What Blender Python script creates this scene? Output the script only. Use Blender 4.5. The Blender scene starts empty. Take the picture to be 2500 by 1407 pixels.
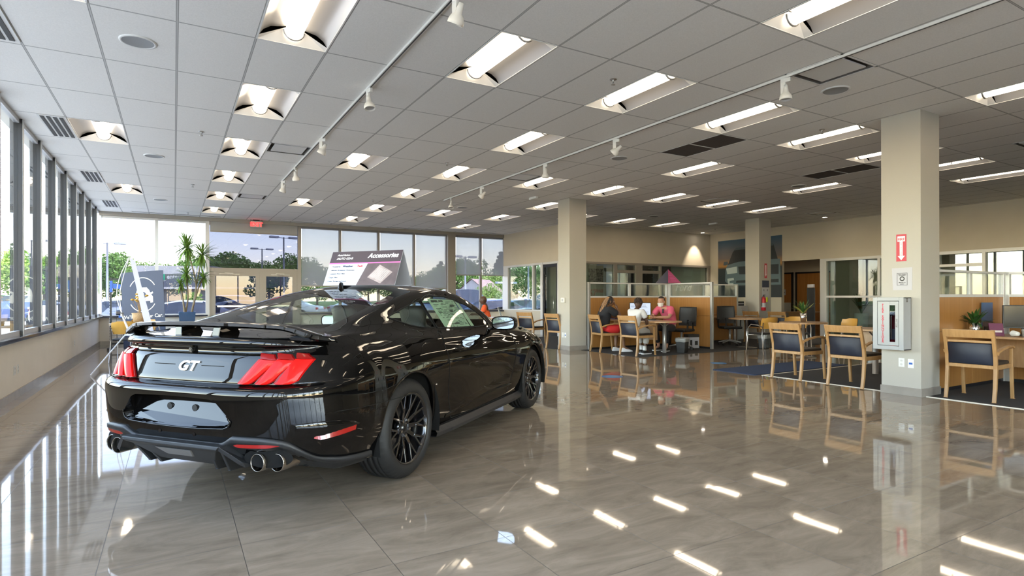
import bpy, bmesh, math, random
from math import sin, cos, pi, radians as R, sqrt, atan2, hypot
from mathutils import Vector as V, Matrix, Euler
from mathutils.bvhtree import BVHTree
from mathutils.geometry import delaunay_2d_cdt
S = bpy.context.scene
COL = S.collection
random.seed(7)

# ---------------------------------------------------------------- camera
CAMZ, CE = 1.272, 3.629
cam = bpy.data.cameras.new('camera'); camo = bpy.data.objects.new('camera', cam); COL.objects.link(camo)
cam.sensor_width = 36; cam.lens = 36 * 1414 / 2500
cam.shift_y = (726.2 - 703.5) / 2500
cam.clip_start = .05; cam.clip_end = 900
camo.matrix_world = Matrix.Translation((0, 0, CAMZ)) @ Matrix.Rotation(-.5283, 4, 'Z') @ Matrix.Rotation(pi/2, 4, 'X') @ Matrix.Rotation(-.0022, 4, 'Z')
S.camera = camo
# ---------------------------------------------------------------- world
W = bpy.data.worlds.new('sky'); S.world = W; W.use_nodes = True
wn = W.node_tree; bgn = wn.nodes['Background']
sky = wn.nodes.new('ShaderNodeTexSky'); sky.sky_type = 'NISHITA'
sky.sun_disc = False; sky.sun_elevation = R(56); sky.sun_rotation = R(135)
sky.altitude = 100; sky.air_density = 1.0; sky.dust_density = .5; sky.ozone_density = 2.0
hz = wn.nodes.new('ShaderNodeMix'); hz.data_type = 'RGBA'; hz.blend_type = 'MULTIPLY'; hz.inputs[0].default_value = 1; hz.inputs[7].default_value = (1.19, .90, .70, 1)
wn.links.new(sky.outputs[0], hz.inputs[6]); wn.links.new(hz.outputs[2], bgn.inputs[0]); bgn.inputs[1].default_value = 1.0
sun = bpy.data.lights.new('sun', 'SUN'); sun.energy = 3.0; sun.angle = R(.6); sun.color = (1, .93, .82)
suno = bpy.data.objects.new('sun', sun); COL.objects.link(suno)
suno.rotation_euler = (R(34), 0, R(45))
# ---------------------------------------------------------------- exposure
vs = S.view_settings; vs.view_transform = 'Standard'; vs.look = 'None'; vs.exposure = 1.88; vs.gamma = 1
vs.use_curve_mapping = False
c_ = S.cycles
c_.use_denoising = True; c_.caustics_reflective = False; c_.caustics_refractive = False
c_.max_bounces = 10; c_.diffuse_bounces = 4; c_.glossy_bounces = 5; c_.transparent_max_bounces = 24; c_.transmission_bounces = 6
c_.sample_clamp_indirect = 6; c_.sample_clamp_direct = 0; c_.blur_glossy = .3
try: c_.denoiser = 'OPENIMAGEDENOISE'
except Exception: pass

# ---------------------------------------------------------------- materials
MATS = {}
def L(c):
    if isinstance(c, str):
        c = c.lstrip('#'); c = [int(c[i:i+2], 16)/255 for i in (0, 2, 4)]
        c = [x/12.92 if x <= .04045 else ((x+.055)/1.055)**2.4 for x in c]
    return (*c[:3], 1)
def newmat(n):
    m = bpy.data.materials.new(n); m.use_nodes = True; MATS[n] = m
    return m, m.node_tree, m.node_tree.nodes['Principled BSDF']
def mat(n, c, rough=.5, metal=0, noise=0, nscale=8, bump=0, bscale=60, coat=0, spec=None, emit=0, stretch=None, alpha=1, croug=.02, c2=None):
    m, t, b = newmat(n); c = L(c); b.inputs['Base Color'].default_value = c
    b.inputs['Roughness'].default_value = rough; b.inputs['Metallic'].default_value = metal
    if spec is not None: b.inputs['Specular IOR Level'].default_value = spec
    if coat: b.inputs['Coat Weight'].default_value = coat; b.inputs['Coat Roughness'].default_value = croug
    if emit: b.inputs['Emission Color'].default_value = c; b.inputs['Emission Strength'].default_value = emit
    if noise or bump or c2:
        tc = t.nodes.new('ShaderNodeTexCoord'); mp = t.nodes.new('ShaderNodeMapping'); t.links.new(tc.outputs['Object'], mp.inputs[0])
        if stretch: mp.inputs['Scale'].default_value = stretch
    if noise or c2:
        nz = t.nodes.new('ShaderNodeTexNoise'); nz.inputs['Scale'].default_value = nscale; nz.inputs['Detail'].default_value = 4
        t.links.new(mp.outputs[0], nz.inputs[0])
        r = t.nodes.new('ShaderNodeValToRGB'); t.links.new(nz.outputs['Fac'], r.inputs[0])
        r.color_ramp.elements[0].position = .35; r.color_ramp.elements[1].position = .65
        k = 1 - noise; r.color_ramp.elements[0].color = (c[0]*k, c[1]*k, c[2]*k, 1); r.color_ramp.elements[1].color = L(c2) if c2 else c
        t.links.new(r.outputs[0], b.inputs['Base Color'])
    if bump:
        nb = t.nodes.new('ShaderNodeTexNoise'); nb.inputs['Scale'].default_value = bscale; t.links.new(mp.outputs[0], nb.inputs[0])
        bp = t.nodes.new('ShaderNodeBump'); bp.inputs['Strength'].default_value = bump; bp.inputs['Distance'].default_value = .01
        t.links.new(nb.outputs['Fac'], bp.inputs['Height']); t.links.new(bp.outputs[0], b.inputs['Normal'])
    return m
def glass(n, tint=(1, 1, 1), ior=1.45, extra=0.0, rough=0):
    m = bpy.data.materials.new(n); m.use_nodes = True; t = m.node_tree; t.nodes.clear(); MATS[n] = m
    o = t.nodes.new('ShaderNodeOutputMaterial'); mx = t.nodes.new('ShaderNodeMixShader'); tr = t.nodes.new('ShaderNodeBsdfTransparent'); g = t.nodes.new('ShaderNodeBsdfGlossy')
    tr.inputs[0].default_value = (*tint, 1); g.inputs['Roughness'].default_value = rough
    lw = t.nodes.new('ShaderNodeLayerWeight'); lw.inputs[0].default_value = .5; pw = t.nodes.new('ShaderNodeMath'); pw.operation = 'POWER'; pw.inputs[1].default_value = 5
    ma = t.nodes.new('ShaderNodeMath'); ma.operation = 'MULTIPLY_ADD'; ma.inputs[1].default_value = .8; ma.inputs[2].default_value = .035+extra; ma.use_clamp = True
    t.links.new(lw.outputs['Facing'], pw.inputs[0]); t.links.new(pw.outputs[0], ma.inputs[0]); t.links.new(ma.outputs[0], mx.inputs[0]); t.links.new(tr.outputs[0], mx.inputs[1]); t.links.new(g.outputs[0], mx.inputs[2]); t.links.new(mx.outputs[0], o.inputs[0])
    return m
def M(n): return MATS[n]

# ---------------------------------------------------------------- mesh builder
class MB:
    def __init__(s): s.v = []; s.f = []; s.m = []; s.sm = []
    def add(s, vs, fs, mi=0, smooth=False, mtx=None):
        k = len(s.v)
        s.v += [tuple(mtx @ V(v)) if mtx else tuple(v) for v in vs]
        for f in fs: s.f.append([i+k for i in f]); s.m.append(mi); s.sm.append(smooth)
        return s
    def box(s, a, b, mi=0, mtx=None):
        x0, y0, z0 = [min(a[i], b[i]) for i in range(3)]; x1, y1, z1 = [max(a[i], b[i]) for i in range(3)]
        return s.add([(x0,y0,z0),(x1,y0,z0),(x1,y1,z0),(x0,y1,z0),(x0,y0,z1),(x1,y0,z1),(x1,y1,z1),(x0,y1,z1)],
                     [(0,3,2,1),(4,5,6,7),(0,1,5,4),(1,2,6,5),(2,3,7,6),(3,0,4,7)], mi, mtx=mtx)
    def cb(s, c, d, mi=0, mtx=None): return s.box([c[i]-d[i]/2 for i in range(3)], [c[i]+d[i]/2 for i in range(3)], mi, mtx)
    def prism(s, poly, z0, z1, mi=0, mtx=None, smooth=False):
        n = len(poly); a = sum(poly[i][0]*poly[(i+1) % n][1]-poly[(i+1) % n][0]*poly[i][1] for i in range(n))
        if a < 0: poly = poly[::-1]
        vs = [(x, y, z0) for x, y in poly]+[(x, y, z1) for x, y in poly]
        k = len(s.v); s.v += [tuple(mtx @ V(v)) if mtx else v for v in vs]
        fs = [list(range(n))[::-1], list(range(n, 2*n))]
        for f in fs: s.f.append([i+k for i in f]); s.m.append(mi); s.sm.append(False)
        for i in range(n): s.f.append([k+i, k+(i+1) % n, k+n+(i+1) % n, k+n+i]); s.m.append(mi); s.sm.append(smooth)
        return s
    def grid(s, rows, mi=0, smooth=True, closed=False, flip=False, mtx=None):
        n = len(rows[0]); vs = [p for r in rows for p in r]; fs = []
        for i in range(len(rows)-1):
            for j in range(n if closed else n-1):
                q = [i*n+j, i*n+(j+1) % n, (i+1)*n+(j+1) % n, (i+1)*n+j]; fs.append(q[::-1] if flip else q)
        return s.add(vs, fs, mi, smooth, mtx)
    def tube(s, pts, r, n=8, mi=0, cap=True, smooth=True, mtx=None, squash=None):
        pts = [V(p) for p in pts]; rs = r if isinstance(r, (list, tuple)) else [r]*len(pts); rows = []; up = None
        for i, p in enumerate(pts):
            t = (pts[min(i+1, len(pts)-1)]-pts[max(i-1, 0)])
            if t.length < 1e-9: t = V((0, 0, 1))
            t.normalize()
            if up is None:
                up = V((0, 0, 1)) if abs(t.z) < .9 else V((1, 0, 0))
            u = t.cross(up); u = u.normalized() if u.length > 1e-6 else V((1, 0, 0)); w = u.cross(t).normalized(); up = w
            a, b = (1, 1) if not squash else squash
            rows.append([tuple(p+(u*cos(2*pi*k/n)*a+w*sin(2*pi*k/n)*b)*rs[i]) for k in range(n)])
        s.grid(rows, mi, smooth, True, mtx=mtx)
        if cap:
            k = len(s.v)-len(rows)*n; s.f.append([k+i for i in range(n)]); s.m.append(mi); s.sm.append(False)
            k = len(s.v)-n; s.f.append([k+i for i in range(n)][::-1]); s.m.append(mi); s.sm.append(False)
        return s
    def lathe(s, prof, n=24, mi=0, c=(0, 0, 0), smooth=True, mtx=None):
        rows = [[(c[0]+r*cos(2*pi*k/n), c[1]+r*sin(2*pi*k/n), c[2]+z) for k in range(n)] for r, z in prof]
        return s.grid(rows, mi, smooth, True, mtx=mtx)
    def ball(s, c, r, n=12, mi=0, mtx=None):
        r = (r, r, r) if not isinstance(r, (tuple, list)) else r
        rows = [[(c[0]+r[0]*max(sin(pi*i/n), 1e-4)*cos(2*pi*k/(2*n)), c[1]+r[1]*max(sin(pi*i/n), 1e-4)*sin(2*pi*k/(2*n)), c[2]-r[2]*cos(pi*i/n)) for k in range(2*n)] for i in range(n+1)]
        return s.grid(rows, mi, True, True, mtx=mtx)
    def build(s, name, mats=None, parent=None, bev=0, sub=0, seg=2, weld=False, loc=None):
        me = bpy.data.meshes.new(name); me.from_pydata(s.v, [], s.f)
        mats = mats if isinstance(mats, (list, tuple)) else [mats]
        for m in mats: me.materials.append(M(m) if isinstance(m, str) else m)
        me.polygons.foreach_set('material_index', s.m); me.polygons.foreach_set('use_smooth', s.sm)
        me.update()
        if weld:
            bm = bmesh.new(); bm.from_mesh(me); bmesh.ops.remove_doubles(bm, verts=bm.verts, dist=1e-5); bm.to_mesh(me); bm.free()
        o = bpy.data.objects.new(name, me); COL.objects.link(o)
        if parent: o.parent = parent
        if loc: o.location = loc
        if bev:
            b = o.modifiers.new('b', 'BEVEL'); b.width = bev; b.segments = seg; b.limit_method = 'ANGLE'; b.angle_limit = R(50)
        if sub:
            b = o.modifiers.new('s', 'SUBSURF'); b.levels = sub; b.render_levels = sub
        return o
def tag(o, label, cat, group=None, kind=None):
    if label: o['label'] = label
    if cat: o['category'] = cat
    if group: o['group'] = group
    if kind: o['kind'] = kind
    return o
def thing(name, label, cat, loc=(0, 0, 0), rz=0, group=None, sc=1):
    o = bpy.data.objects.new(name, None); COL.objects.link(o); o.empty_display_size = .1
    o.location = loc; o.rotation_euler = (0, 0, rz); o.scale = (sc, sc, sc)
    return tag(o, label, cat, group)
def struct(name, mb, mats, parent=None, **k):
    o = mb.build(name, mats, parent, **k)
    if not parent: o['kind'] = 'structure'
    return o
def dup(root, loc, rz=None, label=None, group=None, cat=None, sc=None):
    def cp(o, par):
        c = o.copy(); COL.objects.link(c); c.parent = par
        for ch in o.children: cp(ch, c)
        return c
    r = cp(root, root.parent); r.location = loc
    if rz is not None: r.rotation_euler = (0, 0, rz)
    if label: r['label'] = label
    if group: r['group'] = group
    if cat: r['category'] = cat
    if sc: r.scale = (sc, sc, sc)
    return r
def face_m(origin, d):
    # text plane matrix: writes along right vector, up = z, facing direction d ('-y','-x','+x') or an angle of the outward normal
    a = d if not isinstance(d, str) else {'-y': -pi/2, '-x': pi, '+x': 0, '+y': pi/2}[d]
    nrm = V((cos(a), sin(a), 0)); up = V((0, 0, 1)); rt = up.cross(nrm)
    m = Matrix((rt, up, nrm)).transposed().to_4x4(); m.translation = V(origin); return m
def text_mb(mb, s, size, mtx, mi=0, align='LEFT', shear=0, bold=0, extrude=0.0008, wide=1, space=1):
    cu = bpy.data.curves.new('t', 'FONT'); cu.body = s; cu.size = size; cu.align_x = align; cu.shear = shear; cu.offset = bold; cu.extrude = extrude; cu.resolution_u = 3; cu.space_character = space
    o = bpy.data.objects.new('t', cu); COL.objects.link(o)
    bpy.context.view_layer.update()
    me = o.evaluated_get(bpy.context.evaluated_depsgraph_get()).to_mesh()
    vs = [(v.co.x*wide, v.co.y, v.co.z) for v in me.vertices]; fs = [list(p.vertices) for p in me.polygons]
    mb.add(vs, fs, mi, False, mtx)
    bpy.data.objects.remove(o); bpy.data.curves.remove(cu)
def crom(ps, n):
    # Catmull-Rom through points, n samples per span
    ps = [V(p) for p in ps]; out = []
    for i in range(len(ps)-1):
        p0 = ps[i-1] if i else ps[0]*2-ps[1]; p1 = ps[i]; p2 = ps[i+1]; p3 = ps[i+2] if i+2 < len(ps) else ps[-1]*2-ps[-2]
        for k in range(n):
            t = k/n; out.append(.5*((2*p1)+(p2-p0)*t+(2*p0-5*p1+4*p2-p3)*t*t+(3*p1-p0-3*p2+p3)*t*t*t))
    out.append(ps[-1]); return out
# ================================================================ ROOM MATERIALS
def floor_mat():
    m, t, b = newmat('floor_tile')
    N = t.nodes.new; Lk = t.links.new
    tc = N('ShaderNodeTexCoord'); sp = N('ShaderNodeSeparateXYZ'); Lk(tc.outputs['Object'], sp.inputs[0])
    def line(out, off):
        a = N('ShaderNodeMath'); a.operation = 'SUBTRACT'; Lk(out, a.inputs[0]); a.inputs[1].default_value = off
        d = N('ShaderNodeMath'); d.operation = 'DIVIDE'; Lk(a.outputs[0], d.inputs[0]); d.inputs[1].default_value = .609
        p = N('ShaderNodeMath'); p.operation = 'PINGPONG'; Lk(d.outputs[0], p.inputs[0]); p.inputs[1].default_value = .5
        l = N('ShaderNodeMath'); l.operation = 'LESS_THAN'; Lk(p.outputs[0], l.inputs[0]); l.inputs[1].default_value = .0026
        fl = N('ShaderNodeMath'); fl.operation = 'FLOOR'; Lk(d.outputs[0], fl.inputs[0])
        return l.outputs[0], fl.outputs[0]
    lx, fx = line(sp.outputs[0], .295); ly, fy = line(sp.outputs[1], 3.28)
    mx = N('ShaderNodeMath'); mx.operation = 'MAXIMUM'; Lk(lx, mx.inputs[0]); Lk(ly, mx.inputs[1])
    cid = N('ShaderNodeCombineXYZ'); Lk(fx, cid.inputs[0]); Lk(fy, cid.inputs[1])
    wn_ = N('ShaderNodeTexWhiteNoise'); wn_.noise_dimensions = '2D'; Lk(cid.outputs[0], wn_.inputs['Vector'])
    mp = N('ShaderNodeMapping'); mp.inputs['Scale'].default_value = (1.0, 3.2, 1); mp.inputs['Rotation'].default_value = (0, 0, .35)
    ad = N('ShaderNodeVectorMath'); ad.operation = 'MULTIPLY_ADD'; Lk(wn_.outputs['Color'], ad.inputs[0]); ad.inputs[1].default_value = (7, 7, 7); Lk(tc.outputs['Object'], ad.inputs[2])
    Lk(ad.outputs[0], mp.inputs[0])
    nz = N('ShaderNodeTexNoise'); nz.inputs['Scale'].default_value = 2.2; nz.inputs['Detail'].default_value = 9; nz.inputs['Roughness'].default_value = .68; nz.inputs['Distortion'].default_value = .7; Lk(mp.outputs[0], nz.inputs[0])
    r = N('ShaderNodeValToRGB'); Lk(nz.outputs['Fac'], r.inputs[0])
    r.color_ramp.elements[0].position = .3; r.color_ramp.elements[0].color = L((.215, .172, .126)); r.color_ramp.elements[1].position = .72; r.color_ramp.elements[1].color = L((.37, .302, .23))
    e = r.color_ramp.elements.new(.5); e.color = L((.29, .235, .175))
    hv = N('ShaderNodeMath'); hv.operation = 'MULTIPLY_ADD'; Lk(wn_.outputs['Value'], hv.inputs[0]); hv.inputs[1].default_value = .10; hv.inputs[2].default_value = .95
    vm = N('ShaderNodeVectorMath'); vm.operation = 'SCALE'; Lk(r.outputs[0], vm.inputs[0]); Lk(hv.outputs[0], vm.inputs['Scale'])
    mc = N('ShaderNodeMix'); mc.data_type = 'RGBA'; Lk(mx.outputs[0], mc.inputs[0]); Lk(vm.outputs[0], mc.inputs[6]); mc.inputs[7].default_value = L((.075, .065, .055))
    Lk(mc.outputs[2], b.inputs['Base Color'])
    ro = N('ShaderNodeMath'); ro.operation = 'MULTIPLY_ADD'; Lk(mx.outputs[0], ro.inputs[0]); ro.inputs[1].default_value = .4; ro.inputs[2].default_value = .035; Lk(ro.outputs[0], b.inputs['Roughness'])
    b.inputs['IOR'].default_value = 1.52; b.inputs['Specular IOR Level'].default_value = .62
    # every polished tile lies at its own slight tilt and is a little wavy
    geo = N('ShaderNodeNewGeometry'); s1 = N('ShaderNodeVectorMath'); s1.operation = 'SUBTRACT'; Lk(wn_.outputs['Color'], s1.inputs[0]); s1.inputs[1].default_value = (.5, .5, .5)
    s2 = N('ShaderNodeVectorMath'); s2.operation = 'MULTIPLY_ADD'; Lk(s1.outputs[0], s2.inputs[0]); s2.inputs[1].default_value = (.0022, .0022, 0); Lk(geo.outputs['Normal'], s2.inputs[2])
    nn = N('ShaderNodeVectorMath'); nn.operation = 'NORMALIZE'; Lk(s2.outputs[0], nn.inputs[0])
    n2 = N('ShaderNodeTexNoise'); n2.inputs['Scale'].default_value = 2.4; n2.inputs['Detail'].default_value = 1; Lk(ad.outputs[0], n2.inputs[0])
    bp = N('ShaderNodeBump'); bp.inputs['Strength'].default_value = .03; bp.inputs['Distance'].default_value = .012; Lk(n2.outputs['Fac'], bp.inputs['Height']); Lk(nn.outputs[0], bp.inputs['Normal']); Lk(bp.outputs[0], b.inputs['Normal'])
floor_mat()
def ceil_mat():
    m, t, b = newmat('ceiling_tile'); N = t.nodes.new; Lk = t.links.new
    tc = N('ShaderNodeTexCoord'); sp = N('ShaderNodeSeparateXYZ'); Lk(tc.outputs['Object'], sp.inputs[0])
    def line(out, off, st, w):
        a = N('ShaderNodeMath'); a.operation = 'SUBTRACT'; Lk(out, a.inputs[0]); a.inputs[1].default_value = off
        d = N('ShaderNodeMath'); d.operation = 'PINGPONG'; Lk(a.outputs[0], d.inputs[0]); d.inputs[1].default_value = st/2
        l = N('ShaderNodeMath'); l.operation = 'LESS_THAN'; Lk(d.outputs[0], l.inputs[0]); l.inputs[1].default_value = w
        return l.outputs[0]
    def mxx(a, c):
        q = N('ShaderNodeMath'); q.operation = 'MAXIMUM'; Lk(a, q.inputs[0]); Lk(c, q.inputs[1]); return q.outputs[0]
    wide = mxx(line(sp.outputs[0], -1.2086, .6188, .011), line(sp.outputs[1], 5.702, 1.2375, .009))
    bar = mxx(line(sp.outputs[0], -1.2086, .6188, .006), line(sp.outputs[1], 5.702, 1.2375, .0045))
    nz = N('ShaderNodeTexNoise'); nz.inputs['Scale'].default_value = 90; nz.inputs['Detail'].default_value = 3; Lk(tc.outputs['Object'], nz.inputs[0])
    r = N('ShaderNodeValToRGB'); Lk(nz.outputs['Fac'], r.inputs[0]); r.color_ramp.elements[0].position = .3; r.color_ramp.elements[1].position = .7
    r.color_ramp.elements[0].color = L((.76, .75, .73)); r.color_ramp.elements[1].color = L((.83, .82, .80))
    m1 = N('ShaderNodeMix'); m1.data_type = 'RGBA'; Lk(wide, m1.inputs[0]); Lk(r.outputs[0], m1.inputs[6]); m1.inputs[7].default_value = L((.27, .265, .26))
    m2 = N('ShaderNodeMix'); m2.data_type = 'RGBA'; Lk(bar, m2.inputs[0]); Lk(m1.outputs[2], m2.inputs[6]); m2.inputs[7].default_value = L((.5, .5, .49))
    Lk(m2.outputs[2], b.inputs['Base Color']); b.inputs['Roughness'].default_value = .9
ceil_mat()
def panel_mat(n, c1, c2, sc=(30, 30, 1.2), rough=.35, bump=0):
    m, t, b = newmat(n); N = t.nodes.new; Lk = t.links.new
    tc = N('ShaderNodeTexCoord'); mp = N('ShaderNodeMapping'); mp.inputs['Scale'].default_value = sc; Lk(tc.outputs['Object'], mp.inputs[0])
    nz = N('ShaderNodeTexNoise'); nz.inputs['Scale'].default_value = 1; nz.inputs['Detail'].default_value = 6; nz.inputs['Distortion'].default_value = .4; Lk(mp.outputs[0], nz.inputs[0])
    r = N('ShaderNodeValToRGB'); Lk(nz.outputs['Fac'], r.inputs[0]); r.color_ramp.elements[0].position = .3; r.color_ramp.elements[1].position = .7
    r.color_ramp.elements[0].color = L(c1); r.color_ramp.elements[1].color = L(c2); Lk(r.outputs[0], b.inputs['Base Color']); b.inputs['Roughness'].default_value = rough
panel_mat('maple', (.33, .15, .040), (.41, .20, .060))
panel_mat('maple_light', (.34, .185, .072), (.43, .25, .105), (25, 25, 2.5), .35)
panel_mat('desk_wood', (.36, .205, .10), (.44, .27, .14), (6, 30, 6), .3)
panel_mat('door_wood', (.36, .155, .04), (.47, .21, .06), (25, 25, 1), .35)
mat('wall_paint', (.53, .48, .40), .75, noise=.03, nscale=3, bump=.04, bscale=160)
mat('wall_light', (.80, .755, .68), .7, noise=.03, nscale=3)
mat('column_paint', (.42, .40, .36), .65, bump=.1, bscale=90)
mat('base_tile', (.30, .27, .24), .25, noise=.12, nscale=6)
mat('aluminium', (.60, .60, .61), .4, .15)
mat('alu_dark_and_shade', (.018, .019, .024), .4, .3)  # dark aluminium frames, and the painted shade on the left mullions
mat('alu_bronze', (.30, .275, .25), .45, .4)
mat('stool_dark', (.02, .026, .05), .12)
mat('carpet', (.045, .043, .044), .95, noise=.35, nscale=120, bump=.4, bscale=300)
mat('mat_blue', (.022, .045, .11), .9, noise=.3, nscale=140, bump=.4, bscale=250)
mat('white_metal', (.74, .74, .73), .35)
mat('white_plastic', (.70, .70, .68), .4)
mat('grey_metal', (.42, .42, .42), .35, .6)
mat('chrome', (.75, .75, .76), .12, 1)
mat('steel', (.55, .54, .53), .28, 1)
mat('reflector', (.40, .405, .42), .32, .55)
mat('black_plastic', (.012, .012, .013), .45)
mat('black_gloss', (.008, .008, .009), .1)
mat('dark_void', (.01, .01, .01), .9)
mat('shade_head', (.36, .36, .36), .6)
mat('grille_gray', (.06, .06, .06), .6)
mat('grille_brown', (.075, .062, .056), .8, noise=.3, nscale=200); mat('grille_dark', (.12, .11, .10), .7)
mat('sticker_blue', (.03, .17, .42), .3); mat('sticker_light', (.12, .3, .5), .3)
mat('speaker_grey', (.30, .31, .32), .5)
glass('glass_clear', (.48, .50, .55)); glass('glass_behind', (.90, .94, .95))
glass('glass_left', (.90, .93, .92), extra=.0)
glass('glass_door', (.19, .20, .245), extra=.01)
glass('glass_office', (.72, .80, .78), extra=.05)
glass('acrylic', (.80, .84, .84), extra=.03)
def emis(n, c, s):
    m = bpy.data.materials.new(n); m.use_nodes = True; t = m.node_tree; t.nodes.clear(); MATS[n] = m
    o = t.nodes.new('ShaderNodeOutputMaterial'); e = t.nodes.new('ShaderNodeEmission'); e.inputs[0].default_value = L(c); e.inputs[1].default_value = s; t.links.new(e.outputs[0], o.inputs[0]); return m
emis('lamp', (1, .82, .60), 3.4)
emis('lamp_small', (1, .9, .75), 14)
emis('screen_glow', (.30, .34, .42), .7)
def shade_mat():
    m = bpy.data.materials.new('shade_fabric'); m.use_nodes = True; t = m.node_tree; t.nodes.clear(); MATS['shade_fabric'] = m; N = t.nodes.new
    o = N('ShaderNodeOutputMaterial'); a = N('ShaderNodeMixShader'); b = N('ShaderNodeMixShader'); tr = N('ShaderNodeBsdfTransparent'); tl = N('ShaderNodeBsdfTranslucent'); d = N('ShaderNodeBsdfDiffuse')
    tr.inputs[0].default_value = (1, 1, 1, 1); tl.inputs[0].default_value = (.34, .34, .35, 1); d.inputs[0].default_value = (.42, .42, .41, 1)
    b.inputs[0].default_value = .5; a.inputs[0].default_value = .36
    t.links.new(tl.outputs[0], b.inputs[1]); t.links.new(d.outputs[0], b.inputs[2]); t.links.new(b.outputs[0], a.inputs[1]); t.links.new(tr.outputs[0], a.inputs[2]); t.links.new(a.outputs[0], o.inputs[0])
shade_mat()

# ================================================================ SHELL
XL, XR, YF, YB, XG, YO = -1.745, 17.65, 19.2, -6.0, 10.8, 15.25
struct('floor', MB().add([(XL-.3, YB-.3, 0), (24, YB-.3, 0), (24, YF+.25, 0), (XL-.3, YF+.25, 0)], [(0, 1, 2, 3)]).add([(XL-.3, YB-.3, -.2), (24, YB-.3, -.2), (24, YF+.25, -.2), (XL-.3, YF+.25, -.2)], [(3, 2, 1, 0)]), 'floor_tile')
GX0, GA, GY0, GB = -1.2086, .6188, 5.702, 1.2375
def cx(i): return GX0+GA*i
def cy(j): return GY0+GB*j
LIGHTS = [(0, 3), (0, 7), (0, -1), (3, -1), (3, 1), (3, 3), (3, 5), (3, 7), (3, 9), (3, -3), (6, -1), (6, 3), (6, 7), (6, -5), (9, -3), (9, -1), (9, 1), (9, 3), (9, 5), (9, 7), (9, 9), (12, -1), (12, 3), (12, 7),
          (15, -3), (15, -1), (15, 1), (15, 3), (15, 5), (15, 7), (15, 9), (18, -1), (18, 3), (18, 6), (21, -1), (21, 1), (21, 3), (21, 6), (24, -1), (24, 3), (24, 6), (9, -6), (15, -6), (0, -5), (21, -4)]
HOLES = set(LIGHTS) | {(13, 0), (19, 0), (4, 3), (4, 7), (11, 3), (11, 7), (20, 3), (11, -2), (27, 3), (20, -2), (21, 7)}
HALFV = {(4, 3): 0, (4, 7): 0, (11, 3): 0, (11, 7): 0, (20, 3): 0, (11, -2): 0, (27, 3): 0, (20, -2): 0, (21, 7): 0}
mb = MB(); xs = [XL]+[cx(i) for i in range(0, 31)]+[XR+.02]; ys = [YB]+[cy(j) for j in range(-9, 11)]+[YF]
for a in range(len(xs)-1):
    for b in range(len(ys)-1):
        i, j = a-1, b-10
        x0, x1, y0, y1 = xs[a], xs[a+1], ys[b], ys[b+1]
        if (i, j) in HOLES:
            if (i, j) in HALFV: y0 = y0+GB/2
            else: continue
        mb.add([(x0, y0, CE), (x1, y0, CE), (x1, y1, CE), (x0, y1, CE)], [(3, 2, 1, 0)])
struct('ceiling', mb, 'ceiling_tile')
struct('roof_deck', MB().box((XL-.3, YB-.3, CE+.42), (24, YF+.3, CE+.6)), 'dark_void').name = 'ceiling_deck'
# ---- left glazed wall: knee wall, stool, mullions, panes
struct('wall_left', MB().box((XL-.22, YB, 0), (XL, YF, .74)).box((XL-.22, YB, CE), (XL, YF, CE+.42)), 'wall_light')
struct('baseboard_left', MB().box((XL, YB, 0), (XL+.015, YF, .10)), 'base_tile')
struct('trim_1', MB().box((XL-.2, YB, .74), (XL+.1, YF, .79)), 'stool_dark', bev=.004)
my = [9.81+1.205*k for k in range(-13, 8)]
for k, y in enumerate(my):
    y1 = my[k+1] if k+1 < len(my) else YF
    f = MB().box((XL-.10, y, .79), (XL+.035, y+.075, CE), 0).box((XL-.10, y-.004, .79), (XL+.03, y, CE), 1)  # second box: shaded near side of the mullion, painted dark
    f.box((XL-.06, y+.075, .79), (XL+.0, y1, .85), 0).box((XL-.06, y+.075, CE-.055), (XL+.0, y1, CE), 0)
    o = struct(f'window_{k+1}', f, ['aluminium', 'alu_dark_and_shade']); o['kind'] = 'structure'
    MB().box((XL-.025, y+.075, .85), (XL-.015, y1-.004, CE-.055)).build('pane', 'glass_left', o)
# ---- far wall
w = MB()
for a, b in ((XL, .85), (3.43, 11.0)): w.box((a, YF, 0), (b, YF+.2, .74))
w.box((XL-.2, YF, CE), (XG+.3, YF+.2, CE+.42))
struct('wall_far', w, 'wall_light')
struct('trim_2', MB().box((XL, YF-.10, .74), (.85, YF+.06, .785)).box((3.43, YF-.10, .74), (XG, YF+.06, .785)), 'stool_dark', bev=.003)
struct('baseboard_far', MB().box((XL, YF-.015, 0), (.85, YF, .1)).box((3.43, YF-.015, 0), (XG, YF, .1)), 'base_tile')
struct('trim_3', MB().box((XL, YF-.12, CE-.105), (XG, YF+.1, CE)), 'alu_bronze')
n0 = len(my)
bays = [(-1.745, -.43, 0), (-.43, .85, 0), (3.43, 4.69, 1), (4.69, 5.97, 1), (5.97, 7.24, 1), (7.24, 8.48, 1), (8.78, 9.85, 1), (9.85, 10.93, 1)]
for k, (a, b, s) in enumerate(bays):
    mt = 'aluminium' if not s else 'alu_bronze'
    f = MB().box((a, YF-.02, .785), (a+.05, YF+.08, CE-.1)).box((b-.03, YF-.02, .785), (b, YF+.08, CE-.1)).box((a, YF, .785), (b, YF+.07, .82)).box((a, YF, CE-.16), (b, YF+.07, CE-.1))
    if k == 1: f.box((.80, YF-.05, 0), (.90, YF+.1, CE-.1))
    if k == 2: f.box((3.38, YF-.05, 0), (3.47, YF+.1, CE-.1))
    if k == 5: f.box((8.48, YF-.14, 0), (8.78, YF+.1, CE-.1))
    o = struct(f'window_{n0+1+k}', f, mt)
    MB().box((a+.05, YF+.03, .82), (b-.03, YF+.04, CE-.16)).build('pane', 'glass_clear', o)
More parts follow.
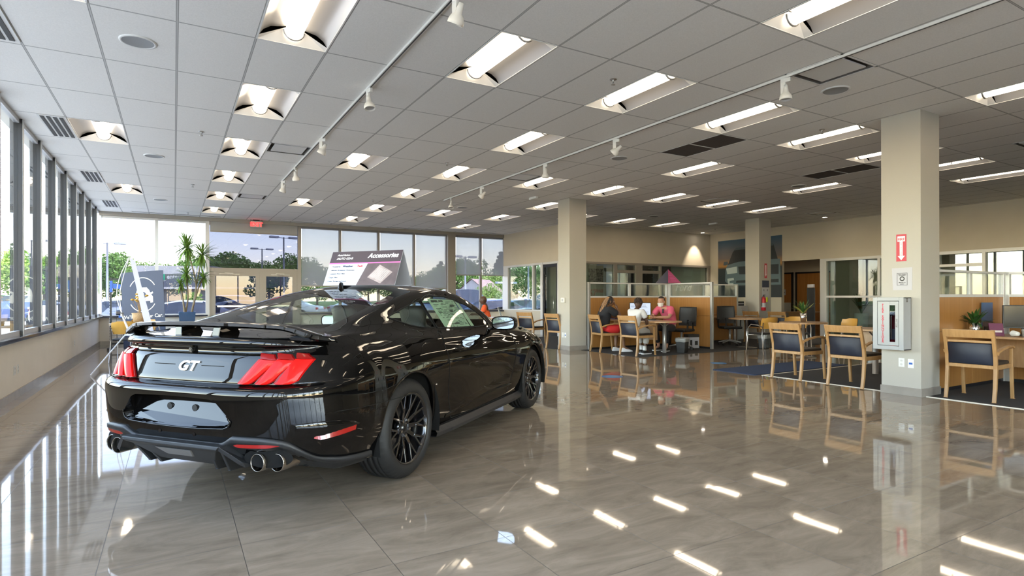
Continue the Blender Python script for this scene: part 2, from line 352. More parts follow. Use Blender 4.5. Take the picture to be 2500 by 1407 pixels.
# entrance doors with transom
f = MB().box((.90, YF-.03, 2.04), (3.38, YF+.08, 2.17)).box((.90, YF-.02, CE-.2), (3.38, YF+.08, CE-.1)).box((2.26, YF-.03, 0), (2.34, YF+.08, 2.05)).box((.9, YF-.03, 0), (.95, YF+.08, 2.05)).box((3.33, YF-.03, 0), (3.38, YF+.08, 2.05))
o = struct('door_1', f, 'alu_bronze')
MB().box((.9, YF+.03, 2.17), (3.38, YF+.04, CE-.2)).build('transom_pane', 'glass_door', o)
for k, (a, b) in enumerate(((.95, 2.26), (2.34, 3.33))):
    d = MB().box((a, YF-.02, 0), (a+.11, YF+.05, 2.04)).box((b-.11, YF-.02, 0), (b, YF+.05, 2.04)).box((a+.11, YF-.02, 0), (b-.11, YF+.05, .25)).box((a+.11, YF-.02, 1.93), (b-.11, YF+.05, 2.04)).build('door_leaf', 'alu_bronze', o)
    MB().box((a+.11, YF+.01, .25), (b-.11, YF+.02, 1.93)).build('pane', 'glass_door', d)
    MB().box((a+.12, YF-.07, 1.0), (b-.12, YF-.04, 1.05)).box((a+.12, YF-.07, 1.0), (a+.15, YF-.02, 1.05)).box((b-.15, YF-.07, 1.0), (b-.12, YF-.02, 1.05)).build('push_bar', 'steel', d)
    s_ = a+.2 if k == 0 else b-.75
    MB().box((s_+.0, YF-.09, 1.97), (s_+.55, YF-.07, 1.99)).box((s_+.15, YF-.09, 1.96), (s_+.38, YF-.02, 2.02)).build('door_closer', 'grey_metal', d)
# roller shades
def shade(name, a, b, zb, lab, blank=False):
    t = thing('roller_shade', lab, 'roller shade', ((a+b)/2, YF-.06, 0), 0, 'roller shades on the front windows')
    h = (b-a)/2
    MB().box((-h, -.002, zb), (h, .002, CE-.10)).build('shade_cloth', 'shade_head' if blank else 'shade_fabric', t)
    MB().box((-h, -.012, zb-.03), (h, .012, zb)).build('hem_bar', 'alu_bronze', t)
shade('s', .92, 3.36, 3.25, 'short grey roller shade pulled slightly down above the entrance doors', True)
shl = ['grey sheer roller shade just right of the entrance doors', 'second sheer roller shade right of the doors, behind the tent sign', 'sheer roller shade behind the right end of the tent sign', 'sheer roller shade left of the wide window post, pulled low']
for (a, b, s_), lb, zb in zip(bays[2:6], shl, (1.66, 1.66, 1.66, 1.60)): shade('s', a+.05, b-.03, zb, lb)
shade('s', 8.83, 9.84, 2.1, 'sheer roller shade half down right of the wide window post')
shade('s', 9.9, 10.9, 2.1, 'rightmost sheer roller shade, half down beside the cream wall')
# ---- glazed office wall X = 10.8, and its office
struct('wall_office', MB().box((XG, YO, 2.44), (XG+.15, YF, CE+.42)).box((XG, 16.5, 0), (XG+.15, YF, .80)).box((XG, YO, 0), (XG+.15, YO+.22, 2.44)), 'wall_paint')
f = MB().box((XG-.01, 16.45, .8), (XG+.12, YF, .84)).box((XG-.01, YO+.2, 2.38), (XG+.12, YF, 2.45)).box((XG-.02, 16.42, 0), (XG+.13, 16.56, 2.45)).box((XG-.01, 17.02, .84), (XG+.12, 17.10, 2.38)).box((XG-.01, 18.8, .84), (XG+.12, YF, 2.38)).box((XG-.02, YO+.2, 0), (XG+.13, YO+.3, 2.4))
o = struct('window_31', f, 'aluminium')
MB().box((XG+.05, 17.1, .84), (XG+.06, 18.8, 2.38)).build('pane', 'glass_office', o); MB().box((XG+.05, 16.56, .84), (XG+.06, 17.02, 2.38)).build('pane', 'glass_office', o)
o = struct('door_2', MB().box((XG-.0, 15.55, 0), (XG+.08, 15.63, 2.38)).box((XG, 16.34, 0), (XG+.08, 16.42, 2.38)).box((XG, 15.63, 0), (XG+.08, 16.34, .1)).box((XG, 15.63, 2.28), (XG+.08, 16.34, 2.38)), 'alu_dark_and_shade')
MB().box((XG+.03, 15.63, .1), (XG+.04, 16.34, 2.28)).build('pane', 'glass_office', o); MB().tube([(XG-.05, 15.72, .9), (XG-.05, 15.72, 1.3)], .012).build('door_handle', 'steel', o)
# office beyond: exterior glazing continues along the far line
w = MB().box((XG+.15, YF, 0), (20, YF+.2, .78)).box((XG+.15, YF, 2.6), (20, YF+.2, CE+.42)).box((13.1, 16.6, 0), (13.25, YF, CE))
struct('wall_office_far', w, 'wall_light')
for k, (a, b) in enumerate(((10.95, 12.2), (12.2, 13.1), (13.25, 14.3), (14.3, 15.4), (15.4, 17.6))):
    o = struct(f'window_{32+k}', MB().box((a, YF, .78), (a+.06, YF+.08, 2.6)).box((a, YF, .78), (b, YF+.08, .82)).box((a, YF, 2.55), (b, YF+.08, 2.6)), 'alu_dark_and_shade')
    MB().box((a+.06, YF+.03, .82), (b, YF+.04, 2.55)).build('pane', 'glass_clear', o)
# ---- wall Y = 15.25 with storefront, vestibule behind
struct('wall_back', MB().box((XG, YO, 2.44), (XR+.15, YO+.15, CE+.42)), 'wall_paint')
f = MB().box((XG+.15, YO-.02, 2.38), (XR, YO+.12, 2.45))
for a, b in ((12.92, 13.06), (13.9, 14.2), (15.05, 15.12), (17.5, 17.65)): f.box((a, YO-.01, 0), (b, YO+.11, 2.4))
f.box((13.06, YO, 2.1), (15.1, YO+.1, 2.2)).box((XG+.15, YO, 0), (XR, YO+.1, .12))
o = struct('window_37', f, 'alu_bronze')
for a, b in ((10.95, 12.92), (13.06, 13.9), (14.2, 15.05), (15.12, 17.5)): MB().box((a, YO+.04, .12), (b, YO+.05, 2.38)).build('pane', 'glass_office', o)
struct('wall_vestibule', MB().box((XG+.15, 16.6, 0), (12.95, 16.75, CE)).box((15.15, 17.2, 0), (XR, 17.35, CE)).box((XR, 15.4, 0), (XR+.15, YF, CE)).box((15.1, 17.2, 0), (15.2, YF, CE)), 'wall_light')
o = struct('door_3', MB().box((13.3, 17.3, 0), (13.38, 17.36, 2.2)).box((13.95, 17.3, 0), (14.03, 17.36, 2.2)).box((13.3, 17.3, 2.1), (14.03, 17.36, 2.2)).box((13.3, 17.3, 0), (14.03, 17.36, .2)).box((13.2, 17.28, 2.25), (15.1, 17.38, 2.38)).box((14.15, 17.28, 0), (14.25, 17.38, 2.4)), 'white_metal')
MB().box((13.38, 17.32, .2), (13.95, 17.33, 2.1)).build('pane', 'glass_clear', o)
# ---- right wall X = 17.65
w = MB().box((XR, YB, 2.46), (XR+.15, 12.26, CE+.42)).box((XR, 12.26, 0), (XR+.15, YO+.1, CE+.42)).box((XR, YB, 0), (XR+.15, 3.6, 2.46))
struct('wall_right', w, 'wall_paint')
f = MB().box((XR-.02, 10.7, 0), (XR+.13, 10.9, 2.46))
for y in (3.6, 5.1, 6.58, 7.6, 9.1): f.box((XR-.02, y, 0), (XR+.13, y+.07, 2.46))
f.box((XR-.01, 3.6, 2.38), (XR+.12, 10.9, 2.46)).box((XR-.01, 3.6, 0), (XR+.12, 10.7, .1)).box((XR-.01, 7.67, 1.24), (XR+.12, 10.7, 1.30)).box((XR-.01, 6.65, 2.05), (XR+.12, 7.6, 2.12))
o = struct('window_38', f, 'aluminium')
for a, b in ((3.67, 5.1), (5.17, 6.58), (6.65, 7.6), (7.67, 9.1), (9.17, 10.7)): MB().box((XR+.05, a, .1), (XR+.06, b, 2.38)).build('pane', 'glass_office', o)
# rooms behind the right wall
w = MB().box((21.6, YB, 0), (21.75, 15.4, CE)).box((XR+.15, 6.0, 0), (21.6, 6.12, CE)).box((XR+.15, 15.3, 0), (21.6, 15.45, CE)).box((XR+.15, 10.55, 0), (19.4, 10.67, CE)).box((XR+.15, YB, 0), (21.6, YB+.1, CE))
struct('wall_rooms', w, 'wall_paint')
struct('ceiling_rooms', MB().box((XR+.15, YB, 3.0), (21.6, 15.3, 3.05)), 'wall_light')
for k, (a, b, dbl) in enumerate(((12.55, 14.28, 1), (14.52, 15.22, 0))):
    o = struct(f'door_{4+k}', MB().box((21.53, a-.06, 0), (21.6, a, 2.25)).box((21.53, b, 0), (21.6, b+.06, 2.25)).box((21.53, a-.06, 2.19), (21.6, b+.06, 2.25)), 'alu_dark_and_shade')
    for q in range(2 if dbl else 1):
        h = (b-a)/(2 if dbl else 1); d = MB().box((21.55, a+h*q+.004, 0), (21.6, a+h*(q+1)-.004, 2.19)).build('door_leaf', 'door_wood', o)
        MB().tube([(21.53, a+h*(1 if q == 0 else 1)+(-.08 if q == 0 else .08), 1.0), (21.53, a+h+(-.18 if q == 0 else .18), 1.0)], .01).build('door_handle', 'steel', d)
# ---- wall behind the camera: big windows (mirrored in the paint of the car)
w = MB().box((XL, YB-.2, 0), (XR, YB, .5)).box((XL, YB-.2, 3.4), (XR, YB, CE+.42)).box((8, YB-.2, 0), (XR, YB, CE))
struct('wall_behind', w, 'wall_light')
for k in range(7):
    a = XL+k*1.39; b = a+1.39
    o = struct(f'window_{40+k}', MB().box((a, YB-.1, .5), (a+.07, YB+.02, 3.4)).box((a, YB-.1, .5), (b, YB, .56)).box((a, YB-.1, 3.34), (b, YB, 3.4)), 'alu_bronze')
    MB().box((a+.07, YB-.05, .56), (b, YB-.04, 3.34)).build('pane', 'glass_behind', o)
# ---- columns
for k, (x0, x1, y0, y1) in enumerate(((8.115, 8.61, 11.19, 11.66), (8.115, 8.59, 3.70, 4.17), (15.07, 15.62, 11.2, 11.68))):
    struct(f'column_{k+1}', MB().box((x0, y0, 0), (x1, y1, CE)), 'column_paint').name = f'wall_column_{k+1}'
    struct(f'baseboard_column_{k+1}', MB().box((x0-.012, y0-.012, 0), (x1+.012, y1+.012, .105)), 'base_tile', bev=.002)
# ---- carpets and floor trims
struct('floor_carpet_1', MB().box((8.44, 9.17, 0), (XR, YO, .004)), 'carpet')
struct('floor_carpet_2', MB().box((8.02, 11.68, 0), (8.44, 15.2, .004)).box((8.44, YO, 0), (10.75, 15.6, .004)), 'carpet')
struct('floor_carpet_3', MB().box((8.24, YB, 0), (XR, 6.03, .004)), 'carpet')
struct('trim_4', MB().box((8.2, 6.03, 0), (XR, 6.055, .007)).box((8.21, YB, 0), (8.24, 6.03, .007)), 'wall_light')
tag(MB().box((8.1, 6.12, 0), (10.75, 6.95, .012)).build('floor_mat', 'mat_blue', bev=.004), 'dark blue rectangular floor mat lying in front of the two wood chairs', 'floor mat')
def sticker(x, y, a, b, lab):
    o = MB().prism([(a*cos(2*pi*k/28), b*sin(2*pi*k/28)) for k in range(28)], .0005, .0015).build('floor_sticker', 'sticker_blue', loc=(x, y, 0)); o.rotation_euler = (0, 0, .5)
    MB().prism([(.7*a*cos(2*pi*k/20), .6*b*sin(2*pi*k/20)) for k in range(20)], .0015, .002).build('sticker_centre', 'sticker_light', o)
    tag(o, lab, 'floor sticker', 'blue stickers on the tiled floor')
sticker(6.05, 7.19, .17, .17, 'round blue floor sticker on the tiles, the nearer of two, below the seated people')
sticker(9.02, 7.6, .15, .15, 'round blue floor sticker on the tiles, left of the blue mat')

# ================================================================ CEILING FIXTURES
def troffer(name='troffer'):
    t = thing('ceiling_light', '', 'ceiling light'); w, l = GA/2, GB/2
    f = MB()
    for a, b, c, d in ((-w, -l, w, -l+.012), (-w, l-.012, w, l), (-w, -l, -w+.012, l), (w-.012, -l, w, l)): f.box((a, b, -.004), (c, d, .02))
    f.build('frame', 'white_metal', t)
    m = MB(); rows = []
    for a, z in ((-w+.012, 0), (-w+.05, .055), (-w+.11, .095), (-.10, .115), (-.06, .125), (.06, .125), (.10, .115), (w-.11, .095), (w-.05, .055), (w-.012, 0)): rows.append([(a, -l+.10, z), (a, l-.10, z)])
    m.grid(rows, 0, True, flip=False)
    for s in (-1, 1):
        m.add([(-w+.012, s*(l-.012), 0), (w-.012, s*(l-.012), 0), (.06, s*(l-.10), .118), (-.06, s*(l-.10), .118)], [(0, 1, 2, 3) if s > 0 else (3, 2, 1, 0)], 1)
        for q in (-1, 1): m.add([(q*(w-.012), s*(l-.012), 0), (q*.06, s*(l-.10), .118), (q*(w-.012), s*(l-.10), 0)], [(0, 1, 2)], 1)
    m.build('reflector', ['reflector', 'white_metal'], t)
    m = MB(); n = 8; rows = []
    for y in (-l+.095, -l+.125, 0, l-.125, l-.095):
        rr = .078 if abs(y) < l-.11 else .070
        rows.append([(rr*cos(pi+pi*k/n), y, .09+.072*sin(pi+pi*k/n)*(1 if abs(y) < l-.11 else .9)) for k in range(n+1)])
    m.grid(rows, 0, True, flip=True)
    for y, s in ((-l+.095, 1), (l-.095, -1)):
        pts = [(.07*cos(pi+pi*k/n), y, .09+.065*sin(pi+pi*k/n)) for k in range(n+1)]; m.add(pts, [list(range(n+1))[::s]], 0)
    m.build('lamp_lens', 'lamp', t)
    for s in (-1, 1): MB().tube([(.085*cos(pi+pi*k/n), s*(l-.10), .09+.078*sin(pi+pi*k/n)) for k in range(n+1)], .012, 5).build('end_bracket', 'grey_metal', t)
    return t
rown = {-6: 'in the last unseen row added at the back', -5: 'in an unseen row added at the back', -4: 'in an unseen row added at the back', -3: 'in the nearest row', -1: 'in the second row', 1: 'in the third row', 3: 'in the fourth row', 5: 'in the fifth row', 6: 'in the row by the back wall', 7: 'in the sixth row', 9: 'in the farthest row'}  # rows behind the camera: unseen lights added for light and car reflections
coln = {0: 'by the left windows', 3: 'left of the first track', 6: 'just right of the first track', 9: 'midway between both tracks', 12: 'just right of the second track', 15: 'in line with the first column', 18: 'left of the near column', 21: 'behind the near column', 24: 'nearest the right wall'}
tr0 = None
for i, j in LIGHTS:
    lab = f'lit ceiling light {coln[i]}, {rown[j]}'
    p = (cx(i)+GA/2, cy(j)+GB/2, CE); g = 'recessed fluorescent ceiling lights'
    if tr0 is None: tr0 = troffer(); tr0.location = p; tag(tr0, lab, 'ceiling light', g)
    else: dup(tr0, p, None, lab, g)
for k, (x, y, z, lb) in enumerate(((19.5, 12.9, 3.0, 'the office with the wooden doors'), (19.5, 8.0, 3.0, 'the glazed office by the midbar'), (12.0, 17.9, 3.62, 'the small glazed office'), (14.0, 16.2, 3.62, 'the vestibule'), (19.5, 2.5, 3.0, 'the rightmost glazed office'))):  # added lamps that brighten the rooms behind the glass
    if k in (0, 1, 4): MB
    q = dup(tr0, (x, y, z-.14 if k in (0, 1, 4) else z-.13), None, f'added ceiling light inside {lb}', 'recessed fluorescent ceiling lights')
# closures above holes: plenum boxes of vents
def vent(i, j, full, lab):
    y0 = cy(j); y1 = y0+(GB if full else GB/2); c = (cx(i)+GA/2, (y0+y1)/2, CE); h = (y1-y0)/2; w = GA/2
    t = thing('ceiling_vent', lab, 'air vent', c, 0, 'square ceiling air vents')
    f = MB()
    for a, b, cc, d in ((-w, -h, w, -h+.02), (-w, h-.02, w, h), (-w, -h, -w+.02, h), (w-.02, -h, w, h)): f.box((a, b, -.004), (cc, d, .02))
    if full: f.box((-w, -.012, -.004), (w, .012, .01))
    f.build('frame', 'white_metal', t)
    if full: MB().box((-w+.02, -h+.02, .0), (w-.02, h-.02, .01)).build('grille', 'grille_brown', t)
    else:
        m = MB(); a = w-.02; m.grid([[(-a, -a, 0), (a, -a, 0), (a, a, 0), (-a, a, 0)], [(-a+.03, -a+.03, .1), (a-.03, -a+.03, .1), (a-.03, a-.03, .1), (-a+.03, a-.03, .1)]], 0, False, True, flip=True).box((-a, -a, .1), (a, a, .11)).build('throat', 'grille_dark', t)
        MB().box((-a+.055, -a+.055, .0), (a-.055, a-.055, .012)).build('plaque', 'white_metal', t)
vent(13, 0, True, 'brown perforated return air grille left of the near column'); vent(19, 0, True, 'brown perforated return air grille beside the near column')
for (i, j), lb in {(4, 3): 'square plaque air vent beside the first lighting track', (4, 7): 'square plaque air vent toward the front windows, left of first track end', (11, 3): 'square plaque air vent at the second track, mid room', (11, 7): 'square plaque air vent near the far wall, between lights', (20, 3): 'square plaque air vent above the seating booths', (11, -2): 'large square plaque air vent against the second track near the camera', (27, 3): 'square plaque air vent close to the right wall', (20, -2): 'square plaque air vent at the right edge of the photo', (21, 7): 'square plaque air vent by the back wall'}.items(): vent(i, j, False, lb)
# linear slot diffusers along the left windows
for k, (y, lb) in enumerate(((6.3, 'nearest to the camera, cut by the left edge'), (9.98, 'second from the camera'), (13.75, 'third from the camera'), (17.45, 'farthest from the camera'))):
    t = thing('slot_diffuser', f'slotted air diffuser by the left windows, {lb}', 'air vent', (-1.36, y, CE), 0, 'slot diffusers by the left windows')
    MB().box((-.15, -.56, -.012), (.15, .56, 0)).build('frame', 'white_metal', t)
    m = MB()
    for q in range(4): m.box((-.125+q*.067, -.53, -.018), (-.085+q*.067, .53, -.011))
    m.build('slots', 'grille_gray', t)
for k, (x0, x1, lb) in enumerate(((-1.0, 1.2, 'left of the exit sign'), (2.8, 5.0, 'right of the exit sign'), (6.1, 8.0, 'in the middle of the front windows'), (8.9, 10.6, 'at the right end of the front windows'))):
    t = thing('linear_diffuser', f'long thin slot diffuser along the front windows, {lb}', 'air vent', ((x0+x1)/2, 18.72, CE), 0, 'long slot diffusers along the front windows')
    h = (x1-x0)/2; MB().box((-h, -.05, -.01), (h, .05, 0)).build('frame', 'white_metal', t); MB().box((-h+.02, -.02, -.014), (h-.02, .02, -.009)).build('slot', 'grille_gray', t)
# speakers
for k, (i, j, lb) in enumerate(((1, 0, 'near the top left of the photo'), (1, 4, 'second from the camera by the left windows'), (1, 8, 'farthest one by the left windows'), (12, -2, 'below the second track near the camera'), (12, 1, 'below the second track in mid room'), (12, 6, 'past the end of the second track'), (21, 5, 'right of the first column near the back wall'), (20, 1, 'left of the near column beyond the brown grille'))):
    t = thing('ceiling_speaker', f'round flush ceiling speaker, {lb}', 'ceiling speaker', (cx(i)+GA/2, cy(j)+GB/2, CE), 0, 'round ceiling speakers')
    MB().lathe([(.001, -.006), (.125, -.007), (.128, -.008)], 28, c=(0, 0, 0)).build('grille', 'speaker_grey', t); MB().lathe([(.128, -.008), (.135, -.012), (.15, -.008), (.152, 0)], 28).build('rim', 'white_metal', t)
# sprinklers
for k, (x, y, lb) in enumerate(((.34, 9.3, 'by the left windows, the nearest'), (.34, 13.73, 'by the left windows, the middle one'), (.34, 18.27, 'by the left windows, the farthest'), (4.11, 4.86, 'dark one between two lights near the camera'), (4.13, 9.32, 'in mid ceiling between the tracks'), (4.15, 13.75, 'third away between the tracks'), (4.17, 18.36, 'by the front windows above the shades'), (8.07, 9.44, 'in front of the first column'), (7.9, 4.85, 'left of the near column'), (11.77, 9.3, 'above the right booths'), (11.74, 4.87, 'right of the near column'), (16.1, 13.7, 'near the back right corner'))):
    t = thing('sprinkler', f'small pendent fire sprinkler on the ceiling, {lb}', 'sprinkler', (x, y, CE), 0, 'fire sprinklers')
    MB().lathe([(.001, -.006), (.035, -.005), (.038, 0)], 14).build('escutcheon', 'steel', t); MB().tube([(0, 0, 0), (0, 0, -.045)], .008, 6).lathe([(.001, -.062), (.022, -.06), (.024, -.056), (.001, -.054)], 10).tube([(.014, 0, -.02), (.014, 0, -.055)], .003, 4).tube([(-.014, 0, -.02), (-.014, 0, -.055)], .003, 4).build('head', 'steel', t)
# tracks and spotlights
for k, (x, y0, y1, lb) in enumerate(((cx(5), 1.0, 12.35, 'left'), (cx(11)+.04, 0.6, 12.9, 'right'))):
    t = thing('lighting_track', f'long white lighting track on the ceiling, the {lb} one of two', 'lighting track', (x, (y0+y1)/2, CE), 0, 'white lighting tracks')
    h = (y1-y0)/2; MB().box((-.018, -h, -.026), (.018, h, 0)).build('rail', 'white_metal', t, bev=.003); MB().box((-.007, -h+.01, -.028), (.007, h-.01, -.0255)).build('slot', 'grille_gray', t)
def spot(x, y, rz, tilt, lab):
    t = thing('track_spotlight', lab, 'spotlight', (x, y, CE-.026), rz, 'white track spotlights')
    MB().box((-.016, -.05, -.045), (.016, .05, 0)).box((-.014, .0, -.19), (.014, .05, -.03)).build('adapter', 'white_metal', t, bev=.003)
    mt = Matrix.Translation((0, -.0, -.17)) @ Matrix.Rotation(tilt, 4, 'X')
    MB().lathe([(.001, .10), (.02, .098), (.026, .06), (.03, .02), (.05, .0), (.062, -.03), (.064, -.06), (.058, -.062), (.045, -.03), (.02, -.015), (.001, -.012)], 18, mtx=mt).build('lamp_head', 'white_metal', t)
    MB().lathe([(.001, -.050), (.052, -.045)], 16, mtx=mt).build('lens', 'reflector', t)
X1, X2 = cx(5), cx(11)+.04
for x, y, rz, tl, lb in ((X1, 4.05, .3, .5, 'on the left track, cut by the top edge'), (X1, 6.38, .2, -.25, 'on the left track, nearest fully seen'), (X1, 8.72, .9, .5, 'on the left track, third from camera'), (X1, 10.9, -.6, .35, 'on the left track, second from its far end'), (X1, 12.25, .8, .4, 'at the far end of the left track'),
                         (X2, 3.86, .3, .0, 'on the right track, nearest to the camera'), (X2, 6.6, .5, .9, 'on the right track, with its reflector turned to the camera'), (X2, 8.48, .2, .1, 'on the right track in mid room'), (X2, 10.9, .7, .8, 'on the right track, second from its far end'), (X2, 12.5, -.5, -.3, 'at the far end of the right track')):
    spot(x, y, rz, tl, 'small white spotlight '+lb)
# smoke detectors / access hatches, recessed downlights
for x, y, lb in ((7.3, 11.5, 'before the first column'), (14.83, 12.7, 'near the back wall left of the third column')):
    t = thing('ceiling_sign_box', f'small flat white box on the ceiling {lb}', 'ceiling device', (x, y, CE), 0, 'small ceiling boxes'); MB().box((-.03, -.15, -.05), (.03, .15, 0)).build('housing', 'white_metal', t, bev=.004)
for x, y, lb in ((16.79, 15.0-.0, 'washing the cream back wall'), (16.7, 10.17, 'in front of the right wall')):
    t = thing('downlight', f'small round lit downlight {lb}', 'downlight', (x, min(y, 14.85), CE), 0, 'round downlights')
    MB().lathe([(.06, -.004), (.085, -.006), (.09, 0)], 20).build('rim', 'white_metal', t); MB().lathe([(.001, -.003), (.062, -.003)], 20).build('lamp_disc', 'lamp_small', t)
    l = bpy.data.lights.new('downlight_lamp', 'SPOT'); l.energy = 55; l.color = (1, .82, .6); l.spot_size = R(62); l.spot_blend = .6; l.shadow_soft_size = .04
    lo = bpy.data.objects.new('lamp_beam', l); COL.objects.link(lo); lo.parent = t; lo.location = (0, 0, -.02)
    if y > 12: lo.rotation_euler = (R(14), 0, 0)
# exit sign
mat('exit_red', (.80, .02, .02), .3, emit=1.6); mat('exit_face', (.62, .60, .58), .4)
t = thing('exit_sign', 'white ceiling mounted EXIT sign with red letters before the entrance doors', 'exit sign', (2.15, 18.98, 0))
MB().box((-.09, -.02, CE-.03), (.09, .02, CE)).box((-.16, -.02, 3.52), (-.15, .02, CE)).box((.15, -.02, 3.52), (.16, .02, CE)).build('bracket', 'black_plastic', t)
MB().box((-.155, -.025, 3.40), (.155, .025, 3.585)).build('housing', 'exit_face', t, bev=.004)
m = MB(); text_mb(m, 'EXIT', .17, face_m((0, -.028, 3.43), '-y'), 0, 'CENTER', bold=.006); m.build('lettering', 'exit_red', t)
# ================================================================ OUTSIDE
FP, YW = 1414., .5283
def at(px, d):
    r = (px-1250)/FP*d; return (d*sin(YW)+r*cos(YW), d*cos(YW)-r*sin(YW))
ZG = -.28
mat('asphalt', (.34, .335, .325), .9, noise=.2, nscale=2); mat('grass', (.10, .20, .03), .95, noise=.4, nscale=4); mat('concrete', (.62, .60, .56), .85, noise=.1, nscale=3)
mat('leaf_a', (.17, .32, .05), .6, noise=.5, nscale=1.2); mat('leaf_b', (.26, .40, .07), .6, noise=.45, nscale=1.4); mat('leaf_c', (.06, .13, .05), .7, noise=.4, nscale=1.5); mat('bark', (.10, .075, .055), .9)
mat('ext_white', (.34, .33, .32), .7); mat('ext_beige', (.11, .105, .10), .9); mat('roof_grey', (.035, .037, .042), .9); mat('ext_dark', (.05, .055, .06), .3); mat('roof_red', (.30, .2, .17), .8)
mat('ext_green', (.0, .25, .12), .5); mat('ext_grey', (.16, .16, .16), .6)
mat('pole_grey', (.36, .38, .42), .5)
struct('ground', MB().add([(-160, -90, ZG), (190, -90, ZG), (190, 260, ZG), (-160, 260, ZG)], [(0, 1, 2, 3)]), 'asphalt')
struct('ground_sidewalk', MB().box((XL-2.2, YB-2.2, ZG), (XL-.3, YF+2.0, -.03)).box((XL-.3, YF+.25, ZG), (24, YF+2.0, -.03)).box((XL-.3, YB-2.2, ZG), (18, YB-.3, -.03)), 'concrete')
def gstrip(x0, y0, x1, y1): return MB().add([(x0, y0, ZG+.02), (x1, y0, ZG+.02), (x1, y1, ZG+.02), (x0, y1, ZG+.02)], [(0, 1, 2, 3)])
struct('ground_lawn_1', gstrip(-160, 88, 190, 240), 'grass'); struct('ground_lawn_2', gstrip(-140, -60, -42, 88), 'grass'); struct('ground_lawn_3', gstrip(-42, -90, 120, -38), 'grass')
def tree_mesh(name, leaf, seed, h=10, w=4.2, conifer=False):
    rnd = random.Random(seed); t = thing(name, '', 'tree')
    MB().tube([(0, 0, -.2), (.1, 0, h*.3), (0, .1, h*.7)], [.22, .17, .06], 7).build('trunk', 'bark', t)
    m = MB(); blobs = []
    if conifer:
        for k in range(26): z = h*(.12+.86*k/26); blobs.append((V((rnd.uniform(-.25, .25), rnd.uniform(-.25, .25), z)), (1.05-.98*k/26)*w*.5, .5))
    else:
        for k in range(20):
            a = rnd.uniform(0, 6.28); q = rnd.uniform(0, 1)**.6; z = h*rnd.uniform(.26, .84); rr = w*.66*q*(1-abs(z/h-.5)*.85)
            blobs.append((V((rr*cos(a), rr*sin(a), z)), w*rnd.uniform(.26, .42), .85))
    for c, r, fl in blobs:
        for _ in range(300):
            d = V((rnd.gauss(0, 1), rnd.gauss(0, 1), rnd.gauss(0, 1)*fl)).normalized(); p = c+V((d.x*r, d.y*r, d.z*r*fl))*rnd.uniform(.72, 1.08)
            s = rnd.uniform(.09, .22)*h/10; e = Euler((rnd.uniform(0, 6), rnd.uniform(0, 6), rnd.uniform(0, 6))).to_matrix()
            a, b = e @ V((s, 0, 0)), e @ V((0, s*.75, 0)); m.add([p-a, p-b, p+a, p+b], [(0, 1, 2, 3)])
    m.build('foliage', leaf, t); return t
protos = [tree_mesh('tree', 'leaf_a', 1), tree_mesh('tree', 'leaf_b', 2, 9.5, 5), tree_mesh('tree', 'leaf_a', 3, 10.5, 5.2), tree_mesh('conifer_tree', 'leaf_c', 4, 12, 5, True)]
used = set()
def tree(k, px, d, h, lab, grp):
    x, y = at(px, d); base = (10, 9.5, 10.5, 12)[k]; sc = h/base; rz = random.uniform(0, 6)
    if k not in used: used.add(k); o = protos[k]; o.location = (x, y, ZG); o.rotation_euler = (0, 0, rz); o.scale = (sc*1.15, sc*1.15, sc); o['label'] = lab; o['group'] = grp
    else: o = dup(protos[k], (x, y, ZG), rz, lab, grp); o.scale = (sc*1.15, sc*1.15, sc)
def top_h(y, d): return CAMZ-ZG+(726-y)/FP*d
# tree line: (pixel x, distance, top pixel y, kind)
for n, (px, d, ty, k) in enumerate(((-330, 60, 590, 0), (-180, 62, 570, 2), (-40, 64, 585, 1), (40, 74, 592, 0), (110, 80, 606, 2), (190, 84, 600, 1), (262, 92, 604, 0), (318, 92, 622, 1), (372, 96, 632, 2), (430, 98, 640, 0), (478, 92, 618, 2),
    (540, 96, 604, 0), (585, 98, 616, 2), (632, 104, 630, 0), (672, 104, 636, 1), (722, 96, 614, 2), (775, 96, 636, 0), (830, 110, 640, 2), (900, 108, 650, 1), (960, 110, 655, 0), (1010, 100, 668, 2), (1055, 112, 650, 1), (1115, 84, 628, 2), (1150, 84, 622, 0), (1190, 90, 655, 1), (1262, 80, 640, 0), (1310, 84, 640, 2), (1360, 84, 640, 0), (1420, 90, 640, 1), (1500, 90, 640, 2))):
    side = 'the left windows' if px < 250 else 'the two clear front windows' if px < 505 else 'the entrance doors' if px < 730 else 'the grey roller shades' if px < 1240 else 'the glazed office'
    d *= (.84, 1.1, .97, 1.24)[n % 4]; tree(k, px, d, top_h(ty, d), f'leafy green tree outside beyond {side}', 'trees beyond '+side)
tree(3, 1076, 84, top_h(634, 84), 'dark conifer outside, seen hazily through the shade left of the wide post', 'conifers beyond the shades')
tree(3, 1222, 80, top_h(610, 80), 'dark conifer outside behind the rightmost front shade', 'conifers beyond the shades')
tree(3, 1200, 78, top_h(668, 78), 'dark evergreen outside below the rightmost shade', 'conifers beyond the shades')
tree(1, 692, 62, top_h(705, 62), 'small yellow-green tree outside seen through the right door leaf', 'small trees outside')
tree(1, 1188, 52, top_h(690, 52), 'small bright green tree outside beside the white gabled house', 'small trees outside')
tree(0, 470, 50, top_h(708, 50), 'low green tree outside in front of the shop with the sign', 'small trees outside')
for n in range(8): 
    x, y = -30+n*14, -52; o = dup(protos[(0, 2, 1)[n % 3]], (x, y, ZG), n, 'leafy green tree outside behind the camera', 'trees behind the camera'); o.scale = (1, 1, .8)
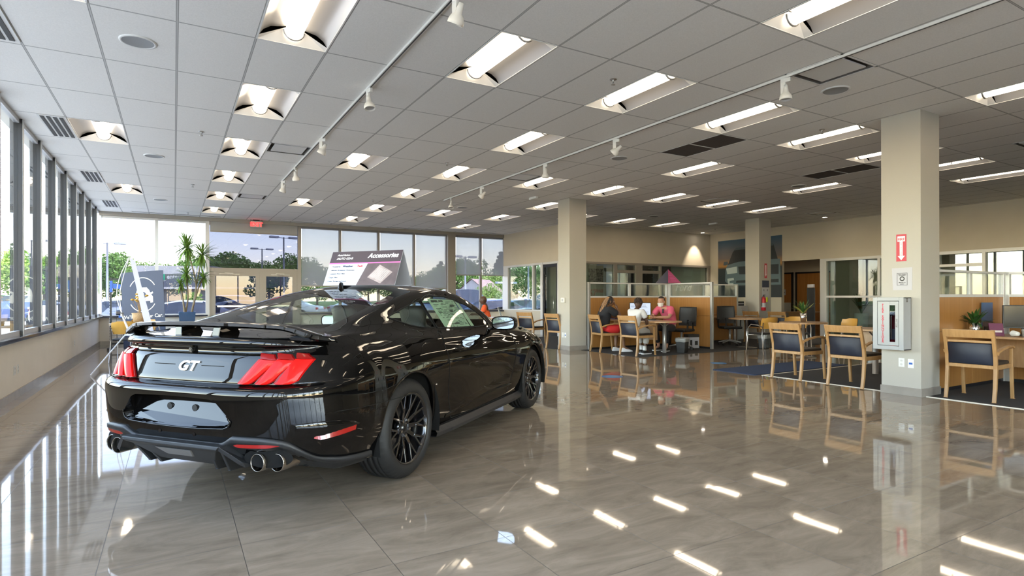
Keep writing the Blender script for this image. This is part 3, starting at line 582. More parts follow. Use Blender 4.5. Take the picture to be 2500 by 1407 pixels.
# light poles
def pole(px, d, ty, lab, arms=2):
    x, y = at(px, d); h = top_h(ty, d); t = thing('light_pole', lab, 'light pole', (x, y, ZG), .2, 'parking lot light poles')
    MB().tube([(0, 0, 0), (0, 0, h)], [.11, .07], 8).build('mast', 'pole_grey', t)
    for s in ((-1, 1) if arms == 2 else (1,)):
        MB().tube([(0, 0, h-.1), (s*.55, 0, h-.05)], .04, 6).build('arm', 'pole_grey', t); MB().cb((s*.95, 0, h-.03), (.85, .45, .2)).build('lamp_box', 'pole_grey', t, bev=.03)
    MB().cb((0, 0, .3), (.55, .55, .6)).build('base', 'concrete', t)
pole(640, 74, 606, 'grey double headed light pole outside, left one above the doors'); pole(693, 58, 578, 'tall grey double headed light pole outside, right one above the doors')
pole(262, 50, 590, 'pale light pole outside the front left corner window'); pole(72, 66, 560, 'light pole outside the left windows')
pole(1136, 60, 626, 'light pole outside left of the rightmost shades'); pole(1163, 84, 688, 'low light pole outside next to the gabled house'); pole(1290, 58, 640, 'light pole outside seen through the office glass'); pole(1236, 62, 690, 'light pole outside at the corner of the glazed office')
# buildings
def building(px, d, rz, name, lab): x, y = at(px, d); return thing(name, lab, 'building', (x, y, ZG), rz)
t = building(455, 62, -YW+.18, 'shop_building', 'white shop outside with a dark sign band and grey wing')
MB().box((-5.2, 0, 0), (2.6, 8, 5.0)).build('wall', 'ext_white', t); MB().box((2.6, .5, 0), (10, 8, 4.6)).build('wing', 'ext_grey', t)
MB().box((-5.4, -.9, 3.0), (3.0, 0, 3.35)).build('canopy', 'ext_white', t); MB().box((-3.0, -.02, 3.45), (1.4, -.01, 4.1)).build('sign_band', 'ext_dark', t)
m = MB(); text_mb(m, 'enterprise', .62, face_m((-1.9, -.05, 3.62), '-y'), 0, 'LEFT', bold=.02, wide=.95); m.build('sign_lettering', 'ext_white', t); MB().cb((-2.5, -.04, 3.78), (.8, .03, .62)).build('sign_emblem', 'ext_green', t)
for k in range(4): MB().box((-3.4+k*1.3, -.05, .5), (-2.3+k*1.3, 0, 2.6)).build('shop_window', 'ext_dark', t)
t = building(522, 54, -YW+.12, 'brick_building', 'beige building with a grey hipped roof outside behind the left door leaf')
MB().box((-5.5, 0, 0), (4.2, 8, 2.55)).build('wall', 'ext_beige', t)
MB().add([(-6, -.5, 2.5), (4.7, -.5, 2.5), (4.7, 8.5, 2.5), (-6, 8.5, 2.5), (-3.5, 4, 4.1), (1.2, 4, 4.1)], [(0, 1, 5, 4), (1, 2, 5), (2, 3, 4, 5), (3, 0, 4), (3, 2, 1, 0)]).build('roof', 'roof_grey', t)
MB().box((-.9, -.05, .9), (.0, 0, 1.8)).build('window', 'ext_dark', t); MB().box((3.0, -.05, .9), (3.3, 0, 2.0)).build('window', 'ext_dark', t)
MB().box((-6.1, -.62, 2.38), (4.8, -.5, 2.56)).build('gutter', 'ext_white', t)
t = building(1152, 66, -YW-.3, 'gabled_house', 'small white gabled house outside the half shaded windows')
MB().box((-1.8, 0, 0), (1.8, 6, 2.2)).add([(-1.8, 0, 2.2), (1.8, 0, 2.2), (0, 0, 3.6), (-1.8, 6, 2.2), (1.8, 6, 2.2), (0, 6, 3.6)], [(0, 1, 2), (5, 4, 3)]).build('wall', 'ext_white', t)
MB().add([(-2.1, -.2, 2.05), (0, -.2, 3.7), (0, 6.2, 3.7), (-2.1, 6.2, 2.05), (2.1, -.2, 2.05), (2.1, 6.2, 2.05)], [(0, 1, 2, 3), (1, 4, 5, 2)]).build('roof', 'roof_red', t)
MB().box((-.35, -.04, 1.5), (.35, 0, 2.3)).build('window', 'ext_dark', t)
# parked cars
glass('car_glass', (.12, .16, .18), extra=.08); mat('tyre_ext', (.02, .02, .02), .8); mat('rim_ext', (.5, .5, .5), .3, .8); mat('lamp_ext', (.7, .7, .72), .1); mat('red_ext', (.3, .01, .01), .2)
for n, c in dict(car_white=(.42, .42, .42), car_navy=(.006, .012, .045), car_blue=(.02, .055, .19), car_silver=(.22, .23, .25), car_grey=(.12, .13, .15), car_red=(.3, .02, .02)).items(): mat(n, c, .25, coat=1)
CARK = {  # x from rear: (x, belt z, half width, roof z, roof half width)
 'sedan': dict(L=4.85, st=[(0, .80, .70, .80, .62), (.12, .96, .84, .97, .70), (.75, 1.02, .90, 1.04, .72), (1.15, 1.0, .91, 1.20, .66), (1.75, .98, .92, 1.43, .60), (2.5, .96, .92, 1.47, .62), (3.0, .95, .92, 1.38, .62), (3.65, .94, .91, .98, .70), (4.3, .84, .88, .86, .66), (4.7, .70, .80, .72, .6), (4.85, .55, .62, .55, .5)], g=(3, 7)),
 'suv': dict(L=4.7, st=[(0, .95, .80, 1.0, .66), (.08, 1.10, .90, 1.40, .66), (.35, 1.12, .93, 1.68, .68), (1.4, 1.1, .94, 1.74, .70), (2.4, 1.08, .94, 1.74, .70), (2.8, 1.07, .94, 1.66, .69), (3.45, 1.07, .93, 1.12, .76), (4.2, 1.0, .9, 1.03, .7), (4.6, .85, .84, .86, .66), (4.7, .62, .72, .62, .6)], g=(0, 6)),
 'truck': dict(L=5.6, st=[(0, 1.15, .92, 1.15, .88), (.05, 1.3, .96, 1.3, .9), (1.9, 1.3, .97, 1.3, .9), (2.0, 1.3, .97, 1.85, .72), (2.5, 1.28, .97, 1.93, .74), (3.5, 1.26, .97, 1.92, .74), (4.1, 1.24, .96, 1.30, .8), (5.2, 1.16, .95, 1.20, .8), (5.5, 1.02, .9, 1.06, .8), (5.6, .7, .85, .72, .8)], g=(3, 6))}
def ext_car(kind, col, px, d, ang, lab, grp='cars parked outside'):
    K = CARK[kind]; x, y = at(px, d); Lc = K['L']; t = thing({'sedan': 'parked_car', 'suv': 'parked_suv', 'truck': 'parked_truck'}[kind], lab, 'car', (x, y, ZG), ang-YW, grp)
    b = MB(); g = MB(); st = K['st']; low = .22 if kind == 'sedan' else .3
    def sec(s):
        X, zb, w, zr, wr = s; X -= Lc/2; lo = min(low+.12*(abs(X)/(Lc/2))**4*2, zb-.1)
        return [(X, 0, lo), (X, w*.86, lo), (X, w*.97, lo+.12), (X, w, (lo+zb)*.5), (X, w*.985, zb-.10), (X, w*.92, zb), (X, wr+.03, zr-.05), (X, wr*.86, zr), (X, 0, zr+.015)]
    S_ = [sec(s) for s in st]
    for sy in (1, -1):
        rows = [[(p[0], p[1]*sy, p[2]) for p in s] for s in S_]
        for i in range(len(rows)-1):
            for j in range(8):
                q = [rows[i][j], rows[i][j+1], rows[i+1][j+1], rows[i+1][j]]; q = q if sy < 0 else q[::-1]
                isg = (j == 5 and K['g'][0] <= i < K['g'][1]) or (j in (6, 7) and ((st[i][3]-st[i][1] < .30) != (st[i+1][3]-st[i+1][1] < .30)) and K['g'][0] <= i < K['g'][1]+1)
                (g if isg else b).add(q, [(0, 1, 2, 3)], 0, True)
        for s, fl in ((rows[0], sy > 0), (rows[-1], sy < 0)): b.add(s, [list(range(9)) if fl else list(range(9))[::-1]])
    wx = (-Lc*.29, Lc*.29+.1)
    for X in wx:
        for sy in (-1, 1): b.tube([(X, sy*.80, low+.13), (X, sy*.955, low+.13)], .40, 20, 1)
    b.build('body', [col, 'tyre_ext'], t, weld=True); g.build('window_glass', 'car_glass', t)
    rw = .33 if kind == 'sedan' else .38
    for X in wx:
        for sy in (-1, 1):
            wl = MB().tube([(X, sy*.74, rw), (X, sy*.965, rw)], rw, 20).build('wheel', 'tyre_ext', t); MB().tube([(X, sy*.9, rw), (X, sy*.972, rw)], rw*.62, 12).build('rim', 'rim_ext', wl)
    zb = st[-2][1]
    for sy in (-1, 1):
        MB().cb((Lc/2-.16, sy*.62, zb-.10), (.18, .34, .15)).build('headlight', 'lamp_ext', t, bev=.03); MB().cb((-Lc/2+.08, sy*.66, st[1][1]-.14), (.16, .28, .16)).build('tail_light', 'red_ext', t, bev=.03)
    MB().cb((Lc/2-.05, 0, zb-.25), (.12, .9, .26)).build('grille', 'ext_dark', t, bev=.02)
    for sy in (-1, 1): MB().cb((st[K['g'][1]-1][0]-Lc/2+.25, sy*1.0, st[4][1]+.06), (.12, .18, .13)).build('mirror', col, t, bev=.03)
    return t
ext_car('sedan', 'car_silver', 270, 24, 2.6, 'silver car parked outside the front left corner window'); ext_car('sedan', 'car_white', 452, 22, 3.5, 'white sedan parked outside the second front window')
ext_car('suv', 'car_white', 545, 42, 3.2, 'white car outside farther back, behind the navy car'); ext_car('sedan', 'car_navy', 580, 23.5, 3.95, 'navy sedan parked outside the left door leaf')
ext_car('sedan', 'car_grey', 205, 30, 2.2, 'dark grey car parked outside the far left windows'); ext_car('sedan', 'car_white', 130, 30, 2.2, 'white car parked outside the left windows'); ext_car('suv', 'car_blue', 45, 32, 2.2, 'blue car parked outside the nearer left windows')
ext_car('sedan', 'car_white', 700, 40, 3.1, 'white car parked outside the right door leaf'); ext_car('truck', 'car_blue', 1118, 28, -.75, 'blue pickup truck outside the half shaded window')
ext_car('sedan', 'car_blue', 1216, 26.5, .25, 'blue sedan parked outside beside the seated person'); ext_car('sedan', 'car_grey', 1272, 31, -2.9, 'dark grey sedan outside, seen through the office glass')
ext_car('suv', 'car_white', 1352, 24, -2.75, 'white sport utility vehicle outside, seen through the office glass')
for k, (px, c) in enumerate(((1190, 'car_white'), (1262, 'car_silver'), (1335, 'car_white'), (870, 'car_silver'), (980, 'car_white'))): ext_car('sedan', c, px, 44, 1.2, 'pale car in the far row of the parking lot', 'cars in the far row')
# ================================================================ THE BLACK COUPE
mat('paint_black', (.0020, .0020, .0022), .10, coat=1, spec=.0, croug=.01); M('paint_black').node_tree.nodes['Principled BSDF'].inputs['Coat IOR'].default_value = 1.5
mat('plastic_dark', (.018, .019, .021), .42, bump=.15, bscale=900); mat('tyre', (.012, .012, .012), .62, bump=.1, bscale=200); mat('rim_black', (.006, .006, .007), .16, coat=1)
mat('gap', (.0005, .0005, .0005), 1); mat('trim_gloss', (.004, .004, .005), .12); mat('red_lens_glow', (.50, .006, .005), .3, coat=.2, spec=.1, emit=.10); mat('red_lens_dark', (.20, .004, .004), .3, coat=.25, spec=.2)  # tail light lens has a faint glow added so its red stays saturated
mat('red_reflector', (.30, .006, .006), .2, coat=1); mat('exhaust', (.42, .38, .33), .22, 1); mat('seat_leather', (.012, .012, .013), .5); mat('paper', (.78, .80, .74), .7); mat('ink', (.05, .06, .06), .8); mat('ink_blue', (.03, .07, .13), .8)
mat('mirror_glass', (.8, .82, .85), .02, 1); mat('clear_lens', (.30, .30, .30), .25, .6, bump=.4, bscale=500); mat('disc', (.25, .25, .25), .3, 1)
mat('green_film', (.50, .66, .52), .6)
glass('tint_glass', (.66, .74, .69), extra=.012); glass('rear_glass', (.70, .76, .73), extra=.02)
CAR = thing('sports_coupe', 'glossy black two door sports coupe with rear spoiler and red tail lights', 'car', (.864, 4.604, 0), R(39.11))
def hermite(xs, ys, x):
    if x <= xs[0]: return ys[0]
    if x >= xs[-1]: return ys[-1]
    i = max(k for k in range(len(xs)-1) if xs[k] <= x)
    def sl(k):
        if k == 0: return (ys[1]-ys[0])/(xs[1]-xs[0])
        if k == len(xs)-1: return (ys[-1]-ys[-2])/(xs[-1]-xs[-2])
        a = (ys[k]-ys[k-1])/(xs[k]-xs[k-1]); b = (ys[k+1]-ys[k])/(xs[k+1]-xs[k]); h0 = xs[k]-xs[k-1]; h1 = xs[k+1]-xs[k]; return (a*h1+b*h0)/(h0+h1)
    h = xs[i+1]-xs[i]; t = (x-xs[i])/h; m0, m1 = sl(i)*h, sl(i+1)*h
    return (2*t**3-3*t*t+1)*ys[i]+(t**3-2*t*t+t)*m0+(-2*t**3+3*t*t)*ys[i+1]+(t**3-t*t)*m1
XK = [-.35, 0, .45, 1.1, 1.8, 2.3, 2.72, 2.95]
PRF = {  # side profiles (z, half width) at each x knot
 0: [(.25, .875), (.42, .932), (.62, .937), (.78, .925), (.90, .887), (.985, .828), (1.04, .765)],
 1: [(.23, .88), (.42, .93), (.62, .952), (.76, .950), (.88, .912), (.985, .842), (1.058, .755)],
 2: [(.215, .84), (.38, .882), (.55, .906), (.70, .930), (.79, .928), (.90, .882), (.97, .845), (1.013, .792)],
 3: [(.21, .84), (.29, .890), (.40, .888), (.55, .905), (.70, .919), (.775, .920), (.86, .884), (.94, .845), (.985, .792)],
 4: [(.21, .84), (.29, .890), (.40, .890), (.55, .905), (.68, .914), (.745, .917), (.84, .874), (.92, .838), (.972, .782)],
 5: [(.215, .86), (.40, .915), (.60, .922), (.735, .917), (.84, .868), (.90, .815), (.95, .735)],
 6: [(.22, .88), (.40, .925), (.60, .936), (.72, .927), (.83, .880), (.89, .805), (.93, .70)],
 7: [(.22, .87), (.40, .912), (.60, .915), (.72, .900), (.81, .853), (.87, .78), (.915, .68)]}
TL_ = [(.98, .33, 3.45, .22), (1.05, .37, 3.55, .28), (1.10, .46, 3.62, .38), (1.118, .56, 3.66, .50), (1.13, .655, 3.67, .58), (1.138, .725, 3.66, .64), (1.118, .762, 3.65, .67), (1.052, .776, 3.64, .69), (1.045, .792, 3.63, .70),
 (1.022, .865, 3.61, .73), (1.000, .935, 3.58, .755), (.985, .95, 3.56, .765), (.990, .982, 3.54, .775), (1.035, .995, 3.52, .785), (1.040, 1.022, 3.49, .795), (1.020, 1.038, 3.46, .805)]
VF = [0, .07, .20, .36, .52, .62, .67, .69, .715, .785, .855, .88, .915, .94, .97, 1.0]
ROWS = []
for f_, (a_, b_, c__, d_) in zip(VF, TL_):
    zk = [PRF[k][0][0]+(PRF[k][-1][0]-PRF[k][0][0])*f_ for k in range(8)]
    ROWS.append((zk, [sum(hermite([p[0] for p in PRF[k]], [p[1] for p in PRF[k]], zk[k]+q*.016)*w for q, w in ((-2, .12), (-1, .22), (0, .32), (1, .22), (2, .12))) for k in range(8)], (a_, b_), (c__, d_)))
X0, X1 = -.35, 2.95
def ring(row):
    zk, yk, (T, zt), (N, zn) = row; out = []
    W0, Wn = yk[0], yk[-1]; A = T+X0; B = N-X1; p, q, pf, qf = 2.6, 4.2, 2.3, 3.0
    s0 = hermite(XK, yk, X0+.02)
    for i in range(26): y = W0*.80*i/25*1.0; f = (1-(y/W0)**q)**(1/p); out.append((X0-A*f, y))
    fe = (1-.8**q)**(1/p)
    for i in range(1, 19): f = fe*(1-(i/19.)); out.append((X0-A*f, W0*(1-f**p)**(1/q)))
    r = [(x, y, zk[0]+(zt-zk[0])*(lambda t: t*t*(3-2*t))(min(1, (X0-x)/A))) for x, y in out]
    n = 100; sm_ = lambda ks, x: sum(hermite(XK, ks, x+q*.05*min(1, (x-X0)/.12, (X1-x)/.12)) for q in range(-3, 4))/7
    for i in range(n+1): x = X0+(X1-X0)*i/n; r.append((x, sm_(yk, x), sm_(zk, x)))
    fe = (1-.75**qf)**(1/pf)
    fr = [(X1+B*fe*i/12, Wn*(1-(fe*i/12)**pf)**(1/qf)) for i in range(1, 13)]+[(X1+B*(1-(.75*(1-i/12))**qf)**(1/pf), Wn*.75*(1-i/12)) for i in range(1, 13)]
    for x, y in fr: t = (x-X1)/B; r.append((x, y, zk[-1]+(zn-zk[-1])*t*t*(3-2*t)))
    return r
def crv(cols, sub):  # catmull across rows with sub steps
    return crom(cols, sub)
RR = [ring(r) for r in ROWS]; NU = len(RR[0]); SUB = 3
LOW = [crom([RR[j][k] for j in range(len(RR))], SUB) for k in range(NU)]   # LOW[u][v]
NV = len(LOW[0])
US = 44; UE = US+100   # side range
class Surf:
    def __init__(s, g): s.g = g; s.nu = len(g); s.nv = len(g[0])
    def P(s, u, v):
        u = min(max(u, 0), s.nu-1.0001); v = min(max(v, 0), s.nv-1.0001); i, j = int(u), int(v); a, b = u-i, v-j
        return (s.g[i][j]*(1-a)+s.g[i+1][j]*a)*(1-b)+(s.g[i][j+1]*(1-a)+s.g[i+1][j+1]*a)*b
    def inv(s, t, ax, ur=None):
        ur = ur or (0, s.nu); best = min(((s.g[i][j][ax[0]]-t[0])**2+(s.g[i][j][ax[1]]-t[1])**2, i, j) for i in range(*ur) for j in range(s.nv))
        u, v = float(best[1]), float(best[2])
        for _ in range(14):
            p = s.P(u, v); e = .02; uu = u+e if u+e < s.nu-1 else u-e; vv = v+e if v+e < s.nv-1 else v-e
            du = (s.P(uu, v)-p)/(uu-u); dv = (s.P(u, vv)-p)/(vv-v)
            a, b, c, d = du[ax[0]], dv[ax[0]], du[ax[1]], dv[ax[1]]; D = a*d-b*c
            if abs(D) < 1e-12: break
            rx, ry = t[0]-p[ax[0]], t[1]-p[ax[1]]; st = ((d*rx-b*ry)/D, (a*ry-c*rx)/D)
            u = min(max(u+max(-1.5, min(1.5, st[0])), ur[0]), ur[1]-1); v = min(max(v+max(-1.5, min(1.5, st[1])), 0), s.nv-1)
        return (u, v)
def inside(p, poly):
    c = False; x, y = p; n = len(poly)
    for i in range(n):
        x1, y1 = poly[i]; x2, y2 = poly[(i+1) % n]
        if (y1 > y) != (y2 > y) and x < (x2-x1)*(y-y1)/(y2-y1)+x1: c = not c
    return c
def cut(surf, loops):
    """triangulate the parameter domain with the loops as exact edges; returns verts and {region: faces}"""
    vs, es = [], []
    lv = [p for lp in loops for p in lp]
    for lp in loops:
        k = len(vs); n = len(lp); vs += lp; es += [(k+i, k+(i+1) % n) for i in range(n)]
    for i in range(surf.nu):
        for j in range(surf.nv):
            if all((i-a)**2+(j-b)**2 > .16 for a, b in lv) or i in (0, surf.nu-1) or j in (0, surf.nv-1): vs.append((float(i), float(j)))
    r = delaunay_2d_cdt([V(v).to_2d() if len(v) > 2 else V((v[0], v[1])) for v in vs], es, [], 0, 1e-5)
    V2, F = r[0], r[2]; reg = {}
    P3 = [surf.P(a, b) for a, b in V2]
    for f in F:
        c = (sum(V2[i][0] for i in f)/len(f), sum(V2[i][1] for i in f)/len(f)); key = -1
        for n, lp in enumerate(loops):
            if inside(c, lp): key = n
        a = V2[f[1]]-V2[f[0]]; b = V2[f[2]]-V2[f[0]]
        if abs(a.x*b.y-a.y*b.x) < 1e-7: continue
        reg.setdefault(key, []).append(list(f) if a.x*b.y-a.y*b.x > 0 else list(f)[::-1])
    return P3, reg
def region(mb, P3, faces, mi=0, mirror=(1, -1), flip=False):
    idx = {}
    used_ = sorted({i for f in faces for i in f}); idx = {v: k for k, v in enumerate(used_)}
    for s in mirror:
        pts = [(P3[i][0], P3[i][1]*s, P3[i][2]) for i in used_]
        fs = [[idx[i] for i in f] for f in faces]
        if (s < 0) ^ flip: fs = [f[::-1] for f in fs]
        mb.add(pts, fs, mi, True)
    return mb
def dens(poly, n):  # closed smooth loop through points
    m = len(poly); out = []
    for i in range(m):
        p0, p1, p2, p3 = [V(poly[(i+k-1) % m]) for k in range(4)]
        for k in range(n):
            t = k/n; out.append(tuple(.5*((2*p1)+(p2-p0)*t+(2*p0-5*p1+4*p2-p3)*t*t+(3*p1-p0-3*p2+p3)*t*t*t)))
    return out
def lin(poly, n, closed=True):
    out = []; m = len(poly)
    for i in range(m if closed else m-1):
        a, b = V(poly[i]), V(poly[(i+1) % m])
        for k in range(n): out.append(tuple(a+(b-a)*k/n))
    if not closed: out.append(tuple(poly[-1]))
    return out
SL = Surf(LOW)
def arch(cx_, cz_, r, n=40):
    pts = [(cx_+r*cos(a), cz_+r*sin(a)) for a in [R(-22)+(R(224))*k/n for k in range(n+1)]]
    pts = [p for p in pts if p[1] > .24]
    return [(pts[0][0]-.004, .20)]+pts+[(pts[-1][0]+.004, .20)]
def to_uv(pts, ur): return [SL.inv(p, (0, 2), ur) for p in pts]
AR = arch(0, .352, .392); AF = arch(2.72, .348, .385)
def archloop(pts, ur):
    uv = to_uv(pts[1:-1], ur); a, b = uv[0], uv[-1]
    return [(a[0], 0.)]+uv+[(b[0], 0.)]
dr = [(.605, 1.0), (.588, .93), (.585, .84), (.588, .74), (.605, .60), (.64, .46), (.69, .36), (.735, .275)]; df = [(1.93, .268), (1.965, .34), (2.04, .46), (2.12, .60), (2.165, .72), (2.185, .82), (2.17, .90), (2.12, .945)]
def dpath(pts, n=3): return [tuple(p) for p in crom([(a, b, 0) for a, b in pts], n)]
rear_e = to_uv([p[:2] for p in dpath(dr)], (US, UE)); front_e = to_uv([p[:2] for p in dpath(df)], (US, UE))
ut0, ut1 = rear_e[0][0], front_e[-1][0]; vt = float(NV-1)
bot = to_uv(lin([dr[-1], df[0]], 16, False)[1:-1], (US, UE))
door_uv = [(ut0, vt)]+rear_e+bot+front_e+[(ut1, vt)]
plate = [(-.33, .705), (0.0, .708), (.30, .703), (.345, .68), (.415, .60), (.43, .575), (.415, .548), (.37, .532), (0, .525)]
plate_h = [(0, .708), (.15, .706), (.29, .702), (.335, .685), (.40, .615), (.425, .58), (.412, .552), (.375, .537), (.2, .528), (0, .525)]
pl_uv = [SL.inv(p, (1, 2), (0, 26)) for p in lin(plate_h, 4, False)]
pl_uv = [(0., pl_uv[0][1])]+pl_uv[1:-1]+[(0., pl_uv[-1][1])]
P3, reg = cut(SL, [archloop(AR, (30, UE)), archloop(AF, (US+60, NU-6)), door_uv, pl_uv])
body = MB(); region(body, P3, reg[-1], flip=False)
# ---- upper shell
XS = [-1.05, -.90, -.62, -.38, -.10, .12, .45, .85, 1.05, 1.25, 1.475, 1.70, 1.835, 2.02, 2.2, 2.45, 2.8, 3.2, 3.5]
TB = [(1.042, .55, 1.040, .68, 1.038), (1.052, .60, 1.046, .71, 1.042), (1.080, .655, 1.052, .715, 1.045), (1.152, .662, 1.108, .715, 1.082), (1.229, .655, 1.172, .706, 1.118), (1.284, .636, 1.226, .702, 1.145), (1.358, .604, 1.296, .70, 1.158), (1.386, .588, 1.334, .703, 1.160), (1.391, .588, 1.338, .705, 1.158), (1.385, .592, 1.322, .706, 1.148), (1.352, .612, 1.270, .712, 1.125), (1.288, .643, 1.190, .722, 1.085), (1.240, .665, 1.132, .728, 1.055), (1.158, .695, 1.030, .735, 1.0), (1.075, .70, .965, .72, .958), (.985, .60, .962, .68, .952), (.965, .55, .945, .65, .932), (.905, .50, .885, .6, .875), (.80, .45, .79, .55, .788)]
FX = [-1.2+.02*i for i in range(250)]; FT = [[hermite(XS, [t[k] for t in TB], x) for x in FX] for k in range(5)]
for _ in range(3): FT = [[sum(r[min(max(i+d, 0), 249)] for d in range(-3, 4))/7 for i in range(250)] for r in FT]
def st_(x): t = (x+1.2)/.02; i = int(t); f = t-i; return [r[i]*(1-f)+r[i+1]*f for r in FT]
UP = []
for k in range(NU):
    p = LOW[k][-1]; zc, yr, zr, yA, zA = st_(p[0]); py = p[1]
    if py < 1e-6: py = 1e-6
    f = 1.0
    if p[0] < -.62 or p[0] > 2.3:   # deck and hood: scale stations to the edge width
        yA = py*.84; yr = py*.68; e = p[2]; zA = e+(zc-e)*.35; zr = e+(zc-e)*.6
        if p[0] < -.62: f = 1
    else: yA = min(yA, py-.02); yr = min(yr, yA-.008)
    yq = lambda y: zc-(zc-zr)*(y/yr)**2.3
    pts = [V(p), V((p[0], yA, zA)), V((p[0], yr, zr)), V((p[0], yr*.9, yq(yr*.9)))]
    UP.append(crom(pts, 5)[:11]+[V((p[0], yr*(1-t/14), yq(yr*(1-t/14)))) for t in range(1, 15)])
SU = Surf(UP)
gl = lambda pts, n=3: [SU.inv(p[:2], (0, 2), (US-4, UE)) for p in dens([(a, b, 0) for a, b in pts], n)]
side_r = [(.03, 1.128), (.10, 1.105), (.25, 1.062), (.42, 1.035), (.606, 1.028), (.603, 1.10), (.598, 1.18), (.592, 1.245), (.48, 1.228), (.32, 1.196), (.16, 1.16), (.06, 1.137)]
side_f = [(.632, 1.026), (.9, 1.008), (1.3, .998), (1.60, .996), (1.735, .998), (1.728, 1.04), (1.66, 1.105), (1.56, 1.155), (1.42, 1.205), (1.25, 1.250), (1.05, 1.280), (.85, 1.284), (.70, 1.268), (.622, 1.250), (.625, 1.18), (.63, 1.10)]
def sg(pts, n=3):  # straight-ish polygon with sharp corners
    return [SU.inv(p, (0, 2), (US-4, UE)) for p in lin(pts, n)]
gxy = lambda pts: [SU.inv(p, (0, 1), (0, UE+10)) for p in pts]
rear_g = [(-.60, 0), (-.598, .2), (-.585, .4), (-.555, .56), (-.50, .60), (-.30, .598), (0, .575), (.25, .545), (.42, .505), (.455, .45), (.475, .3), (.485, 0)]
front_g = [(1.30, 0), (1.31, .25), (1.36, .48), (1.42, .545), (1.65, .585), (1.9, .63), (2.0, .645), (2.10, .58), (2.26, .35), (2.33, 0)]
rg = gxy([tuple(p[:2]) for p in crom([(a, b, 0) for a, b in rear_g], 4)]); fg = gxy([tuple(p[:2]) for p in crom([(a, b, 0) for a, b in front_g], 4)])
vm_ = float(SU.nv-1); rg = [(rg[0][0], vm_)]+rg[1:-1]+[(rg[-1][0], vm_)]; fg = [(fg[0][0], vm_)]+fg[1:-1]+[(fg[-1][0], vm_)]
U3, ureg = cut(SU, [sg(side_r), sg(side_f), rg, fg])
region(body, U3, ureg[-1])
# door: own mesh ; glass: own meshes
for s, nm in ((-1, 'right'), (1, 'left')):
    d = region(MB(), P3, reg[2], 0, (s,)).build('door', 'paint_black', CAR, weld=True)
    if s < 0: DOOR = d
    else: DOORL = d
    for k, g_ in ((0, 'quarter_glass'), (1, 'side_glass')): region(MB(), U3, ureg[k], 0, (s,)).build(g_, 'tint_glass', CAR)
region(MB(), U3, ureg[2]).build('rear_window', 'rear_glass', CAR, weld=True); region(MB(), U3, ureg[3]).build('windscreen', 'rear_glass', CAR, weld=True)
# seams: thin dark lines along curves on the surface
def seam(mb, surf, uv, r=.0028, ss=(1, -1), off=.0):
    for s in ss:
        pts = [surf.P(*p) for p in uv]; mb.tube([(p[0], p[1]*s, p[2]) for p in pts], r, 5, 1)
seam(body, SL, rear_e); seam(body, SL, front_e); seam(body, SL, [rear_e[-1]]+bot+[front_e[0]])
seam(body, SU, sg(side_f, 3)+[sg(side_f, 3)[0]], .007); seam(body, SU, sg(side_r, 3)+[sg(side_r, 3)[0]], .006)
trunk = [(-1.03, .745), (-.9, .70), (-.75, .675), (-.62, .66), (-.60, .63)]
seam(body, SU, gxy(lin([(-.97, .735), (-.80, .70), (-.60, .665)], 5, False)), .003)
seam(body, SL, [SL.inv(p, (1, 2), (0, 44)) for p in lin([(.50, .785), (.545, .88), (.565, .955)], 4, False)], .003)
seam(body, SL, [SL.inv(p, (1, 2), (0, 44)) for p in lin([(.70, 1.035), (.69, .985)], 3, False)], .003)
hood = lin([(2.30, .66), (2.6, .655), (3.0, .62), (3.35, .52)], 6, False); seam(body, SU, gxy(hood), .003)
seam(body, SL, [(US+12, SL.inv((X0, .60), (0, 2), (US-1, US+2))[1])]+[SL.inv(p, (0, 2), (30, UE)) for p in lin([(-.40, .60), (-.62, .605), (-.78, .61)], 5, False)][::1], .002)
body.f = [f for f in body.f]
BODY = body.build('body_shell', ['paint_black', 'gap'], CAR, weld=True)
me = BODY.data; bmh = bmesh.new(); bmh.from_mesh(me)
for o in (DOOR, DOORL): bmh.from_mesh(o.data)
BV = BVHTree.FromBMesh(bmh); bmh.free()
def hx(y, z, x0=-3): h = BV.ray_cast(V((x0, y, z)), V((1, 0, 0)) if x0 < 0 else V((-1, 0, 0))); return h[0], h[1]
def hy(x, z, s): h = BV.ray_cast(V((x, s*3, z)), V((0, -s, 0))); return h[0], h[1]
# wheel-arch flanges and liners
for cx_, cz_, r in ((0, .352, .392), (2.72, .348, .385)):
    for s in (-1, 1):
        rows = []; l = MB()
        for k in range(33):
            a = R(-10)+R(200)*k/32; x, z = cx_+r*cos(a), cz_+r*sin(a); z = max(z, .235); h = hy(cx_+(r+.012)*cos(a), max(cz_+(r+.012)*sin(a), .25), s)[0]; y = abs(h.y) if h else .92
            rows.append([(cx_+(r+.012)*cos(a), s*(y+.001), max(cz_+(r+.012)*sin(a), .235)), (x, s*(y+.001), z), (cx_+(r-.006)*cos(a), s*(y-.02), max(cz_+(r-.006)*sin(a), .235)), (cx_+(r+.02)*cos(a), s*(y-.05), max(cz_+(r+.02)*sin(a), .235))])
        l.grid(rows, 0, True, flip=s > 0).build('arch_lip', 'paint_black', CAR)
        l = MB(); rr = r+.02
        l.grid([[(cx_+rr*cos(R(-15)+R(210)*k/24), s*y, cz_+rr*sin(R(-15)+R(210)*k/24)) for k in range(25)] for y in (.93, .52)], 0, True)
        l.add([(cx_+rr*cos(R(-15)+R(210)*k/24), s*.52, cz_+rr*sin(R(-15)+R(210)*k/24)) for k in range(25)], [list(range(25))]); l.build('wheel_liner', 'gap', CAR)
MB().box((-.84, -.72, .29), (-.42, .72, .33)).box((-.42, -.56, .20), (.42, .56, .27)).box((.42, -.82, .19), (2.3, .82, .25)).box((2.3, -.54, .2), (3.14, .54, .27)).box((3.14, -.7, .2), (3.4, .7, .27)).build('underbody', 'gap', CAR)
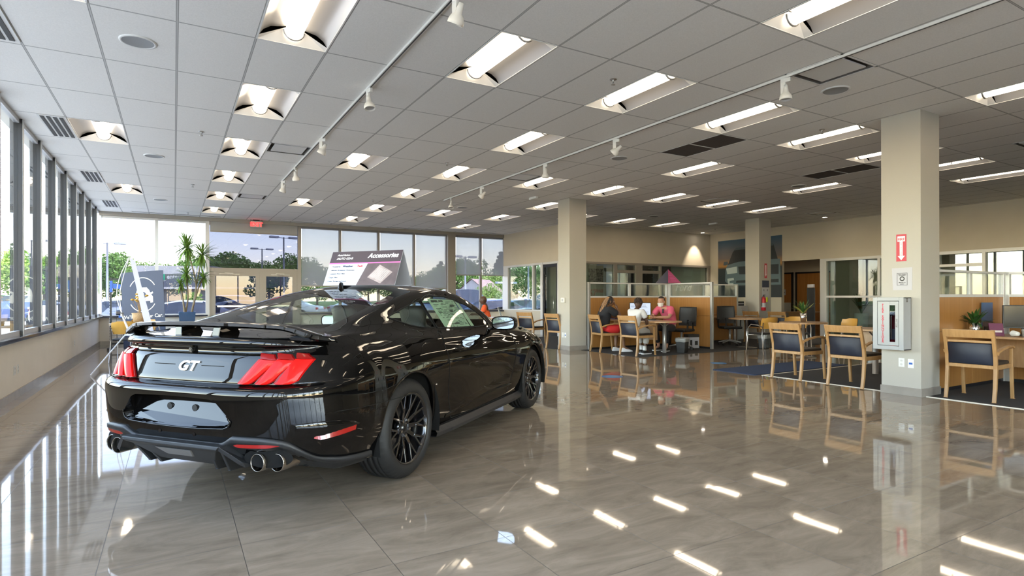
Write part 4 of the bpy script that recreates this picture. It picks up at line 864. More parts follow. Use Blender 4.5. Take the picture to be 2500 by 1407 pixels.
# patches laid on the rear surface: edges given as (y, z) polylines
def patch(left, right, name, m, off=.012, ns=6, nt=5, s=-1, bulge=.006, par=None, skirt=True):
    Lp, Rp = lin([(a, b, 0) for a, b in left], nt, False), lin([(a, b, 0) for a, b in right], nt, False); rows = []
    for a, b in zip(Lp, Rp):
        row = []
        for k in range(ns+1):
            t = k/ns; y = a[0]*(1-t)+b[0]*t; z = a[1]*(1-t)+b[1]*t; h, n = hx(s*y, z)
            if h is None: h = V((-1, s*y, z)); n = V((-1, 0, 0))
            o = off+bulge*(1-(2*t-1)**2); row.append(V((h.x-o, h.y-s*o*.25*(0), h.z)))
        rows.append(row)
    mb = MB(); mb.grid(rows, 0, True, flip=s < 0)
    if skirt:
        back = [[p+V((off+.02, 0, 0)) for p in r] for r in rows]
        for A_, B_ in ((rows[0], back[0]), (rows[-1], back[-1]), ([r[0] for r in rows], [r[0] for r in back]), ([r[-1] for r in rows], [r[-1] for r in back])): mb.grid([A_, B_], 0, False)
    return mb.build(name, m, par or CAR)
for s in (-1, 1):
    hb = patch([(.40, .785), (.51, .925), (.50, .965)], [(.735, .785), (.79, .87), (.72, .955)], 'tail_light', 'trim_gloss', .002, 8, 5, s, 0, skirt=False)
    for k, (bl, br, kl, kr, tl, tr) in enumerate(((.422, .492, .524, .612, .510, .585), (.530, .596, .619, .698, .602, .668), (.636, .712, .704, .772, .690, .735))):
        patch([(bl, .787), (bl+.012, .80), (kl-.012, .91), (kl, .922)], [(br, .785), (br+.022, .80), (kr-.004, .90), (kr, .915)], 'light_bar', 'red_lens_glow', .022, 6, 5, s, .012, hb)
        patch([(kl, .924), (tl, .955)], [(kr, .917), (tr, .947)], 'light_cap', 'red_lens_dark', .018, 3, 2, s, .002, hb)
        patch([(bl-.014, .787), (kl-.016, .922)], [(bl, .787), (kl, .922)], 'light_side', 'red_lens_dark', .012, 2, 4, s, 0, hb)
# panel strips, dark slots beside the badge
for s in (-1, 1): patch([(.105, .872), (.105, .876)], [(.28, .872), (.28, .876)], 'panel_slot', 'gap', .001, 4, 1, s, 0, skirt=False)
# number plate recess
R3 = MB(); pv = [SL.P(*p) for p in pl_uv]; loop = [V((p.x, -p.y, p.z)) for p in pv]+[V(p) for p in pv[::-1]][1:-1]
inn = [V((p.x+.10*(p.z-.50)/.2, p.y*.93, .615+(p.z-.615)*.86)) for p in loop]; n = len(loop)
R3.grid([loop+[loop[0]], inn+[inn[0]]], 0, False, flip=True); R3.add(inn, [list(range(n))]); R3.build('plate_recess', 'paint_black', CAR, bev=.003)
def xin(z): return -1.118+.10*(z-.50)/.2
for s in (-1, 1):
    MB().tube([(xin(.63)-.01, s*.10, .63), (xin(.63)+.0, s*.10, .63)], .02, 14).build('plate_mount', 'plastic_dark', CAR); MB().tube([(xin(.68)-.006, s*.09, .672), (xin(.68), s*.09, .672)], .008, 8).build('plate_screw', 'plastic_dark', CAR)
rim_ = MB(); rim_.tube([(p.x-.004, p.y, p.z) for p in loop if p.z < .60], .006, 6); rim_.build('recess_edge', 'paint_black', CAR)
# badges
def badge(s, size, mt, wide, name, par=CAR, ext=.006):
    m = MB(); text_mb(m, s, size, mt, 0, 'CENTER', shear=.25, bold=.0022, extrude=ext, wide=wide); return m.build(name, 'chrome', par, bev=.0015)
h, n_ = hx(0, .872); badge('GT', .082, Matrix.Translation((h.x-.010, 0, .842)) @ Matrix.Rotation(-pi/2, 4, 'Z') @ Matrix.Rotation(pi/2-.28, 4, 'X'), 1.35, 'rear_badge')
for s in (-1, 1):
    h = hy(2.235, .695, s)[0]; mt = Matrix.Translation((h.x, h.y+s*.004, .678)) @ Matrix.Rotation(0 if s < 0 else pi, 4, 'Z') @ Matrix.Rotation(pi/2, 4, 'X'); badge('5.0', .052, mt, 1.25, 'side_badge', ext=.003)
h = hx(0, .965)[0]; MB().tube([(h.x-.02, 0, .962), (h.x+.02, 0, .965)], .015, 16).tube([(h.x-.023, 0, .962), (h.x-.019, 0, .962)], .008, 12).build('rear_camera', 'plastic_dark', CAR)
for y, z in ((.12, .492), (-.15, .49), (-.66, .475), (.62, .475)):
    h = hx(y, z)[0]; MB().tube([(h.x-.003, y, z), (h.x+.01, y, z)], .011, 14).build('parking_sensor', 'trim_gloss', CAR)
# lower bumper of dark plastic following the body
def lowpt(u, z, off):
    ui = max(0, min(NU-1.01, u)); best = None
    for j in range(0, (NV-1)*4+1):
        v = j/4; p = SL.P(ui, v)
        if p.z >= z or best is None: best = (p, v)
        if p.z >= z: break
    p, v = best; du = SL.P(min(ui+.3, NU-1.01), v)-SL.P(max(ui-.3, 0), v); nn = V((-du.y, du.x, 0)).normalized(); return V((p.x, p.y, z if p.z < z+.08 else p.z))+nn*off
ub = SL.inv((-.455, .30), (0, 2), (30, US+4))[0]
US_ = [ub*k/40 for k in range(41)]
def ztop(u):
    y = LOW[int(u)][6].y; x = LOW[int(u)][6].x
    if y < .34: return .452
    if y < .40: return .452+.036*(y-.34)/.06
    return hermite([-1.2, -1.04, -1.0, -.955, -.90, -.80, -.62, -.4], [.490, .489, .468, .415, .366, .335, .314, .305], x)
for s in (-1, 1):
    rows = []
    for k in range(41):
        u = US_[k]; zt = ztop(u); zl = .30 if LOW[int(u)][6].x < -1.0 else .30-.05*min(1, (LOW[int(u)][6].x+1.0)/.2)
        pts = [lowpt(u, zt, -.004), lowpt(u, zt-.004, .014), lowpt(u, zt-.03, .020), lowpt(u, zt-.045, .006), lowpt(u, (zt+zl)/2-.01, -.004), V(lowpt(u, max(zl, .3), -.03))*1]
        pts[5].z = zl; pts.append(V((pts[5].x+.08, pts[5].y*.95, zl-.03)))
        rows.append([(p.x, p.y*s, p.z) for p in pts])
    MB().grid(rows, 0, True, flip=s > 0).build('bumper_valance', 'plastic_dark', CAR)
    # reflector strip, dark patch for the exhaust hollow and the twin tips
    m = MB(); rw = []
    for k in range(13): y = .44+.25*k/12; h = hx(s*y, .470)[0]; w_ = .011*min(1, k/1.5+.2, (12-k)/3+.15); rw.append([(h.x-.017, s*y, .449+w_*.8), (h.x-.014, s*y, .449-w_)])
    m.grid(rw, 0, True, flip=s < 0).build('reflector', 'red_reflector', CAR)
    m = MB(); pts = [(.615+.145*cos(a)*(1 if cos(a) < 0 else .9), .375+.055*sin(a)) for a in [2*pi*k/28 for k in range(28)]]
    m.add([(-1.06+.55*max(0, y-.45)**1.6, s*y, z) for y, z in pts], [list(range(28)) if s > 0 else list(range(28))[::-1]]).build('exhaust_hollow_shade', 'gap', CAR)  # flat black patch: shade of the exhaust hollow put into colour
    for y0 in (.560, .662):
        x0 = -1.055+(.04 if y0 > .6 else 0); t = MB(); z0 = .352
        t.lathe([(.038, .12), (.043, .02), (.046, .0), (.048, -.003), (.0505, .0), (.050, .02), (.044, .14)], 24, mtx=Matrix.Translation((x0, s*y0, z0)) @ Matrix.Rotation(s*.04, 4, 'Z') @ Matrix.Rotation(pi/2+.05, 4, 'Y'))
        t.build('exhaust_tip', 'exhaust', CAR); MB().tube([(x0+.10, s*y0, z0), (x0+.11, s*y0, z0)], .044, 16).build('exhaust_bore', 'gap', CAR)
    for y, yb in ((.37, .33), (.285, .235)):
        MB().add([(-1.128, s*y, .435), (-1.128, s*(y-.02), .435), (-1.02, s*yb, .275), (-1.02, s*(yb-.02), .275), (-.92, s*y, .44), (-.92, s*(y-.02), .44), (-.90, s*yb, .27), (-.90, s*(yb-.02), .27)], [(0, 1, 3, 2), (4, 6, 7, 5), (0, 2, 6, 4), (1, 5, 7, 3), (0, 4, 5, 1), (3, 2, 6, 7)]).build('diffuser_fin', 'plastic_dark', CAR, bev=.003)
    # reflector on the bumper side
    m = MB(); rw = []
    for k in range(9): t = k/8; x = -.90+.25*t; z = .478+.016*t; h_ = .020-.007*t*t; q = hy(x, z, s)[0]; rw.append([(x+.012, q.y+s*.004, z+h_*(.6 if k == 0 else 1)), (x, q.y+s*.006, z-h_*(.2 if k == 0 else 1))])
    m.grid(rw, 0, True, flip=s < 0).build('side_reflector', 'red_reflector', CAR)
    # dark ledge scooped above it
    m = MB(); rw = []
    for k in range(13): t = k/12; x = -.98+.36*t; z = .545-.03*t; q = hy(x, z, s)[0]; w_ = .032*sin(pi*min(1, .15+.85*t))**.6; rw.append([(x, q.y+s*.002, z+w_), (x, q.y+s*.014, z), (x, q.y+s*.002, z-w_*.8)])
    m.grid(rw, 0, True, flip=s < 0).build('bumper_crease', 'paint_black', CAR)
    # side skirt
    m = MB(); rw = []
    for k in range(25): x = .40+1.93*k/24; e = .02*min(1, k/3, (24-k)/3); rw.append([(x, s*.86, .262), (x, s*(.885+e*.5), .262), (x, s*(.915+e), .225), (x, s*(.905+e), .195), (x, s*.80, .19)])
    m.grid(rw, 0, False, flip=s > 0).build('side_skirt', 'plastic_dark', CAR, bev=.003)
    # door scoop line
    m = MB(); rw = []
    for k in range(25): x = .62+1.42*k/24; t = k/24; z = .325+.055*sin(pi*min(1, t*1.2)/2)+.01*t; w_ = .055*sin(pi*min(1, .06+t*.93))**.55; q = hy(x, z, s)[0]; q2 = hy(x, z+w_, s)[0]; rw.append([(x, q2.y+s*.001, z+w_), (x, q2.y+s*.001-s*.012, z+w_-.01), (x, q.y+s*.004, z), (x, q.y-s*.0, z-.03)])
    m.grid(rw, 0, True, flip=s > 0).build('door_scoop', 'paint_black', DOOR if s < 0 else DOORL)
    # handle
    q = hy(.82, .842, s)[0]; dd = DOOR if s < 0 else DOORL
    hd = MB(); hd.tube([(.72, q.y+s*.002, .842), (.74, q.y+s*.03, .845), (.80, q.y+s*.042, .846), (.87, q.y+s*.038, .846), (.92, q.y+s*.004, .842)], [.010, .015, .017, .016, .010], 10, squash=(1, .8)); hd.build('door_handle', 'paint_black', dd)
    MB().ball((.82, q.y+s*.0, .838), (.085, .008, .026), 8).build('handle_cup', 'gap', dd)
    # mirror
    mm = MB(); mm.tube([(1.69, s*.80, .965), (1.66, s*.92, .972)], [.03, .022], 8, squash=(1.2, .6)); rowsM = []
    for x, sc_ in ((1.565, .93), (1.58, 1.0), (1.62, 1.0), (1.68, .88), (1.72, .62), (1.735, .25)):
        rowsM.append([(x, s*(1.0+.125*sc_*(abs(cos(a))**.6)*(1 if cos(a) > 0 else -1)), 1.025+.068*sc_*(abs(sin(a))**.6)*(1 if sin(a) > 0 else -1)) for a in [2*pi*k/24 for k in range(24)]])
    mm.grid(rowsM, 0, True, True, flip=s < 0); mr = mm.build('door_mirror', 'trim_gloss', CAR, weld=True)
    rowsM = [[(1.572+d_, s*(1.0+.108*(abs(cos(a))**.6)*(1 if cos(a) > 0 else -1)), 1.025+.055*(abs(sin(a))**.6)*(1 if sin(a) > 0 else -1)) for a in [2*pi*k/24 for k in range(24)]] for d_ in (0,)]
    MB().add(rowsM[0], [list(range(24))[::s]]).build('mirror_glass', 'mirror_glass', mr)
# central diffuser body, reversing light
MB().add([(-1.155, -.385, .448), (-1.155, .385, .448), (-1.16, .37, .428), (-1.16, -.37, .428), (-1.125, .33, .405), (-1.125, -.33, .405), (-1.03, .22, .305), (-1.03, -.22, .305), (-.88, .40, .455), (-.88, -.40, .455), (-.86, .22, .285), (-.86, -.22, .285), (-1.09, -.43, .35), (-1.09, .43, .35)],
    [(0, 1, 2, 3), (3, 2, 4, 5), (5, 4, 6, 7), (7, 6, 10, 11), (1, 8, 10, 6, 4, 2), (0, 3, 5, 7, 11, 9), (0, 9, 8, 1)]).build('diffuser', 'plastic_dark', CAR, bev=.004)
for s in (-1, 1): MB().add([(-1.155, s*.385, .448), (-1.15, s*.375, .425), (-1.10, s*.475, .345), (-1.08, s*.50, .325), (-1.10, s*.50, .36), (-1.0, s*.50, .32), (-1.0, s*.40, .44)], [(0, 1, 2, 4), (4, 2, 3), (0, 4, 5, 6), (4, 3, 5)]).build('diffuser_strake', 'plastic_dark', CAR, bev=.003)
MB().add([(-1.128, -.14, .400), (-1.128, .14, .400), (-1.085, .09, .352), (-1.085, -.11, .352), (-1.10, -.14, .400), (-1.10, .14, .400), (-1.06, .09, .345), (-1.06, -.11, .345)], [(0, 1, 2, 3), (4, 7, 6, 5), (0, 3, 7, 4), (1, 5, 6, 2), (0, 4, 5, 1), (3, 2, 6, 7)]).build('reversing_light', 'clear_lens', CAR, bev=.002)
# spoiler
sp = [(0, -.990, -.80, 1.124, .026), (.30, -.98, -.79, 1.121, .026), (.48, -.955, -.775, 1.115, .026), (.60, -.92, -.76, 1.108, .028), (.68, -.885, -.745, 1.088, .034), (.75, -.86, -.73, 1.064, .038), (.81, -.82, -.72, 1.045, .032), (.862, -.768, -.73, 1.028, .014)]
full = [(-a, b, c, d, e) for a, b, c, d, e in sp[:0:-1]]+sp; rows = []
for y, xr, xf, z, th in full:
    L_ = xf-xr; rows.append([(xr, y, z), (xr+L_*.12, y, z+.006), (xr+L_*.5, y, z+.002), (xf-.01, y, z-.014), (xf, y, z-.020), (xf-.01, y, z-.024), (xr+L_*.5, y, z-th*.9), (xr+.015, y, z-th), (xr, y, z-th*.6)])
rows = [list(r) for r in zip(*[crom([r[k] for r in rows], 4) for k in range(9)])]
w_ = MB().grid([[tuple(p) for p in r] for r in rows], 0, True, True); w_.f.append(list(range(9))); w_.m.append(0); w_.sm.append(False); k_ = len(rows)*9-9; w_.f.append([k_+i for i in range(9)][::-1]); w_.m.append(0); w_.sm.append(False)
SP = w_.build('rear_spoiler', 'paint_black', CAR); es_ = SP.modifiers.new('e', 'EDGE_SPLIT'); es_.split_angle = R(32)
for s in (-1, 1):
    MB().add([(-.955, s*.185, 1.106), (-.955, s*.13, 1.106), (-.965, s*.175, 1.03), (-.965, s*.12, 1.03), (-.83, s*.185, 1.106), (-.83, s*.13, 1.106), (-.79, s*.175, 1.04), (-.79, s*.12, 1.04)], [(0, 1, 3, 2), (4, 6, 7, 5), (0, 2, 6, 4), (1, 5, 7, 3), (0, 4, 5, 1), (2, 3, 7, 6)]).build('spoiler_support', 'paint_black', SP, bev=.004)
    MB().add([(-.86, s*.77, 1.02), (-.70, s*.82, 1.02), (-.70, s*.70, 1.03), (-.90, s*.62, 1.03), (-.84, s*.70, 1.075), (-.72, s*.75, 1.062), (-.78, s*.80, 1.045)], [(0, 6, 1), (0, 3, 4), (0, 4, 6), (4, 5, 6), (6, 5, 1), (3, 2, 5, 4), (1, 5, 2)]).build('spoiler_foot', 'trim_gloss', SP)
# antenna fin, roof brake light
rows = []
for k in range(9): t = k/8; x = .40+.20*t; hh = [.004, .058, .062, .052, .038, .026, .016, .008, .002][k]; w = .028*sin(pi*min(1, .1+.9*t))**.5; z = hermite(XS, [q[0] for q in TB], x)-.006; rows.append([(x-.01*(hh > .05), -w, z), (x, -w*.45, z+hh*.5), (x-.03*(hh > .05), 0, z+hh), (x, w*.45, z+hh*.5), (x-.01*(hh > .05), w, z)])
MB().grid(rows, 0, True).build('antenna_fin', 'paint_black', CAR, sub=1)
MB().grid([[(.466+.0*abs(y), y, 1.338-.03*(y/.4)**2*1.0+.012) for y in [-.17+.34*k/8 for k in range(9)]], [(.452, y, 1.345-.03*(y/.4)**2) for y in [-.17+.34*k/8 for k in range(9)]], [(.49, y, 1.358-.03*(y/.4)**2) for y in [-.17+.34*k/8 for k in range(9)]]], 0, True).build('high_brake_light', 'trim_gloss', CAR)
# window sticker on the right door glass
def gpt(x, z, s=-1, off=.012):
    u = SU.inv((x, z), (0, 2), (US, UE)); p = SU.P(*u); return V((p.x, s*(p.y-off), p.z))
def sheet(c, name, m, nx=5, nz=5, off=.012):
    (a, b, c_, d) = c; rows = []
    for i in range(nz+1):
        t = i/nz; l0 = V(a)*(1-t)+V(d)*t; r0 = V(b)*(1-t)+V(c_)*t; rows.append([gpt(*(l0*(1-j/nx)+r0*(j/nx))[:2], off=off) for j in range(nx+1)])
    return MB().grid(rows, 0, True).build(name, m, CAR)
st = sheet([(.76, 1.262, 0), (1.235, 1.248, 0), (1.31, 1.008, 0), (.80, 1.018, 0)], 'window_sticker', 'green_film')
sheet([(1.26, 1.235, 0), (1.33, 1.215, 0), (1.40, 1.005, 0), (1.33, 1.008, 0)], 'window_sticker', 'green_film')
im = MB(); rnd = random.Random(3)
for r_ in range(20):
    z = 1.235-.0112*r_; x = .80+.004*r_
    while x < 1.18+.004*r_:
        L_ = rnd.uniform(.02, .11)
        if rnd.random() < .72: im.add([gpt(x, z, -1, .010), gpt(x+L_, z-.0005, -1, .010), gpt(x+L_, z-.005, -1, .010), gpt(x, z-.0045, -1, .010)], [(0, 1, 2, 3)])
        x += L_+rnd.uniform(.01, .04)
for x, z, a, b in ((.80, 1.25, .11, .016), (1.02, 1.05, .10, .014), (1.05, 1.16, .06, .02), (.93, 1.248, .08, .014), (1.10, 1.205, .09, .018)): im.add([gpt(x, z, -1, .0095), gpt(x+a, z, -1, .0095), gpt(x+a, z-b, -1, .0095), gpt(x, z-b, -1, .0095)], [(0, 1, 2, 3)])
im.build('printed_lines', 'ink', st)
# cabin
def seat(x, y):
    m = MB(); rows = []
    for z, w, d, xo in ((.45, .24, .10, -.02), (.60, .26, .11, -.05), (.80, .26, .10, -.10), (.98, .20, .08, -.155), (1.03, .13, .06, -.165), (1.06, .12, .055, -.17), (1.16, .14, .055, -.185), (1.20, .09, .04, -.19)):
        rows.append([(x+xo+d*cos(a)*(.9), y+w*(abs(sin(a))**.7)*(1 if sin(a) > 0 else -1), z) for a in [2*pi*k/16 for k in range(16)]])
    m.grid(rows, 0, True, True); m.f.append([len(m.v)-16+i for i in range(16)]); m.m.append(0); m.sm.append(True); m.box((x-.05, y-.25, .30), (x+.45, y+.25, .45)); m.build('seat', 'seat_leather', CAR)
seat(1.15, .37); seat(1.15, -.37)
MB().box((.10, -.62, .30), (.55, .62, .62)).box((.02, -.60, .55), (.22, .60, .95)).build('rear_bench', 'seat_leather', CAR, bev=.05); MB().box((-.55, -.60, .93), (.05, .60, .96)).build('parcel_shelf', 'seat_leather', CAR)
MB().box((1.78, -.70, .60), (2.25, .70, .93)).build('dashboard', 'seat_leather', CAR, bev=.06); MB().box((0, -.78, .25), (2.2, .78, .30)).build('cabin_floor', 'seat_leather', CAR)
MB().tube([(1.66+.05*sin(2*pi*k/24), .37+.19*cos(2*pi*k/24), .86+.17*sin(2*pi*k/24)) for k in range(25)], .016, 6, cap=False).build('steering_wheel', 'seat_leather', CAR)
MB().ball((1.62, 0, 1.255), (.02, .12, .035), 8).build('rear_view_mirror', 'trim_gloss', CAR)
for s in (-1, 1): MB().box((3.30, s*.45-.16, .60), (3.50, s*.45+.16, .70)).build('headlight', 'clear_lens', CAR, bev=.02)
# wheels
def wheel(x, s, wd, rt, yc):
    fl = Matrix.Translation((x, s*yc, rt)) @ (Matrix.Rotation(pi, 4, 'Z') if s > 0 else Matrix.Identity(4)) @ Matrix.Rotation(pi/2, 4, 'X')   # local +z points outwards (away from the car)
    W_ = bpy.data.objects.new('wheel', None); COL.objects.link(W_); W_.parent = CAR; W_.matrix_local = fl; W_.empty_display_size = .1
    h = wd/2; n = 144; prof = [(.247, h-.02), (.255, h-.004), (.275, h+.004), (.300, h+.002), (.322, h-.012), (rt-.012, h-.030), (rt-.004, h-.042), (rt-.001, h-.06)]
    gr = []
    for g in (.33, .12, -.12, -.33):
        gr += [(rt, g*h*1.4+.006), (rt-.008, g*h*1.4+.004), (rt-.008, g*h*1.4-.004), (rt, g*h*1.4-.006)]
    prof = prof+gr+[(r, -z) for r, z in prof[::-1]]; rows = []
    for r, z in prof:
        sip = (rt-.02 < r < rt-.003) or (r > rt-.0025 and abs(z) > h*.55)
        rows.append([((r-(.0045 if sip and k % 3 == 0 else 0))*cos(2*pi*k/n), (r-(.0045 if sip and k % 3 == 0 else 0))*sin(2*pi*k/n), z) for k in range(n)])
    MB().grid(rows, 0, True, True, flip=True).build('tyre', 'tyre', W_)
    rm = MB(); rm.lathe([(.205, -h+.02), (.225, -.02), (.232, h-.05), (.236, h-.018), (.247, h-.006), (.253, h-.010), (.250, h-.025)], 64); rm.build('rim', 'rim_black', W_)
    sk = MB(); d0 = h-.045
    for k in range(10):
        a = 2*pi*k/10; dirv = V((cos(a), sin(a), 0)); pv_ = V((-sin(a), cos(a), 0))
        def bar(p, q, w0, w1, z0, z1, th=.022):
            t = (q-p).normalized(); u = V((-t.y, t.x, 0)); c = [p+u*w0, p-u*w0, q-u*w1, q+u*w1]
            top = [(c[0].x, c[0].y, z0), (c[1].x, c[1].y, z0), (c[2].x, c[2].y, z1), (c[3].x, c[3].y, z1)]; b0 = [(x_, y_, z_-th) for x_, y_, z_ in top]
            sk.add(top+b0, [(0, 3, 2, 1), (4, 5, 6, 7), (0, 4, 7, 3), (1, 2, 6, 5), (3, 7, 6, 2), (0, 1, 5, 4)])
        mid = dirv*.135
        bar(dirv*.05, mid, .017, .0125, d0-.012, d0+.012); 
        for q in (-1, 1): bar(mid-dirv*.012, V((cos(a+q*.155), sin(a+q*.155), 0))*.243, .0085, .0065, d0+.012, d0+.028)
    sk.lathe([(.001, d0-.005), (.033, d0-.004), (.036, d0-.012), (.07, d0-.016), (.078, d0-.03), (.078, d0-.05)], 32); sk.build('spokes', 'rim_black', W_, bev=.002, seg=1)
    for k in range(5): a = 2*pi*(k+.5)/5+.3; MB().tube([(.057*cos(a), .057*sin(a), d0-.03), (.057*cos(a), .057*sin(a), d0+.002)], .0105, 6).build('lug_nut', 'chrome', W_)
    MB().lathe([(.001, d0-.001), (.026, d0-.001), (.029, d0-.006)], 20).build('centre_cap', 'trim_gloss', W_)
    MB().lathe([(.08, -.01), (.175, -.01), (.175, .012), (.08, .012)], 40).build('brake_disc', 'disc', W_)
    MB().add([(.13*cos(a), .13*sin(a), z) for z in (-.03, .03) for a in [2.3+.1*k for k in range(9)]]+[(.19*cos(a), .19*sin(a), z) for z in (-.03, .03) for a in [2.3+.1*k for k in range(9)]], [(i, i+1, i+10, i+9) for i in range(8)]+[(18+i, 27+i, 28+i, 19+i) for i in range(8)]+[(9+i, 10+i, 28+i, 27+i) for i in range(8)]+[(i, 18+i, 19+i, i+1) for i in range(8)]).build('brake_caliper', 'plastic_dark', W_)
for s in (-1, 1): wheel(0, s, .272, .350, .785); wheel(2.72, s, .255, .344, .785)
# ---- tent sign on the roof
mat('sign_dark', (.045, .032, .042), .35); mat('sign_pink', (.62, .12, .34), .4); mat('sign_pale', (.60, .66, .78), .4); mat('sign_navyink', (.05, .06, .11), .5); mat('sign_redink', (.6, .03, .04), .5); mat('mat_photo', (.42, .34, .33), .5, noise=.5, nscale=9); mat('photo_dark', (.12, .085, .09), .5, noise=.4, nscale=7); mat('sign_side', (.34, .36, .42), .5); mat('mat_grey', (.55, .48, .46), .5); mat('sign_white', (.85, .85, .88), .4)
ca, sa = cos(R(39.11)), sin(R(39.11)); ox, oy = .58, -.16
SG = thing('tent_sign', 'folded cardboard tent sign reading Accessories standing on the black roof', 'sign', (.864+ox*ca-oy*sa, 4.604+ox*sa+oy*ca, 1.374), R(39.11))
up = V((.135, 0, .292)); Wd, Hh = .70, up.length; upn = up.normalized(); rt_ = V((0, -1, 0)); nn_ = rt_.cross(upn)
FM = Matrix((rt_, upn, nn_)).transposed().to_4x4(); FM.translation = V((-.135, .35, 0))+nn_*.002    # local x: right, y: up the face
def q4(m, a, b, c, d, z, mi): m.add([(a[0], a[1], z), (b[0], b[1], z), (c[0], c[1], z), (d[0], d[1], z)], [(0, 1, 2, 3)], mi, mtx=FM); return m
MB().add([(0, 0, -.004), (Wd, 0, -.004), (Wd, Hh, -.004), (0, Hh, -.004), (0, 0, 0), (Wd, 0, 0), (Wd, Hh, 0), (0, Hh, 0)], [(3, 2, 1, 0), (4, 5, 6, 7), (0, 1, 5, 4), (1, 2, 6, 5), (2, 3, 7, 6), (3, 0, 4, 7)], mtx=FM).build('front_panel', 'sign_pale', SG)
MB().add([(.135, .35, 0), (.135, -.35, 0), (0, -.35, .292), (0, .35, .292), (.131, .35, 0), (.131, -.35, 0), (-.004, -.35, .292), (-.004, .35, .292)], [(0, 1, 2, 3), (7, 6, 5, 4), (1, 0, 4, 5), (0, 3, 7, 4), (2, 1, 5, 6)]).build('back_panel', 'sign_side', SG)
m = MB(); q4(m, (0, Hh*.66), (Wd, Hh*.66), (Wd, Hh), (0, Hh), .001, 0); q4(m, (0, Hh*.625), (Wd, Hh*.625), (Wd, Hh*.66), (0, Hh*.66), .001, 1); q4(m, (Wd*.47, 0), (Wd, 0), (Wd, Hh*.625), (Wd*.555, Hh*.625), .001, 2)
m.build('header_print', ['sign_dark', 'sign_pink', 'photo_dark'], SG)
q4(MB(), (Wd*.60, Hh*.22), (Wd*.80, Hh*.04), (Wd*.93, Hh*.36), (Wd*.73, Hh*.58), .0015, 0).build('floor_mat_photo', 'mat_photo', SG)
m = MB()
for k in range(9): t = k/9; q4(m, (Wd*(.625+.19*t), Hh*(.25-.16*t)), (Wd*(.632+.19*t), Hh*(.245-.16*t)), (Wd*(.745+.16*t), Hh*(.50-.13*t)), (Wd*(.738+.16*t), Hh*(.505-.13*t)), .002, 0)
m.build('mat_ribs', 'mat_grey', SG)
def st2(s_, x, y, sz, mi, **k): text_mb(TX, s_, sz, FM @ Matrix.Translation((x, y, .0022)), mi, **k)
TX = MB(); st2('Accessories', Wd*.95, Hh*.79, .060, 0, align='RIGHT', shear=.25, bold=.0015); st2('AutoNation', Wd*.09, Hh*.865, .026, 0, shear=.15); st2('/AUTO GEAR', Wd*.09, Hh*.755, .028, 0, shear=.2)
TX.build('header_lettering', 'sign_white', SG)
TX = MB(); st2('Presented by', Wd*.055, Hh*.53, .016, 0, shear=.2); st2('Weather', Wd*.205, Hh*.53, .024, 0, shear=.1, bold=.001, wide=1.2); st2('Tech', Wd*.415, Hh*.53, .024, 1, shear=.1, bold=.001, wide=1.1)
for k, q in enumerate(('Interior & Exterior Protection', 'Custom Floor Mats', 'Cargo Mats', 'Cargo Storage and more')): st2('\u2022 '+q, Wd*(.04-.004*k), Hh*(.42-.105*k), .019, 0, shear=.25)
TX.build('body_lettering', ['sign_navyink', 'sign_redink'], SG)
# ================================================================ FURNITURE
mat('navy_leather', (.012, .016, .032), .45, bump=.2, bscale=250); mat('black_leather', (.010, .010, .011), .42); mat('cafe_ply', (.62, .33, .065), .35, noise=.12, nscale=6); mat('bin_black', (.012, .012, .013), .4); mat('bag_film', (.30, .31, .31), .3)
mat('leaf_dark', (.035, .10, .02), .45, noise=.4, nscale=20); mat('leaf_yellow', (.30, .34, .07), .45); mat('leaf_yucca', (.16, .30, .05), .45, noise=.35, nscale=9); mat('stem', (.33, .27, .18), .8, noise=.3, nscale=30); mat('soil', (.12, .09, .07), .95); mat('pot_blue', (.02, .09, .24), .25); mat('pot_white', (.6, .6, .58), .4)
mat('cloth_black', (.012, .013, .018), .9, bump=.1, bscale=300); mat('cabinet_red', (.5, .02, .03), .35); mat('label_yellow', (.65, .78, .03), .6); mat('paper_white', (.46, .46, .50), .7); mat('fire_red', (.48, .035, .06), .5); mat('black_ink', (.03, .03, .03), .7); mat('banner_navy', (.030, .040, .075), .6); mat('banner_cream', (.72, .68, .60), .7); mat('pole_white', (.72, .72, .74), .35); mat('x_banner', (.42, .40, .46), .6)
mat('blue_plastic', (.015, .10, .42), .35); mat('flower_ochre', (.42, .25, .04), .8); mat('basket', (.42, .27, .13), .8, noise=.3, nscale=60); mat('poster_sky', (.05, .12, .26), .4); mat('purple_card', (.12, .02, .06), .5); mat('magenta', (.36, .03, .14), .4); mat('navy_card', (.03, .03, .055), .4); mat('skin_tone', (.5, .3, .2), .6)
def crossb(mb, p, q, w, t, mi=0):   # bar of w x t section between two points (w across y, t the other way)
    p, q = V(p), V(q); d = (q-p).normalized(); u = V((0, 1, 0)); n = d.cross(u).normalized()
    if abs(d.y) > .9: u = V((0, 0, 1)); n = d.cross(u).normalized()
    vs = [c+u*a*w/2+n*b*t/2 for c in (p, q) for a, b in ((-1, -1), (1, -1), (1, 1), (-1, 1))]; mb.add(vs, [(3, 2, 1, 0), (4, 5, 6, 7), (0, 1, 5, 4), (1, 2, 6, 5), (2, 3, 7, 6), (3, 0, 4, 7)], mi); return mb
